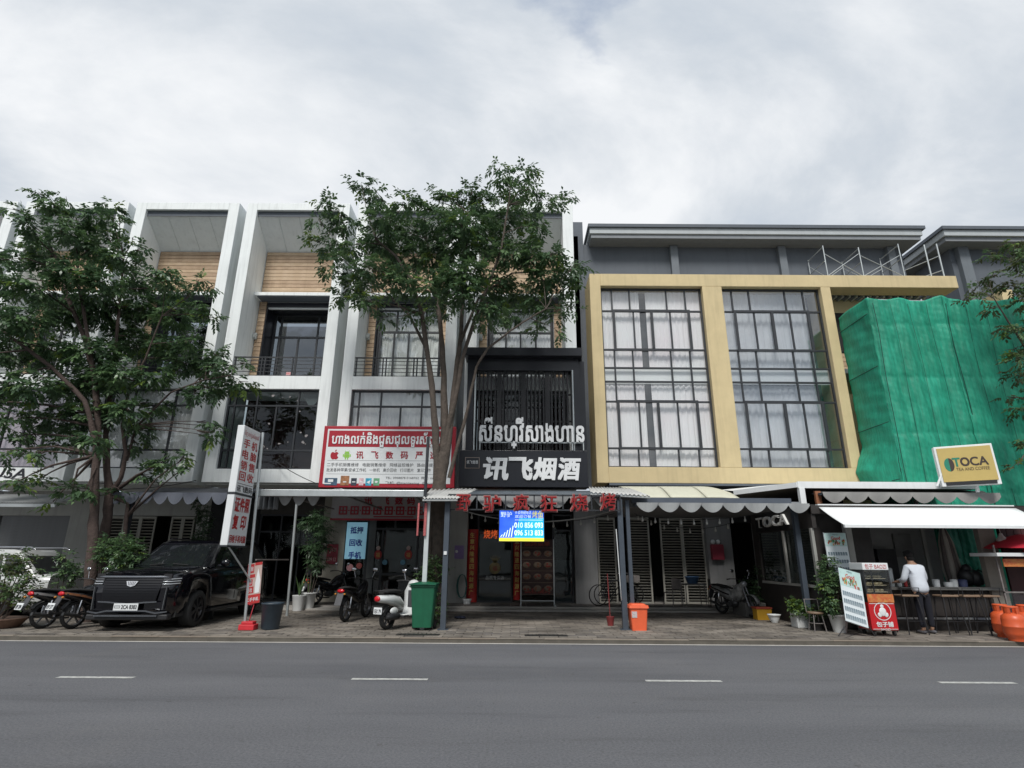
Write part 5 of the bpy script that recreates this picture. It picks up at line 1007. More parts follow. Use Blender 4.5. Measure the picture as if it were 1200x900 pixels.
# small cart with a red parasol at the right edge
t = thing('side_cart', 'steel snack cart with a blue panel cut by the right edge of the photo', 'cart', (12, 13.4, .1)); xa = PX(1178, 700, 13.5)
MB().box(xa, xa + 1.8, 13.5, 14.0, .25, PZ(1190, 715, 13.5) + .0).build('blue_panel', M('cart_blue', (.02, .06, .25), .4), t); b = MB(); put_text(b, 'ABC', front(13.5), xa + .12, xa + .6, PZ(1190, 724, 13.5), PZ(1190, 717, 13.5), .002, .006); b.build('lettering', signw, t)
z_ = PZ(1190, 715, 13.5); MB().box(xa, xa + 1.8, 13.5, 14.0, z_ + .0, z_ + .03).box(xa, xa + .03, 13.5, 13.53, z_, z_ + 1.4).box(xa, xa + 1.8, 13.5, 13.53, z_ + .36, z_ + .39).build('frame', rusty, t)
MB().box(xa + .03, xa + 1.8, 13.51, 13.52, z_ + .03, z_ + .36).build('pane', glw, t); MB().box(xa - .12, xa + 1.9, 13.3, 14.1, PZ(1190, 652, 13.5), PZ(1190, 648, 13.5)).build('roof_board', signw, t)
MB().box(xa + .1, xa + .65, 13.44, 13.46, PZ(1190, 664, 13.5), PZ(1190, 655, 13.5)).build('photo_strip', M('cart_food_strip'), t)
b = MB(); q = P(1200, 632, 13.6); n = 10; b.grid(n * 2, 4, lambda u, v: (q.x + .1 + (.05 + .75 * v) * cos(2 * pi * u), q.y + .2 + (.05 + .75 * v) * sin(2 * pi * u), q.z + .12 - .34 * v ** 1.3 + .03 * abs(sin(u * 2 * pi * 4)) * v)); b.tube([(q.x + .1, q.y + .2, 1.0), (q.x + .1, q.y + .2, q.z + .1)], .02, 6); solo(b, 'red_parasol', M('parasol_red', (.45, .02, .04), .6), 'small red parasol over the cart at the right edge', 'parasol', (q.x, q.y, 1.0))
q = P(1174, 632, 13.9); b = MB().lathe([(.03, .14), (.05, .08), (.11, 0), (.11, -.09), (.05, -.16), (.001, -.17)], q, 14).tube([q + Vector((0, 0, .14)), q + Vector((-.02, 0, .5))], .008, 5); solo(b, 'hanging_lamp', M('lamp_white', (.5, .48, .45), .5), 'white bulb lamp hanging above the orange gas cylinders', 'lamp', tuple(q))
# gas cylinders
def cylinder(x, y, label):
    s = thing('gas_cylinder', label, 'gas cylinder', (x, y, .1), group='orange gas cylinders at the right edge'); om = M('gas_orange', (.62, .10, .03), .4, var=.08, scale=5, streak=.1)
    MB().lathe([(.15, .1), (.155, .16), (.19, .2), (.205, .25), (.205, .36), (.209, .365), (.209, .38), (.205, .385), (.205, .50), (.19, .57), (.13, .62), (.05, .64)], (x, y, 0), 24).build('body', om, s)
    b = MB(); n = 16
    for j in range(n):
        if j in (2, 3, 10, 11): continue
        a0, a1 = 2 * pi * j / n, 2 * pi * (j + 1) / n; b.loft([[(x + .125 * cos(a), y + .125 * sin(a), z) for z in (.60, .75)] for a in (a0, a1)], caps=False)
    b.lathe([(.125, .735), (.13, .745), (.125, .76), (.12, .745), (.125, .735)], (x, y, 0), 20, cap=False); b.build('collar', om, s, solid=.01); MB().lathe([(.02, .64), (.02, .70), (.03, .71), (.03, .72)], (x, y, 0), 10).build('valve', alloy, s)
for px, py, lab in ((1180, 747, 'orange gas cylinder on the left of the group, nearest the bar stools'), (1193, 751, 'orange gas cylinder in front, at the kerb side of the group'), (1209, 748, 'orange gas cylinder cut by the right edge')):
    p = G(px, py); cylinder(p.x, p.y, lab)

# ================================================================ bins
def bin_body(b, x, y, z0, z1, w0, d0, w1, d1, wall=.02):
    def ring(w_, d_, z, r_=.04):
        p = []
        for sx, sy, a0 in ((1, 1, 0), (-1, 1, 90), (-1, -1, 180), (1, -1, 270)):
            for k in range(4): a = R(a0 + 30 * k); p.append((x + sx * (w_ / 2 - r_) + r_ * cos(a), y + sy * (d_ / 2 - r_) + r_ * sin(a), z))
        return p
    b.loft([ring(w0, d0, z0), ring(w1, d1, z1)], closed=True); return ring
p = G(493, 740); x, y = p.x, p.y + .3; grn = M('bin_green', (.010, .11, .055), .5, var=.12, scale=5, streak=.25)
t = thing('green_wheelie_bin', 'green wheeled rubbish bin at the kerb beside the white scooter', 'bin', (x, y, .1)); b = MB(); bin_body(b, x, y, .17, 1.02, .42, .46, .54, .62); b.build('body', grn, t)
b = MB(); rg = bin_body(b, x, y, 1.021, 1.07, .58, .66, .58, .66); b.box(x - .25, x - .2, y - .34, y - .3, .25, .9).box(x + .2, x + .25, y - .34, y - .3, .25, .9) if False else None; b.build('rim', grn, t)
b = MB(); b.grid(12, 8, lambda u, v: (x - .3 + .6 * u, y - .36 + .72 * v, 1.075 + .05 * sin(pi * u) ** .5 * sin(pi * v) ** .5)); b.box(x - .3, x + .3, y - .37, y + .36, 1.071, 1.09); b.build('lid', grn, t)
for s_ in (-1, 1): MB().lathe([(.1, -.03), (.1, .03)], (x + s_ * .24, y + .22, .2), 16, axis='X').build('wheel', rubber, t)
MB().box(x - .2, x + .2, y + .33, y + .38, .96, 1.0).build('handle', grn, t)
p = G(752, 740); x, y = p.x - .02, p.y + .25; org = M('bin_orange', (.78, .13, .05), .45, var=.06, scale=5, streak=.12)
t = thing('orange_bin', 'bright orange square plastic bin with a lid beside the grey post', 'bin', (x, y, .1)); b = MB(); bin_body(b, x, y, .1, .58, .33, .33, .40, .40); b.build('body', org, t); b = MB(); bin_body(b, x, y, .581, .64, .46, .46, .44, .44); bin_body(b, x, y, .641, .67, .36, .36, .3, .3); b.build('lid', org, t)
MB().box(x - .17, x - .05, y - .195, y - .18, .38, .52).build('label_patch', M('label_pale', (.5, .45, .45), .6, var=.3, scale=30), t)
p = G(314, 738); b = MB().lathe([(.17, .1), (.19, .13), (.235, .62), (.25, .63), (.25, .66), (.225, .66), (.2, .3), (.001, .3)], (p.x, p.y + .1, 0), 24); solo(b, 'dark_round_bin', M('bin_blueblack', (.03, .045, .06), .45, var=.15, scale=6), 'dark blue round tapered bin beside the red poster stand', 'bin', (p.x, p.y, .1))
p = G(6, 722); b = MB(); bin_body(b, p.x, p.y, .1, .72, .5, .5, .6, .6); bin_body(b, p.x, p.y, .721, .76, .66, .66, .66, .66); solo(b, 'black_bin', M('bin_blueblack'), 'dark square bin cut by the left edge beside the clay planter', 'bin', (p.x, p.y, .1))
# red poster stand
p = G(291, 738); t = thing('poster_stand', 'narrow red poster on a leaning stand with a red block foot', 'stand', (p.x, p.y, .1)); xx, yy = p.x, p.y - .02
MB().box(xx - .17, xx + .17, yy - .13, yy + .13, .1, .22).box(xx - .13, xx + .13, yy - .1, yy + .1, .22, .28).build('foot', M('foot_red', (.55, .03, .04), .5), t, bevel=.015); MB().tube([(xx, yy, .28), (xx + .06, yy, .62), (xx - .05, yy, .62)], .012, 5).build('stem', redd, t)
A, B, C = P(287, 709, yy), P(304, 706, yy), P(291, 661, yy); f = lambda u, v, d: tuple(A + (B - A) * u + (C - A) * v + Vector((0, -d, 0))); b = MB(); b.prism([(0, 0), (1, 0), (1, 1), (0, 1)], f, -.02, 0); b.build('panel', M('poster_pink', (.5, .38, .34), .5, var=.1), t)
b = MB()
for (u0, u1, v0, v1) in ((0, 1, 0, .22), (0, .5, .26, .42), (0, .4, .45, .60), (0, .55, .64, .72), (0, .45, .76, .98), (.5, 1, .93, 1)): b.prism([(u0, v0), (u1, v0), (u1, v1), (u0, v1)], f, .001, .003)
b.build('red_print', redlit, t); b = MB(); put_text(b, '二手手机', f, .1, .9, .06, .15, .004, .006, bold=.02); put_text(b, '回收', f, .05, .42, .28, .39, .004, .006); put_text(b, '维修', f, .05, .36, .48, .58, .004, .006); put_text(b, '电脑', f, .05, .4, .8, .92, .004, .006); b.prism([(.6, .25), (.9, .25), (.95, .55), (.75, .85), (.6, .5)], f, .001, .004); b.build('white_print', signw, t)
# ================================================================ cars
tintg = M('car_glass', (.012, .014, .016), .04, var=.1, spec=.9)
def car(name, label, cat, loc, rz, paint, L_=5.3, W_=1.0, Hr=1.93, hood=1.20, belt=1.24, detail=True, plate=None):
    up_ = hood - 1.20 if detail else 0
    t = thing(name, label, cat, loc, rz, local=True); wr = .40; wy = (.98, L_ - 1.2); tw = .27
    ysh = lambda z: .20 * ((z - .7) / .6) ** 2
    def zb(y):
        z = .30 if .1 < y < L_ - .1 else .36
        for c in wy:
            d = abs(y - c)
            if d < wr + .06: z = max(z, wr + sqrt(max(0, (wr + .06) ** 2 - d * d)))
        return z
    ys = sorted(set([0, .05, .15, .3] + [round(wy[0] - .46 + .0575 * k, 3) for k in range(17)] + [1.7, 2.3, 3.0, 3.6] + [round(wy[1] - .46 + .0575 * k, 3) for k in range(17)] + [L_ - .25, L_ - .08, L_]))
    def wid(y):
        f = 1.0
        if y < .6: f = .80 + .20 * sin(y / .6 * pi / 2)
        if y > L_ - .4: f = .9 + .1 * sin((L_ - y) / .4 * pi / 2)
        return W_ * f
    def ztop(y):
        if y < 1.5: return hood - .06 + .09 * min(1, y / 1.2) - .15 * max(0, 1 - y / .55) ** 2
        return belt
    secs = []
    for y in ys:
        w_ = wid(y); zt_ = ztop(y); b0 = zb(y); low = min(b0 + .12, zt_ - .3)
        half = [(w_ * .94, b0), (w_ * .985, low), (w_, .78), (w_ * .995, zt_ - .16), (w_ * .96, zt_ - .04), (w_ * .78, zt_ + .015), (w_ * .35, zt_ + .035)]
        half = [(a, max(z, b0)) for a, z in half]
        sh = lambda z: ysh(z) * max(0, 1 - y / .4)
        secs.append([(-a, y + sh(z), z) for a, z in half] + [(a, y + sh(z), z) for a, z in half[::-1]])
    b = MB(); b.smooth = True; b.loft(secs, closed=True); body = b.build('body', paint, t)
    b = MB().box(-W_ * .9, W_ * .9, .25, L_ - .2, .28, .62); b.build('underbody', rubber, t)
    # greenhouse
    yb0, yt0, yt1, yb1 = 1.45, 2.2, L_ - (.5 if detail else 1.0), L_ - (.12 if detail else .3); wb, wt = W_ * .955, W_ * .76; z0 = belt - .03; z1 = Hr - .06
    b = MB(); nk = 6
    def gh(y0, y1, yy, zz_, w_): return [(-w_, yy, zz_)]
    base = [(-wb, yb0), (-wb * .8, yb0 - .12), (0, yb0 - .2), (wb * .8, yb0 - .12), (wb, yb0), (wb, yb1), (-wb, yb1)]
    top = [(-wt, yt0), (-wt * .8, yt0 - .08), (0, yt0 - .12), (wt * .8, yt0 - .08), (wt, yt0), (wt, yt1), (-wt, yt1)]
    b.loft([[(x, y, z0) for x, y in base], [(x, y, z1) for x, y in top], [(x * .9, y + (.12 if y < 3 else -.1), Hr) for x, y in top]], closed=True); b.build('cabin', paint, t, bevel=.05 if detail else .11)
    mixp = lambda A, B, v: tuple(A[i] + (B[i] - A[i]) * v for i in range(3))
    for s in (-1, 1):
        for (u0, u1) in ((.10, .36), (.385, .66), (.69, .93)):
            b = MB()
            lo = lambda u: (s * (wb + .006), yb0 + (yb1 - yb0) * u, z0); hi = lambda u: (s * (wt + .006), yt0 + (yt1 - yt0) * u, z1)
            us0 = u0; b.add([mixp(lo(u0), hi(u0), .10), mixp(lo(u1), hi(u1), .10), mixp(lo(u1), hi(u1), .86), mixp(lo(u0 + .02), hi(u0 + .02), .86)], [(0, 1, 2, 3)])
            b.build('side_window', tintg, t)
    b = MB(); k = [(-.93, 0), (-.78, -.12), (0, -.2), (.78, -.12), (.93, 0)]
    lo = [(x * wb, yb0 + d - .012, z0) for x, d in k]; hi = [(x * wt, yt0 + d * .6 - .012, z1) for x, d in k]
    b.smooth = True; b.loft([[mixp(a, c, .06) for a, c in zip(lo, hi)], [mixp(a, c, .93) for a, c in zip(lo, hi)]], caps=False); b.build('windscreen', tintg, t)
    b = MB(); b.add([(-wb * .9, yb1 - .0, z0 + .06), (wb * .9, yb1, z0 + .06), (wt * .9, yt1 + .05, z1 - .05), (-wt * .9, yt1 + .05, z1 - .05)], [(0, 1, 2, 3)]); b.build('rear_window', tintg, t)
    for s in (-1, 1):
        MB().tube([(s * wt * .9, 2.4, Hr + .0), (s * wt * .9, 2.5, Hr + .06), (s * wt * .9, L_ - .8, Hr + .06), (s * wt * .9, L_ - .7, Hr)], .018, 6).build('roof_rail', chrome if paint is not blackcar else blackp, t)
        m = MB().ball((s * (W_ + .16), 1.72, belt + .07), .12, 10, (1.0, .6, .75)); m.bar((s * W_ * .97, 1.72, belt), (s * (W_ + .1), 1.72, belt + .03), .05); m.build('wing_mirror', paint, t)
        for u in (.375, .675): y = yb0 + (yb1 - yb0) * u; MB().box(s * (W_ * .998), s * (W_ * 1.003), y, y + .012, .5, belt - .1).build('door_seam', rubber, t)
        for u in (.29, .58): y = yb0 + (yb1 - yb0) * u; MB().box(s * W_ * .99, s * (W_ + .03), y, y + .2, belt - .2, belt - .165).build('door_handle', alloy if paint is not blackcar else blackp, t, bevel=.01)
        MB().box(s * W_ * .93, s * (W_ + .03), wy[0] + .6, wy[1] - .6, .30, .36).build('side_step', blackp, t)
    for y in wy:
        for s in (-1, 1):
            w_ = MB(); cx_ = s * (W_ - tw / 2 + .015)
            w_.lathe([(wr - .13, -tw / 2), (wr - .03, -tw / 2), (wr, -tw / 2 + .03), (wr, tw / 2 - .03), (wr - .03, tw / 2), (wr - .13, tw / 2)], (cx_, y, wr), 28, axis='X', cap=False); tyre = w_.build('wheel', rubber, t)
            q = MB(); q.lathe([(wr - .125, -.08), (wr - .13, s * tw / 2 * .9), (wr - .15, s * tw / 2 * .8), (wr - .15, 0)], (cx_, y, wr), 24, axis='X', cap=False)
            for k_ in range(7):
                a = 2 * pi * k_ / 7
                for da in (-.10, .10): q.bar((cx_ + s * tw * .40, y + .04 * cos(a), wr + .04 * sin(a)), (cx_ + s * tw * .38, y + (wr - .14) * cos(a + da), wr + (wr - .14) * sin(a + da)), .028, .03, up=(1, 0, 0))
            q.lathe([(.06, s * tw * .36), (.055, s * tw * .44), (.001, s * tw * .46)], (cx_, y, wr), 12, axis='X', cap=False); q.build('rim', alloy if paint is not blackcar else M('rim_dark', (.06, .06, .065), .3, .7), tyre)
            MB().lathe([(wr - .15, 0), (.001, 0)], (cx_, y, wr), 16, axis='X', cap=False).build('brake_disc', rubber, tyre)
    if detail:
        gm = M('grille_mesh', (.008, .008, .01), .3, .2)
        b = MB(); b.grid(12, 4, lambda u, v: ((u - .5) * (1.12 + .16 * v), -.012 - .03 * sin(pi * u) + ysh(0.58 + .50 * v), 0.58 + .50 * v)); b.build('grille', gm, t)
        for s in range(9): z = .62 + s * .052; q = MB(); q.grid(12, 1, lambda u, v: ((u - .5) * (1.10 + .16 * (z - .58) / .50), -.020 - .03 * sin(pi * u) + ysh(z), z + .012 * v)); q.build('grille_bar', M('grille_bar_black', (.02, .02, .024), .3, .5), t)
        b = MB(); b.smooth = True; b.loft([[((u - .5) * 1.5, -.03 - .035 * sin(pi * u) + dy + ysh(1.09), 1.09 + dz) for u in [k_ / 12 for k_ in range(13)]] for dy, dz in ((0, 0), (-.014, .02), (.0, .045))], caps=False); b.build('chrome_strip', M('dark_chrome', (.25, .26, .28), .25, .9), t)
        f3 = lambda u, v, d: (u, -.04 - d, v)
        b = MB(); b.prism([(-.62, .60), (-.35, .585), (0, .545), (.35, .585), (.62, .60), (.62, .625), (.35, .615), (0, .58), (-.35, .615), (-.62, .625)], f3, 0, .02); b.build('chrome_strip', M('dark_chrome'), t)
        b = MB(); b.prism([(-.125, 1.03), (-.08, .94), (0, .915), (.08, .94), (.125, 1.03)], lambda u, v, d: (u, -.055 - d + ysh(v), v), 0, .014); b.cm = 1
        for k_ in range(-2, 3): b.prism([(k_ * .038 - .007, 1.02), (k_ * .028 - .006, .945), (k_ * .028 + .006, .945), (k_ * .038 + .007, 1.02)], lambda u, v, d: (u, -.070 - d + ysh(v), v), 0, .004)
        b.build('crest_emblem', [M('badge_silver', (.55, .56, .58), .3, .5), M('badge_dark', (.1, .1, .12), .4)], t)
        for s in (-1, 1):
            b = MB()
            for z in (1.07, 1.02, .97): b.tube([(s * .64, -.02 + ysh(z), z), (s * .80, -.02 + ysh(z), z), (s * .85, .05 + ysh(z), z + .005), (s * .915, .17 + ysh(z), z + .01)], .013, 6)
            b.build('headlight', M('lamp_clear', (.42, .44, .46), .15, .3), t)
            b = MB(); b.prism([(0, 0), (.022, 0), (.055, .46), (.033, .46)], lambda u, v, d: (s * (.74 + u * .6), -.0 - d, .45 + v), -.02, .03); b.build('side_light', M('lamp_dim', (.13, .135, .14), .2, .3), t)
            MB().box(s * .63, s * .80, .045, .10, 1.02, 1.18).build('lamp_housing', blackp, t)
        b = MB(); b.smooth = False; b.bar((-.66, -.03, .33), (.66, -.03, .33), .03, .03); b.prism([(-.84, .40), (-.62, .37), (-.4, .415), (.4, .415), (.62, .37), (.84, .40), (.84, .425), (.62, .40), (.4, .445), (-.4, .445), (-.62, .40), (-.84, .425)], lambda u, v, d: (u, .02 + .11 * abs(u) ** 4 - .05 - d, v), 0, .03); b.build('bumper_trim', M('dark_chrome'), t)
        MB().box(-.86, .86, .0, .2, .24, .36).build('lower_bumper', blackp, t, bevel=.03)
        p_ = MB().box(-.255, .255, -.075, -.06, .44, .58).build('number_plate', signw, t)
        b = MB(); f3 = lambda u, v, d: (u, -.075 - d, v); put_text(b, '2CA 8383', f3, -.09, .23, .47, .55, .001, .004, bold=.02)
        for k_ in range(3): b.box(-.235, -.12, -.079, -.0755, .485 + k_ * .025, .49 + k_ * .025)
        b.box(-.235, -.23, -.079, -.0755, .49, .535).box(-.125, -.12, -.079, -.0755, .49, .535); b.build('plate_print', sblack, p_)
        MB().box(-.3, -.12, -.04, -.02, .70, .71).build('sensor', blackp, t) if False else None
        b = MB()
        for s in (-1, 1): b.tube([(s * .45, 1.33, belt + .02), (s * .1, 1.30, belt + .05)], .012, 5)
        b.build('wiper', rubber, t)
        b = MB()
        for s in (-1, 1): b.prism([(.2, .35), (1.3, .55), (1.3, .6), (.2, .4)], lambda u, v, d: (s * v, u, hood + .0 + d), -.05, .055)
        pass
    return t
blackcar = M('black_car_paint', (.003, .003, .005), .10, var=.1, spec=.5, coat=.45); whitecar = M('white_car_paint', (.50, .51, .50), .3, var=.03, coat=.4)
car('black_suv', 'large black SUV parked nose to the kerb with a silver crest and chrome strips', 'car', (-8.22, 12.98, .1), R(1.5), blackcar, hood=1.27, belt=1.33, Hr=1.93)
c = P(82, 690, 16.3); car('white_car', 'white car seen from the side behind the bushes at the left edge', 'car', (c.x - 4.55, 16.3, .1), R(-90), whitecar, L_=4.55, W_=.9, Hr=1.70, hood=1.0, belt=1.06, detail=False)
# ================================================================ motorbikes
def wheel(b, x, r_, w_=.05, y=0):
    b.lathe([(r_ - .07, -w_ * .7), (r_ - .02, -w_), (r_, 0), (r_ - .02, w_), (r_ - .07, w_ * .7)], (x, y, r_), 22, axis='Y', cap=False)
def bike(label, loc, rz, paint, paint2, style='under', plate='', rimc=None, box=False, mirr=None):
    t = thing('scooter' if style == 'scooter' else 'motorbike', label, 'motor scooter' if style == 'scooter' else 'motorbike', loc, rz, local=True)
    mirr = mirr or chrome; rimc = rimc or alloy; r_ = .24 if style == 'scooter' else .29; wb = 1.24; xr, xf = 0, wb
    for x in (xr, xf):
        b = MB(); wheel(b, x, r_, .055 if style == 'scooter' else .045); w_ = b.build('wheel', rubber, t); q = MB(); q.lathe([(r_ - .07, -.03), (r_ - .085, 0), (r_ - .07, .03)], (x, 0, r_), 20, axis='Y', cap=False)
        for k in range(5): a = 2 * pi * k / 5 + .3; q.bar((x, 0, r_), (x + (r_ - .07) * cos(a), 0, r_ + (r_ - .07) * sin(a)), .03, .03, up=(0, 1, 0))
        q.lathe([(.05, -.05), (.05, .05)], (x, 0, r_), 10, axis='Y'); q.build('rim', rimc, w_)
        q = MB(); q.grid(12, 3, lambda u, v: (x + (r_ + .03) * cos(R(15) + u * R(140)), (v - .5) * .13, r_ + (r_ + .03) * sin(R(15) + u * R(140)))) ; q.build('mudguard', paint if x == xf else blackp, t, solid=.006)
    hx, hz = .98, 1.02
    b = MB()
    for s in (-1, 1): b.tube([(xf, s * .07, r_), (xf - .14, s * .06, .62), (hx + .03, s * .05, .84)], .022, 7)
    b.build('fork', alloy if style != 'scooter' else paint, t)
    b = MB().tube([(hx + .02, 0, .82), (hx - .02, 0, hz - .04)], .03, 7).tube([(hx - .12, -.32, hz + .0), (hx - .02, -.2, hz), (hx, 0, hz - .04), (hx - .02, .2, hz), (hx - .12, .32, hz)], .014, 6); hb = b.build('handlebar', blackp, t)
    for s in (-1, 1):
        MB().tube([(hx - .12, s * .32, hz), (hx - .18, s * .40, hz - .02)], .019, 6).build('grip', rubber, hb)
        MB().tube([(hx - .04, s * .24, hz), (hx - .02, s * .30, hz + .18)], .007, 5).build('mirror_stem', chrome, hb)
        MB().ball((hx - .03, s * .31, hz + .22), .065, 12, (.3, 1.15, .8)).build('mirror', mirr, hb)
    if style == 'scooter':
        b = MB(); b.smooth = True; n = 14
        def ring(x, z, w_, h_, e=2.4): return [(x, w_ * abs(cos(a)) ** (2 / e) * (1 if cos(a) > 0 else -1), z + h_ * abs(sin(a)) ** (2 / e) * (1 if sin(a) > 0 else -1)) for a in [2 * pi * k / n for k in range(n)]]
        b.loft([ring(-.42, .67, .04, .03), ring(-.36, .67, .10, .07), ring(-.2, .66, .145, .09), ring(.05, .64, .165, .11), ring(.3, .58, .14, .13), ring(.45, .50, .11, .12)], closed=True); b.build('rear_body', paint, t)
        b = MB(); b.smooth = True
        b.loft([[(.42, y, .27) for y in (-.15, -.08, 0, .08, .15)], [(.80, y, .27) for y in (-.17, -.1, 0, .1, .17)], [(.93, y * 1.1, .45) for y in (-.2, -.1, 0, .1, .2)], [(.90, y, .78) for y in (-.2, -.1, 0, .1, .2)], [(.90, y, .95) for y in (-.1, -.05, 0, .05, .1)]], caps=False); b.build('leg_shield', paint, t, solid=.05)
        MB().box(.86, .885, -.09, .09, .42, .80).build('glove_box', M('grey_plastic', (.13, .13, .14), .5), t, bevel=.03); b = MB().ball((.96, 0, .93), .14, 12, (.9, 1.1, .8)); b.build('headset', paint, t); MB().ball((1.06, 0, .95), .075, 12, (.6, 1, 1)).build('headlight', M('lamp_clear'), t)
        MB().box(.40, .86, -.16, .16, .24, .28).build('floorboard', M('grey_plastic'), t, bevel=.01)
        for s in (-1, 1): MB().ball((.03, s * .15, .40), .095, 12, (1.5, .4, .8)).build('side_cover', paint, t)
        b = MB().ball((-.405, 0, .67), .062, 12, (.7, 1.3, 1.0)); b.build('tail_light', M('tail_red', (.55, .01, .02), .2), t)
        b = MB(); b.smooth = True; b.loft([ring(-.28, .80, .08, .03), ring(-.1, .82, .13, .04), ring(.2, .81, .13, .045), ring(.42, .78, .09, .04), ring(.48, .76, .03, .02)], closed=True); b.build('seat', rubber, t); MB().tube([(-.2, -.13, .8), (-.38, -.1, .84), (-.38, .1, .84), (-.2, .13, .8)], .012, 6).build('grab_rail', blackp, t)
        b = MB().lathe([(.03, 0), (.07, .06), (.075, .4), (.05, .44)], (-.22, -.15, .28), 12, axis='X'); b.build('exhaust', blackp, t); MB().ball((.12, 0, .3), .15, 10, (1.3, .8, .7)).build('engine', blackp, t)
        py_, pz_ = -.36, .42
    else:
        n = 12
        def ring(x, z, w_, h_): return [(x, w_ * cos(a), z + h_ * sin(a)) for a in [2 * pi * k / n for k in range(n)]]
        b = MB(); b.smooth = True; b.loft([ring(-.40, .75, .04, .03), ring(-.30, .74, .11, .07), ring(0, .67, .145, .12), ring(.35, .56, .14, .15), ring(.6, .48, .10, .13)], closed=True); b.build('tail_fairing', paint, t); q = MB(); q.smooth = True
        for s in (-1, 1): q.loft([[(x_, s * y_, z_ + dz) for x_, y_, z_ in ((-.36, .085, .75), (-.2, .133, .72), (0, .152, .68), (.3, .152, .60), (.5, .125, .55))] for dz in (.035, -.01)], caps=False)
        q.build('side_stripe', paint2, t)
        b = MB(); b.smooth = True; b.loft([ring(.55, .55, .08, .14), ring(.75, .62, .16, .24), ring(.92, .70, .14, .20), ring(1.0, .86, .12, .10), ring(1.06, .88, .08, .08)], closed=True); b.build('front_fairing', paint, t); MB().ball((1.06, 0, .88), .08, 10, (.5, 1.1, 1)).build('headlight', M('lamp_clear'), t)
        b = MB(); b.smooth = True; b.loft([ring(-.36, .82, .07, .02), ring(-.1, .82, .12, .035), ring(.25, .78, .12, .04), ring(.5, .74, .06, .03)], closed=True); b.build('seat', rubber, t)
        b = MB().ball((.55, 0, .34), .14, 12, (1.2, .8, .9)).lathe([(.07, -.13), (.075, -.09), (.075, .09), (.07, .13)], (.48, 0, .3), 14, axis='Y').bar((.5, 0, .45), (.95, 0, .8), .05).bar((.0, .07, .62), (.45, .05, .4), .03).bar((.0, -.07, .29), (.5, -.07, .33), .04); b.build('engine', M('engine_grey', (.09, .09, .09), .45, .6), t)
        for s in (-1, 1): MB().lathe([(.02, 0), (.03, .05), (.03, .30), (.018, .32)], (0, 0, 0), 10, mtx=Matrix.Translation((0, s * .10, .30)) @ Matrix.Rotation(R(8), 4, 'Y')).build('shock_absorber', chrome, t)
        MB().tube([(.45, -.12, .2), (.1, -.14, .22), (-.02, -.14, .28), (-.34, -.14, .34)], [.02, .022, .038, .038], 9).build('exhaust', M('exhaust', (.06, .06, .06), .35, .6), t)
        MB().ball((-.37, 0, .75), .07, 10, (.6, 1.4, .7)).build('tail_light', M('tail_red'), t); q = MB().bar((-.36, 0, .70), (-.50, 0, .42), .17, .015, up=(0, 0, 1)); q.build('rear_fender', M('grey_plastic'), t)
        for s in (-1, 1): MB().ball((-.4, s * .12, .68), .03, 8, (1, 1, .7)).build('indicator', M('amber', (.5, .2, .02), .4), t)
        py_, pz_ = -.535, .50
    if plate == '': return t
    p_ = MB(); m = Matrix.Translation((py_, 0, pz_)) @ Matrix.Rotation(R(18 if style != 'scooter' else 5), 4, 'Y'); p_.box(-.006, .006, -.11, .11, -.07, .07, m); po = p_.build('number_plate', signw, t)
    b = MB(); f = lambda u, v, d: tuple(m @ Vector((-.0065 - d, -u, v))); put_text(b, plate or '1AB', f, -.09, .09, -.05, .03, .001, .003, bold=.02); b.build('plate_print', sblack, po)
    MB().tube([(.3, .12, .25), (.28, .30, .0)], .012, 5).build('side_stand', alloy, t)
    if box: MB().box(-.34, .04, -.19, .19, .88, 1.18).build('carrier_box', blackp, t, bevel=.04)
    return t
blackpaint = M('bike_black', (.012, .012, .014), .2, var=.1, coat=.5); silverp = M('bike_silver', (.30, .29, .28), .3, .4, var=.1); orangep = M('bike_orange_graphic', (.10, .08, .07), .3, scale=7, col2=(.45, .16, .05))
def on(px, py): p = G(px, py); return (p.x, p.y, .1)
p = on(48, 737); bike('black motorbike with a silver tail stripe beside the clay planter', p, R(68), blackpaint, silverp, plate='1BF 204')
p = on(83, 737); bike('black motorbike with an orange striped tail beside the black SUV', p, R(70), blackpaint, orangep, plate='1EV 377', mirr=M('mirror_sky', (.75, .77, .78), .2, .6))
p = on(404, 729); bike('black motorbike with a wide grey rear mudguard parked before the glass shop door', p, R(80), blackpaint, blackpaint, plate='')
p = (g(380) + .3, 19.2, .2); bike('dark delivery motorbike with a square carrier box beside the white plant pots', p, R(55), blackpaint, blackpaint, plate='2A 11', box=True)
wpaint = M('scooter_white', (.66, .68, .67), .25, var=.03, coat=.5); p = on(453, 738); bike('white retro scooter with a red tail light beside the green bin', p, R(64), wpaint, wpaint, 'scooter', plate='1EX 79', rimc=M('rim_dark', (.06, .06, .065), .3, .7))
p = on(487, 722); bike('black motorbike hidden behind the white scooter and the green bin', (p[0], p[1] - .3, .1), R(82), blackpaint, blackpaint)
p = (PX(845, 700, 18.2), 18.2, .1); bike('dark motorbike with a mottled white leg cover in the shade of the right awning', p, R(-70), M('mottled_white', (.05, .05, .05), .5, scale=6, col2=(.5, .5, .48)), blackpaint)
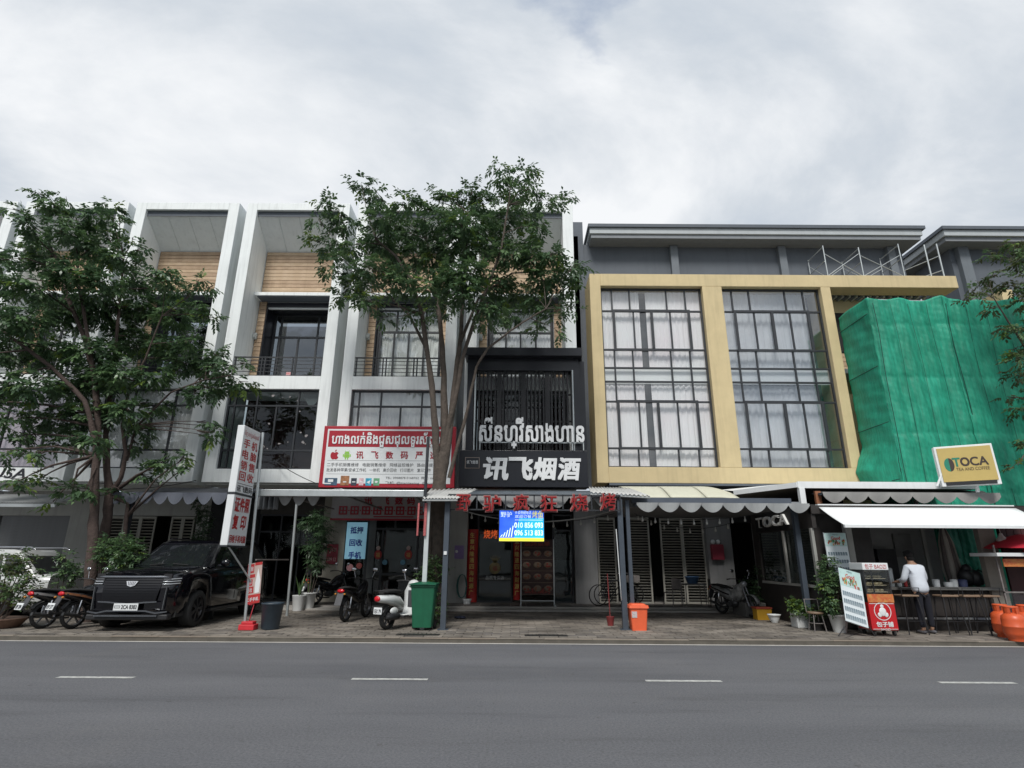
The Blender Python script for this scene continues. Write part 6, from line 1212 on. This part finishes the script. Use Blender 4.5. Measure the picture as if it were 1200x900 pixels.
# bicycle in the shade
def bicycle(label, loc, rz):
    t = thing('bicycle', label, 'bicycle', loc, rz, local=True); r_ = .33
    for x in (0, 1.02):
        b = MB(); b.lathe([(r_ - .03, -.016), (r_, 0), (r_ - .03, .016)], (x, 0, r_), 24, axis='Y', cap=False)
        w_ = b.build('wheel', rubber, t); q = MB()
        for k in range(14): a = 2 * pi * k / 14; q.bar((x, 0, r_), (x + (r_ - .02) * cos(a), 0, r_ + (r_ - .02) * sin(a)), .004)
        q.build('spokes', alloy, w_)
    bb_, st, hd = (.42, 0, .28), (.30, 0, .78), (.86, 0, .76); b = MB()
    for a, c in ((bb_, st), (st, hd), (bb_, hd), ((0, 0, r_), bb_), ((0, 0, r_), st), (hd, (1.02, 0, r_)), (hd, (.84, 0, .98))): b.tube([a, c], .017, 7)
    b.build('frame', blackp, t); MB().tube([(.72, -.28, 1.0), (.84, -.1, 1.0), (.84, .1, 1.0), (.72, .28, 1.0)], .012, 6).build('handlebar', alloy, t); MB().ball((.28, 0, .86), .11, 10, (1.2, .6, .35)).build('saddle', rubber, t)
    MB().box(.92, 1.2, -.16, .16, .72, .93).build('basket', rusty, t); return t
bicycle('dark city bicycle with a basket leaning in the shade before the louvres', (g(692) + .1, 19.4, .2), R(12)); bicycle('dark bicycle behind the first one under the louvred window', (g(700) + .1, 19.85, .2), R(4))
# table, chair, round tub in the shade
x, y = PX(812, 690, 19.5), 19.5; t = thing('low_table', 'small table with a blue tub on it before the louvred doors', 'table', (x, y, .2)); MB().box(x - .35, x + .35, y - .3, y + .3, .86, .9).build('tabletop', M('table_grey', (.12, .12, .12), .6), t)
for sx in (-1, 1):
    for sy in (-1, 1): MB().tube([(x + sx * .3, y + sy * .25, .86), (x + sx * .32, y + sy * .27, .2)], .015, 6).build('leg', rusty, t)
b = MB().lathe([(.16, .9), (.22, 1.08), (.24, 1.12), (.22, 1.12), (.14, .92)], (x, y, 0), 18); solo(b, 'blue_tub', M('tub_blue', (.03, .07, .14), .5), 'dull blue plastic tub standing on the small table', 'tub', (x, y, .9))
def chair(label, x, y, rz, mt):
    t = thing('plastic_chair', label, 'chair', (x, y, .2), rz, local=True); MB().box(-.2, .2, -.2, .2, .42, .45).build('seat', mt, t, bevel=.01); MB().box(-.2, .2, .17, .2, .52, .85).build('backrest', mt, t, bevel=.01)
    for sx in (-1, 1):
        for sy in (-1, 1): MB().tube([(sx * .18, sy * .18, .85 if sy > 0 else .42), (sx * .21, sy * .22, 0)], .014, 6).build('leg', mt, t)
chair('grey metal chair left of the small table with the tub', x - .75, y - .3, R(-60), rusty); chair('dark chair right of the small table with the tub', x + .7, y - .1, R(80), blackp)

# ================================================================ the man at the counter
def skinned(name, V, E_, rad, mt, parent, root=0, sub=2):
    me = bpy.data.meshes.new(name); me.from_pydata(V, E_, []); me.materials.append(mt)
    o = bpy.data.objects.new(name, me); COL.objects.link(o); o.parent = parent; _base[o.name] = Vector((0, 0, 0))
    m = o.modifiers.new('skin', 'SKIN'); m.use_smooth_shade = True
    for i, r_ in enumerate(rad): me.skin_vertices[0].data[i].radius = r_ if isinstance(r_, tuple) else (r_, r_); me.skin_vertices[0].data[i].use_root = (i == root)
    s = o.modifiers.new('sub', 'SUBSURF'); s.levels = sub; s.render_levels = sub; return o
skin = M('skin', (.36, .21, .14), .55, var=.06); hairm = M('black_hair', (.006, .005, .005), .9, var=.3, bump=1, bscale=60); shirtm = M('white_shirt', (.60, .64, .70), .8, var=.06, scale=6, bump=.6, bscale=9); trm = M('navy_trousers', (.010, .011, .018), .95, var=.15)
p = G(1088, 743); man = thing('person', 'man in white shirt and dark trousers standing at the cafe counter, back to the street', 'person', (p.x, p.y - .02, .1), R(8), local=True)
V = [(0, 0, .95), (0, .02, 1.12), (0, .06, 1.32), (0, .09, 1.44), (0, .12, 1.52), (0, .15, 1.60), (0, .15, 1.67),      # 0-6 pelvis .. head
     (-.10, 0, .90), (-.11, .0, .50), (-.12, -.02, .09), (-.12, .10, .04),       # left leg 7-10
     (.10, 0, .90), (.12, .02, .50), (.14, .03, .09), (.15, .15, .04),           # right leg 11-14
     (-.18, .07, 1.39), (-.25, .12, 1.14), (-.20, .36, 1.08), (-.19, .44, 1.08),    # left arm 15-18
     (.18, .07, 1.39), (.26, .10, 1.14), (.22, .34, 1.06), (.21, .42, 1.06)]
Es = [(0, 1), (1, 2), (2, 3), (3, 4), (4, 5), (5, 6), (0, 7), (7, 8), (8, 9), (9, 10), (0, 11), (11, 12), (12, 13), (13, 14), (3, 15), (15, 16), (16, 17), (17, 18), (3, 19), (19, 20), (20, 21), (21, 22)]
rad = [(.14, .10), (.135, .095), (.16, .105), (.10, .08), .055, (.078, .09), (.07, .08), .085, .055, .04, .035, .085, .055, .04, .035, .06, .045, .034, .03, .06, .045, .034, .03]
# five fingers and a thumb on each hand
for base, s in ((18, -1), (22, 1)):
    bx, by, bz = V[base]
    for k in range(4):
        o_ = (k - 1.5) * .02; ln = (.07, .08, .075, .06)[k]; i = len(V); V += [(bx + o_, by + .045, bz - .005), (bx + o_, by + .045 + ln * .55, bz - .015), (bx + o_, by + .045 + ln * .9, bz - .045)]; Es += [(base, i), (i, i + 1), (i + 1, i + 2)]; rad += [.010, .009, .008]
    i = len(V); V += [(bx - s * .045, by + .02, bz), (bx - s * .06, by + .055, bz - .02)]; Es += [(base, i), (i, i + 1)]; rad += [.012, .010]
skinned('body', V, Es, rad, skin, man)
hp = MB(); hp.ball((0, .15, 1.68), .108, 16, (.86, 1.0, 1.0)); hp.ball((0, .11, 1.60), .085, 12, (.95, .8, .8)); hp.ball((0, .2, 1.73), .075, 10, (1.0, 1.0, .6)); hp.build('hair', hairm, man)
fc = MB(); fc.ball((0, .262, 1.62), .016, 8, (1, 1.3, 1)); fc.ball((-.035, .235, 1.645), .012, 8); fc.ball((.035, .235, 1.645), .012, 8); fc.box(-.025, .025, .236, .246, 1.578, 1.585)
for s in (-1, 1): fc.ball((s * .082, .15, 1.62), .026, 8, (.4, .8, 1.2))
fc.build('face_features', skin, man)
sV = [(0, 0, .83), (0, 0, 1.02), (0, .03, 1.2), (0, .07, 1.36), (0, .10, 1.46), (-.18, .07, 1.39), (-.26, .12, 1.14), (-.22, .27, 1.10), (.18, .07, 1.39), (.27, .10, 1.14), (.24, .25, 1.08)]
skinned('shirt', sV, [(0, 1), (1, 2), (2, 3), (3, 4), (3, 5), (5, 6), (6, 7), (3, 8), (8, 9), (9, 10)], [(.225, .17), (.205, .15), (.185, .135), (.175, .12), (.075, .07), .085, .068, .056, .085, .068, .056], shirtm, man)
tV = [(0, 0, .90), (-.095, 0, .80), (-.115, .0, .48), (-.125, -.02, .12), (.095, 0, .80), (.125, .02, .48), (.145, .03, .12)]
skinned('trousers', tV, [(0, 1), (1, 2), (2, 3), (0, 4), (4, 5), (5, 6)], [(.12, .10), (.10, .10), .078, .062, (.10, .10), .078, .062], trm, man)
for x_, y_ in ((-.12, .04), (.15, .08)): MB().ball((x_, y_, .045), .055, 12, (.9, 2.5, .8)).build('shoe', M('grey_shoe', (.10, .10, .11), .7), man)
# shopkeeper half seen inside the cafe: dark shape near the back wall is the cabinet, not a person
# ================================================================ plants
lf_dark = M('leaf_dark', (.050, .100, .050), .40, scale=4, col2=(.095, .165, .075), spec=.6)
lf_mid = M('leaf_mid', (.085, .155, .065), .40, scale=4, col2=(.14, .23, .09), spec=.6)
lf_young = M('leaf_young', (.10, .17, .035), .5, scale=2, col2=(.19, .27, .05), spec=.4)
lf_olive = M('leaf_olive', (.06, .075, .03), .6, scale=2, col2=(.11, .12, .05))
for _m in (lf_dark, lf_mid, lf_young, lf_olive):
    n = _m.node_tree.nodes; l = _m.node_tree.links; bs = n['Principled BSDF']; tl = n.new('ShaderNodeBsdfTranslucent'); mx = n.new('ShaderNodeMixShader'); mx.inputs[0].default_value = .3
    l.new(bs.inputs['Base Color'].links[0].from_socket, tl.inputs[0]); l.new(bs.outputs[0], mx.inputs[1]); l.new(tl.outputs[0], mx.inputs[2]); l.new(mx.outputs[0], n['Material Output'].inputs[0])
bark = M('bark', (.085, .068, .055), .9, var=.35, scale=7, bump=1.2, bscale=25); barkr = M('bark_reddish', (.065, .045, .038), .9, var=.35, scale=7, bump=1.2, bscale=25)
def leaves(name, clusters, mats, parent, seed, dens=30, ln=.15, wd=.055, nl=9, rach=.34, young=.04, droop=.55, loc=None, shell=.45, ref=.5):
    """clusters: (centre, radius, flatten, materialbias)"""
    rg = np.random.default_rng(seed); C = []; D = []; Mi = []
    for c, r_, fl, mb_ in clusters:
        n = max(4, int(dens * (r_ / ref) ** 2.2)); u = rg.normal(size=(n, 3)); u /= np.linalg.norm(u, axis=1)[:, None]
        rad = r_ * (rg.random(n) ** shell)
        q = u * rad[:, None] * np.array([1, 1, fl]); C.append(q + np.array(c)); d = u * .8 + rg.normal(size=(n, 3)) * .5; d[:, 2] = d[:, 2] * .5 - droop * .5; D.append(d)
        m = np.where(rg.random(n) < .42, 1, 0); m[rg.random(n) < (young if not mb_ else mb_)] = 2; Mi.append(m)
    C = np.concatenate(C); D = np.concatenate(D); Mi = np.concatenate(Mi); D /= np.linalg.norm(D, axis=1)[:, None]; n = len(C)
    up = np.array([0, 0, 1.]); S = np.cross(D, up); S /= (np.linalg.norm(S, axis=1)[:, None] + 1e-6); N_ = np.cross(S, D)
    vs = []; ms = []; rr_ = rach * rg.uniform(.6, 1.25, n)
    for k in range(nl):
        f = (k // 2 + 1) / ((nl + 1) // 2); side = 1 if k % 2 else -1
        if k == nl - 1: side = 0; f = 1.05
        base = C + D * (rr_ * f)[:, None]; base[:, 2] -= droop * .22 * rr_ * f * f
        dirv = D * (.55 if side else 1) + S * side * .85 + rg.normal(size=(n, 3)) * .18; dirv[:, 2] -= droop * .45 * (1 if side else .6); dirv /= np.linalg.norm(dirv, axis=1)[:, None]
        wv = np.cross(dirv, N_ + rg.normal(size=(n, 3)) * .25); wv /= (np.linalg.norm(wv, axis=1)[:, None] + 1e-6); nv = np.cross(wv, dirv)
        l_ = ln * rg.uniform(.75, 1.2, n)[:, None] * (1 - .25 * abs(f - .6)); w_ = wd * rg.uniform(.8, 1.15, n)[:, None] * .5
        a = base; b = base + dirv * l_ * .45 + wv * w_ + nv * w_ * .35; c = base + dirv * l_; c[:, 2] -= ln * .12; d = base + dirv * l_ * .45 - wv * w_ + nv * w_ * .35
        vs.append(np.stack([a, b, c, d], 1)); ms.append(Mi)
    V = np.concatenate(vs).reshape(-1, 3); m_ = np.concatenate(ms); nf = len(m_)
    off = np.array(_base[parent.name] if parent else (loc or (0, 0, 0))); V = V - off
    me = bpy.data.meshes.new(name); me.vertices.add(len(V)); me.vertices.foreach_set('co', V.astype(np.float32).ravel()); me.loops.add(nf * 4); me.loops.foreach_set('vertex_index', np.arange(nf * 4, dtype=np.int32)); me.polygons.add(nf)
    me.polygons.foreach_set('loop_start', np.arange(0, nf * 4, 4, dtype=np.int32)); me.polygons.foreach_set('loop_total', np.full(nf, 4, dtype=np.int32))
    for q in mats: me.materials.append(q)
    me.polygons.foreach_set('material_index', m_.astype(np.int32)); me.update(calc_edges=True)
    o = bpy.data.objects.new(name, me); COL.objects.link(o); o.parent = parent; _base[o.name] = Vector(off); return o
def fwd(p): return p.y * cos(PIT) + (p.z - H) * sin(PIT)
def tree(label, Yt, base_px, stems, cl, seed, mats, bk, dens, spread=1.2, twig=True, **k):
    """stems: list of (pixels, r0, r1, dy) ; cl: (px, py, r_px[, young])"""
    rr = random.Random(seed); bpt = G(*base_px) if base_px[1] > 700 else P(base_px[0], base_px[1], Yt); root = Vector((bpt.x, Yt, .1))
    t = thing('street_tree', label, 'tree', tuple(root)); b = MB(); nodes = []
    for pts, r0, r1, dy in stems:
        n = len(pts); pp = [P(x, y, Yt + dy * (i / (n - 1)) ** 1.3) for i, (x, y) in enumerate(pts)]
        if pts[0][1] > 700: pp[0] = Vector((pp[0].x, Yt, .08))
        sm = []                                         # smooth the path a little
        for i in range(n - 1):
            for f in (0, .33, .66): sm.append(pp[i].lerp(pp[i + 1], f) + Vector((rr.uniform(-1, 1), rr.uniform(-1, 1), 0)) * .012)
        sm.append(pp[-1]); rs = [r0 + (r1 - r0) * (i / (len(sm) - 1)) ** .8 for i in range(len(sm))]
        rs = [q * (1 + .08 * sin(i * 1.9)) for i, q in enumerate(rs)]
        if pts[0][1] > 700: rs[0] *= 1.35
        b.tube(sm, rs, 10); nodes += [(q, rs[i]) for i, q in enumerate(sm) if i > len(sm) * .45]
    b.build('trunk', bk, t); b = MB(); out = []
    for c in cl:
        px, py, r_ = c[:3]; yg = c[3] if len(c) > 3 else 0
        dy = rr.uniform(-spread, spread) * (.4 if r_ < 13 else 1); p = P(px, py, Yt + dy); rw = r_ * fwd(p) / 660 * .92
        out.append((tuple(p), rw, .72, yg))
        q, qr = min(nodes, key=lambda nd: (nd[0] - p).length + max(0, nd[0].z - p.z) * 1.2)
        mid = q.lerp(p, .5) + Vector((rr.uniform(-.15, .15), rr.uniform(-.15, .15), rr.uniform(.0, .18)))
        r1 = min(qr * .6, .045); b.tube([q, q.lerp(mid, .5), mid, mid.lerp(p, .6) + Vector((0, 0, .03)), p], [r1, r1 * .85, r1 * .6, r1 * .4, .008], 6, cap=False)
        if twig:
            for _ in range(3): e = p + Vector((rr.uniform(-1, 1), rr.uniform(-1, 1), rr.uniform(-.5, .8))) * rw * .8; b.tube([mid.lerp(p, .7), e], [.012, .005], 4, cap=False)
    b.build('limbs', bk, t); leaves('crown', out, mats, t, seed, dens=dens, **k); return t
CL1 = [(423,215,12),(440,230,14),(382,238,10),(397,247,12),(373,257,9),(402,262,14),(367,280,9,.5),(388,288,16),(414,288,14),(385,314,10),(397,302,13),(449,253,17),(475,238,13),(490,238,11),(519,227,11),(525,241,17),(554,224,13),(566,238,18),(583,197,8),(589,209,11),(612,203,11),(624,199,7),(621,221,13),(601,224,15),(668,230,7),(653,235,10),(636,238,11),(612,253,19),(630,267,13),(589,259,19),(554,259,21),(513,259,22),(481,273,22),(446,279,22),(472,302,26),(437,317,24),(417,332,18),(402,343,12),(432,352,14,.3),(449,372,9),(467,332,21),(507,297,26),(542,285,26),(572,282,24),(598,297,22),(624,302,20),(647,297,14),(671,314,10),(679,311,7),(659,320,16),(636,326,20),(665,337,12),(671,361,9),(653,367,12),(630,352,16),(607,343,21),(577,332,24),(548,320,24),(525,326,22),(502,337,20),(513,361,15),(490,367,12),(572,361,19),(598,370,13),(630,381,10),(656,390,7),(566,378,11),(540,343,20),(540,262,18),(460,262,14),(618,285,14)]
tree('tall street tree with forking trunk growing before the black shop and the red bordered sign', 15.2, (511, 728),
     [([(511, 728), (509, 690), (513, 640), (514, 600), (516, 565), (520, 530)], .17, .17, 0), ([(500, 728), (501, 690), (504, 640), (508, 590), (512, 560)], .07, .10, 0),
      ([(514, 580), (511, 520), (508, 470), (502, 420), (495, 370), (483, 330), (464, 300), (440, 280)], .12, .03, -.6), ([(518, 560), (521, 500), (520, 440), (517, 390), (512, 350), (507, 310), (500, 280)], .13, .03, .5),
      ([(520, 550), (528, 500), (534, 440), (540, 390), (544, 340), (546, 300), (548, 250)], .11, .025, .2), ([(519, 545), (524, 505), (536, 455), (543, 415), (556, 375), (572, 335), (588, 290), (596, 240)], .09, .025, -.5),
      ([(526, 560), (540, 510), (550, 470), (558, 430), (572, 408), (590, 394), (612, 378), (640, 362)], .055, .02, -.9), ([(508, 470), (500, 410), (480, 370), (450, 340), (420, 320)], .06, .02, .8), ([(540, 400), (560, 350), (600, 320), (640, 318)], .05, .02, .6)],
     CL1, 11, [lf_dark, lf_mid, lf_young], bark, 74, spread=1.3, ln=.16, wd=.068, rach=.28)
CLa = [(45,225,7),(60,237,11),(75,232,7),(68,247,13),(15,245,7),(25,255,11),(38,268,12),(45,285,16),(70,270,17),(90,260,13),(110,250,13),(100,285,19),(60,305,21),(20,300,15),(0,305,13),(85,320,23),(40,335,23),(5,335,19),(80,365,27),(30,375,25),(-10,370,23),(10,410,25),(60,410,27),(110,410,26),(90,450,27),(40,450,25),(0,455,23),(15,490,17),(60,490,22),(105,485,24),(80,512,16),(65,522,9),(110,515,15),(40,530,11),(25,510,13),(5,530,9),(20,565,10,.15),(45,562,9,.2),(85,572,12),(100,575,10),(62,588,6,.5),(112,350,22),(-30,420,26),(-30,470,24),(120,440,22)]
CLb = [(130,245,11),(140,260,11),(125,275,15),(155,278,6),(165,290,8),(163,300,7,.3),(140,300,17),(120,330,22),(160,330,19),(190,325,17),(205,340,17),(235,330,9),(250,335,6),(170,360,23),(205,370,20),(235,360,12),(248,372,9),(130,370,25),(155,400,25),(195,405,21),(225,400,13),(215,425,17),(180,440,19),(140,440,25),(150,480,19),(185,475,13),(165,505,12),(160,520,9),(255,415,11),(240,430,15),(262,430,13),(265,452,15),(285,450,11,.3),(245,455,13),(228,462,11),(250,420,9),(285,425,7),(245,495,7),(246,507,6),(247,512,7),(255,502,5),(220,535,8),(218,548,7),(190,545,12),(170,555,9),(205,535,7),(140,575,7),(120,300,16)]
tree('broad dark street tree with a straight trunk at the left, nearer the photo edge', 15.0, (106, 716), [([(106, 716), (106, 680), (109, 640), (110, 600), (112, 550), (115, 500), (112, 450), (100, 400), (80, 350), (65, 300)], .17, .04, .4), ([(113, 520), (100, 470), (60, 430), (20, 400), (-10, 380)], .08, .03, -.8), ([(112, 450), (100, 380), (90, 320), (95, 270)], .07, .02, .6)],
     CLa, 21, [lf_dark, lf_mid, lf_young], barkr, 90, spread=1.2, rach=.27, ln=.16, wd=.07, young=.02)
tree('street tree with a leaning forked trunk just right of the straight one', 15.6, (116, 712), [([(116, 712), (117, 680), (120, 640), (126, 605), (128, 580)], .13, .12, 0), ([(128, 580), (125, 550), (124, 510), (130, 460), (135, 410), (140, 360), (145, 300)], .11, .03, .3), ([(129, 578), (142, 560), (148, 530), (143, 500), (150, 460), (170, 420), (190, 370)], .075, .02, -.5), ([(148, 540), (160, 500), (200, 460), (240, 445), (270, 440)], .04, .015, -.6), ([(128, 580), (150, 590), (145, 640)], .05, .05, 0)],
     CLb, 22, [lf_dark, lf_mid, lf_young], barkr, 90, spread=1.2, rach=.27, ln=.16, wd=.07, young=.05)
CLc = [(1190,285,10),(1178,298,11),(1160,300,8),(1200,305,14),(1165,322,9),(1150,345,8,.4),(1162,362,9),(1185,335,14),(1205,350,18),(1172,385,9),(1192,385,14),(1140,340,6,.5),(1130,350,5),(1205,420,18),(1190,440,12),(1196,480,12),(1205,520,12),(1192,545,7,.6),(1188,410,10),(1220,300,20),(1230,380,26),(1230,460,26),(1180,465,6),(1150,330,7),(1240,330,24)]
tree('street tree reaching in over the green net from the right edge', 15.0, (1262, 735), [([(1262, 735), (1255, 650), (1245, 560), (1238, 480), (1230, 400), (1220, 330)], .16, .03, .2), ([(1240, 500), (1215, 430), (1190, 390), (1165, 350)], .05, .015, -.6)], CLc, 31, [lf_olive, lf_mid, lf_young], bark, 70, spread=.9, ln=.14, rach=.24, wd=.055, young=.06)
# shrubs, planters and pots
def plant(name, label, cat, cl, Y, mats, seed, stems=None, dens=60, pot=None, base=None, **k):
    base = base or P(cl[0][0], cl[0][1], Y); t = thing(name, label, cat, (base.x, Y, .1))
    out = [(tuple(P(c[0], c[1], Y + random.Random(i + seed).uniform(-.15, .15))), c[2] * fwd(P(c[0], c[1], Y)) / 660, 1, 0) for i, c in enumerate(cl)]
    b = MB()
    for c in out: b.tube([(base.x, Y, .15), (c[0][0] * .6 + base.x * .4, Y, c[0][2] * .55), c[0]], [.015, .012, .006], 5, cap=False)
    b.build('stems', bark, t); leaves('foliage', out, mats, t, seed, dens=dens, ref=.2, **k)
    if pot: pot(t, base.x, Y)
    return t
sm = dict(ln=.09, wd=.045, nl=5, rach=.14, droop=.3)
def round_pot(r0, r1, h, mt): return lambda t, x, y: MB().lathe([(r0, .1), (r1, .1 + h - .04), (r1 + .02, .1 + h - .03), (r1 + .02, .1 + h), (r1 - .02, .1 + h), (r1 - .04, .08 + h), (.001, .08 + h)], (x, y, 0), 20).build('pot', mt, t)
def box_pot(w_, d_, h, mt): return lambda t, x, y: MB().box(x - w_ / 2, x + w_ / 2, y - d_ / 2, y + d_ / 2, .1, .1 + h).build('planter', mt, t, bevel=.02)
clay = M('clay_pot', (.20, .12, .085), .85, var=.2); styro = M('styrofoam', (.52, .53, .52), .7, scale=4, col2=(.62, .63, .62), var=.2, bump=.4)
plant('planter_bush', 'loose leafy bush in a long clay planter at the left edge', 'bush', [(10,660,14),(30,655,10),(22,680,12),(5,690,12),(35,690,9),(28,705,8),(18,665,9),(38,672,7),(15,702,8)], 13.7, [lf_mid, lf_olive, lf_young], 41, dens=45, pot=lambda t, x, y: MB().lathe([(.40, .1), (.52, .26), (.56, .3), (.5, .3), (.3, .26), (.001, .26)], (x + .1, y, 0), 24).build('clay_planter', clay, t), **sm)
plant('leafy_shrub', 'green shrub growing around the left tree trunks above the motorbikes', 'shrub', [(130,638,12),(145,645,13),(155,655,12),(140,660,10),(160,640,7),(120,650,8),(150,632,7)], 14.6, [lf_mid, lf_dark, lf_young], 42, dens=60, **sm)
plant('leafy_shrub', 'thin shrub between the white car and the left tree trunks', 'shrub', [(78,655,8),(85,670,9),(75,680,8),(92,665,7),(70,668,6)], 15.3, [lf_dark, lf_mid, lf_young], 43, dens=40, **sm)
plant('climbing_plant', 'leafy climber around the foot of the tree behind the green bin', 'climber', [(508,660,8),(500,672,8),(512,680,8),(505,695,8),(514,710,6),(500,715,6),(522,668,4),(511,725,5)], 14.9, [lf_mid, lf_dark, lf_young], 44, dens=70, **sm)
plant('tall_potted_plant', 'tall dark bamboo like plant in a white pot beside the phone shop', 'potted plant', [(360,612,7),(372,607,9),(379,622,9),(369,640,9),(380,638,6),(372,658,8)], 18.6, [lf_dark, lf_dark, lf_dark], 45, dens=45, pot=round_pot(.15, .21, .5, styro), base=P(362, 700, 18.6), ln=.14, wd=.03, nl=7, rach=.2, droop=.5)
plant('climbing_plant', 'dark hanging plant between the black SUV and the tall lightbox', 'climber', [(238,600,7),(240,612,7),(236,628,8),(243,640,6),(232,590,5)], 17.5, [lf_dark, lf_dark, lf_mid], 46, dens=70, **sm)
def spiky(label, px, py, Y, potm, seed, h=.55):
    rr = random.Random(seed); c = G(px, py); x, y = PX(px, py, Y), Y; t = thing('potted_plant', label, 'potted plant', (x, y, .1)); MB().lathe([(.15, .1), (.20, .52), (.21, .54), (.19, .54), (.001, .50)], (x, y, 0), 20).build('pot', potm, t); b = MB()
    for k in range(16):
        a = rr.uniform(0, 6.28); l_ = rr.uniform(.35, .7) * h / .55; e = Vector((x + .35 * l_ * cos(a), y + .35 * l_ * sin(a), .5 + l_)); s_ = Vector((-sin(a), cos(a), 0)) * .022; m = Vector((x, y, .5)).lerp(e, .5) + Vector((0, 0, .07)); b.add([Vector((x, y, .48)) - s_ * .5, Vector((x, y, .48)) + s_ * .5, m + s_, e, m - s_], [(0, 1, 2, 4), (4, 2, 3)])
    b.build('blade_leaves', lf_mid, t)
spiky('spiky plant in a tall white pot, left one of the pair before the dark glass', 350, 705, 18.3, styro, 1); spiky('spiky plant in a grey white pot, right one of the pair near the delivery motorbike', 361, 704, 18.9, M('pot_grey', (.34, .34, .33), .7), 2)
# right side group
p = G(938, 736); plant('styrofoam_planter', 'low green plant in a broken white styrofoam box near the cafe side window', 'planter', [(936,714,9),(946,713,9),(929,708,7),(953,720,7)], p.y + .1, [lf_mid, lf_young, lf_young], 51, dens=110, pot=box_pot(.56, .36, .34, styro), base=P(944, 728, p.y + .1), ln=.07, wd=.05, nl=5, rach=.08, droop=.2)
p = G(868, 720); plant('concrete_planter', 'dark straggly plant in a long grey concrete trough in the shade', 'planter', [(872,692,10),(880,700,8),(886,685,9),(895,670,9),(900,655,8),(905,690,10),(893,700,8),(912,705,9),(910,675,9)], 17.6, [lf_dark, lf_dark, lf_mid], 52, dens=38, pot=box_pot(.6, 1.0, .38, M('trough', (.13, .125, .115), .9, var=.2)), base=P(878, 715, 17.6), **sm)
plant('tall_potted_shrub', 'tall dense potted shrub with a white tapered pot before the hanging drinks menu', 'potted plant', [(970,660,8),(975,672,9),(968,685,9),(978,695,9),(972,705,8),(965,672,6),(982,682,6),(976,715,6)], 13.75, [lf_dark, lf_mid, lf_young], 53, dens=110, pot=round_pot(.13, .2, .38, styro), base=P(984, 735, 13.75), ln=.07, wd=.04, nl=5, rach=.1, droop=.3)
plant('potted_plant', 'small leafy potted plant beside the wire stool', 'potted plant', [(955,722,6),(960,716,5),(948,712,5)], 14.1, [lf_mid, lf_dark, lf_young], 54, dens=90, pot=round_pot(.11, .14, .2, blackp), **sm)
p = G(897, 727); b = MB(); x, y = p.x, p.y + .15; b.box(x - .2, x + .2, y - .15, y + .15, .1, .38); yc_ = solo(b, 'yellow_crate', M('crate_yellow', (.55, .30, .02), .6, var=.1), 'yellow plastic box with a red lid among the plant pots', 'crate', (x, y, .1), bevel=.01); MB().box(x - .22, x + .22, y - .17, y + .17, .381, .43).build('lid', M('crate_red', (.35, .06, .03), .6), yc_, bevel=.01)
p = G(910, 730); b = MB().lathe([(.08, .1), (.13, .2), (.15, .27), (.17, .28), (.17, .30), (.14, .30), (.12, .25)], (p.x, p.y + .1, 0), 18); solo(b, 'white_bowl_pot', signw, 'small white round bowl pot right of the yellow box', 'pot', (p.x, p.y, .1))
p = G(889, 724); b = MB().lathe([(.08, .1), (.11, .25), (.12, .26), (.1, .26)], (p.x, p.y + .1, 0), 16); solo(b, 'grey_pot', M('pot_grey', (.34, .34, .33), .7), 'small grey pot left of the yellow box', 'pot', (p.x, p.y, .1))
p = G(960, 741); t = thing('wire_stool', 'low wire stool with a flat round seat beside the tall potted shrub', 'stool', (p.x, p.y, .1)); x, y = p.x + .05, p.y + .15
MB().lathe([(.17, .48), (.18, .5), (.17, .52)], (x, y, 0), 18).build('seat', M('stool_wood', (.22, .15, .10), .5), t)
for k in range(4): a = pi / 4 + k * pi / 2; MB().tube([(x + .13 * cos(a), y + .13 * sin(a), .48), (x + .19 * cos(a), y + .19 * sin(a), .1)], .012, 6).build('leg', rusty, t)
b = MB(); b.tube([(x + .15 * cos(j * .6), y + .15 * sin(j * .6), .28) for j in range(12)], .008, 5).tube([(x - .15, y + .1, .5), (x - .15, y + .14, .78), (x + .15, y + .14, .78), (x + .15, y + .1, .5)], .01, 5); b.build('wire_back', rusty, t)
p = G(536, 725); b = MB(); rr = random.Random(9)
for k in range(5): b.ball((p.x + rr.uniform(-.18, .18), p.y + rr.uniform(-.1, .1), .14), rr.uniform(.05, .09), 8, (1.3, 1, .5))
solo(b, 'dark_cloth', M('cloth_navy', (.03, .035, .06), .9), 'crumpled dark cloth on the pavement right of the tree foot', 'cloth', (p.x, p.y, .1))
p = G(724, 735); b = MB().lathe([(.07, .1), (.10, .3), (.105, .31), (.09, .31)], (p.x - .12, p.y + .3, 0), 14).tube([(p.x - .12, p.y + .3, .15), (p.x - .14, p.y + .35, 1.3)], .012, 6); solo(b, 'red_bucket', M('bucket_red', (.20, .03, .03), .6), 'dull red bucket with a mop handle behind the grey post', 'bucket', (p.x - .12, p.y + .3, .1))
# pavement details : metal covers let into the pavers
for px, py, lab in ((490, 748, 'dark metal drain cover in the pavement before the green bin'), (640, 749, 'wet dark drain grating at the kerb below the menu board')):
    p = G(px, py - 4); b = MB().box(p.x - .45, p.x + .45, p.y - .12, p.y + .12, .1, .112)
    for k in range(9): b.box(p.x - .4 + .09 * k, p.x - .36 + .09 * k, p.y - .1, p.y + .1, .1121, .118)
    solo(b, 'drain_cover', M('cast_iron', (.04, .038, .035), .6, .5), lab, 'drain cover', (p.x, p.y, .1))
# opposite side of the street (behind the photographer; the shop windows mirror it)
t = thing('opposite_shophouses', 'row of pale shophouses across the street behind the photographer', 'building', (0, -20, .1))
MB().box(-60, 60, -28, -20, .12, 9).build('wall', white, t)
for k in range(-12, 13): MB().box(k * 4.4 + .5, k * 4.4 + 3.9, -19.99, -19.9, 4.4, 8).build('window', charc, t)
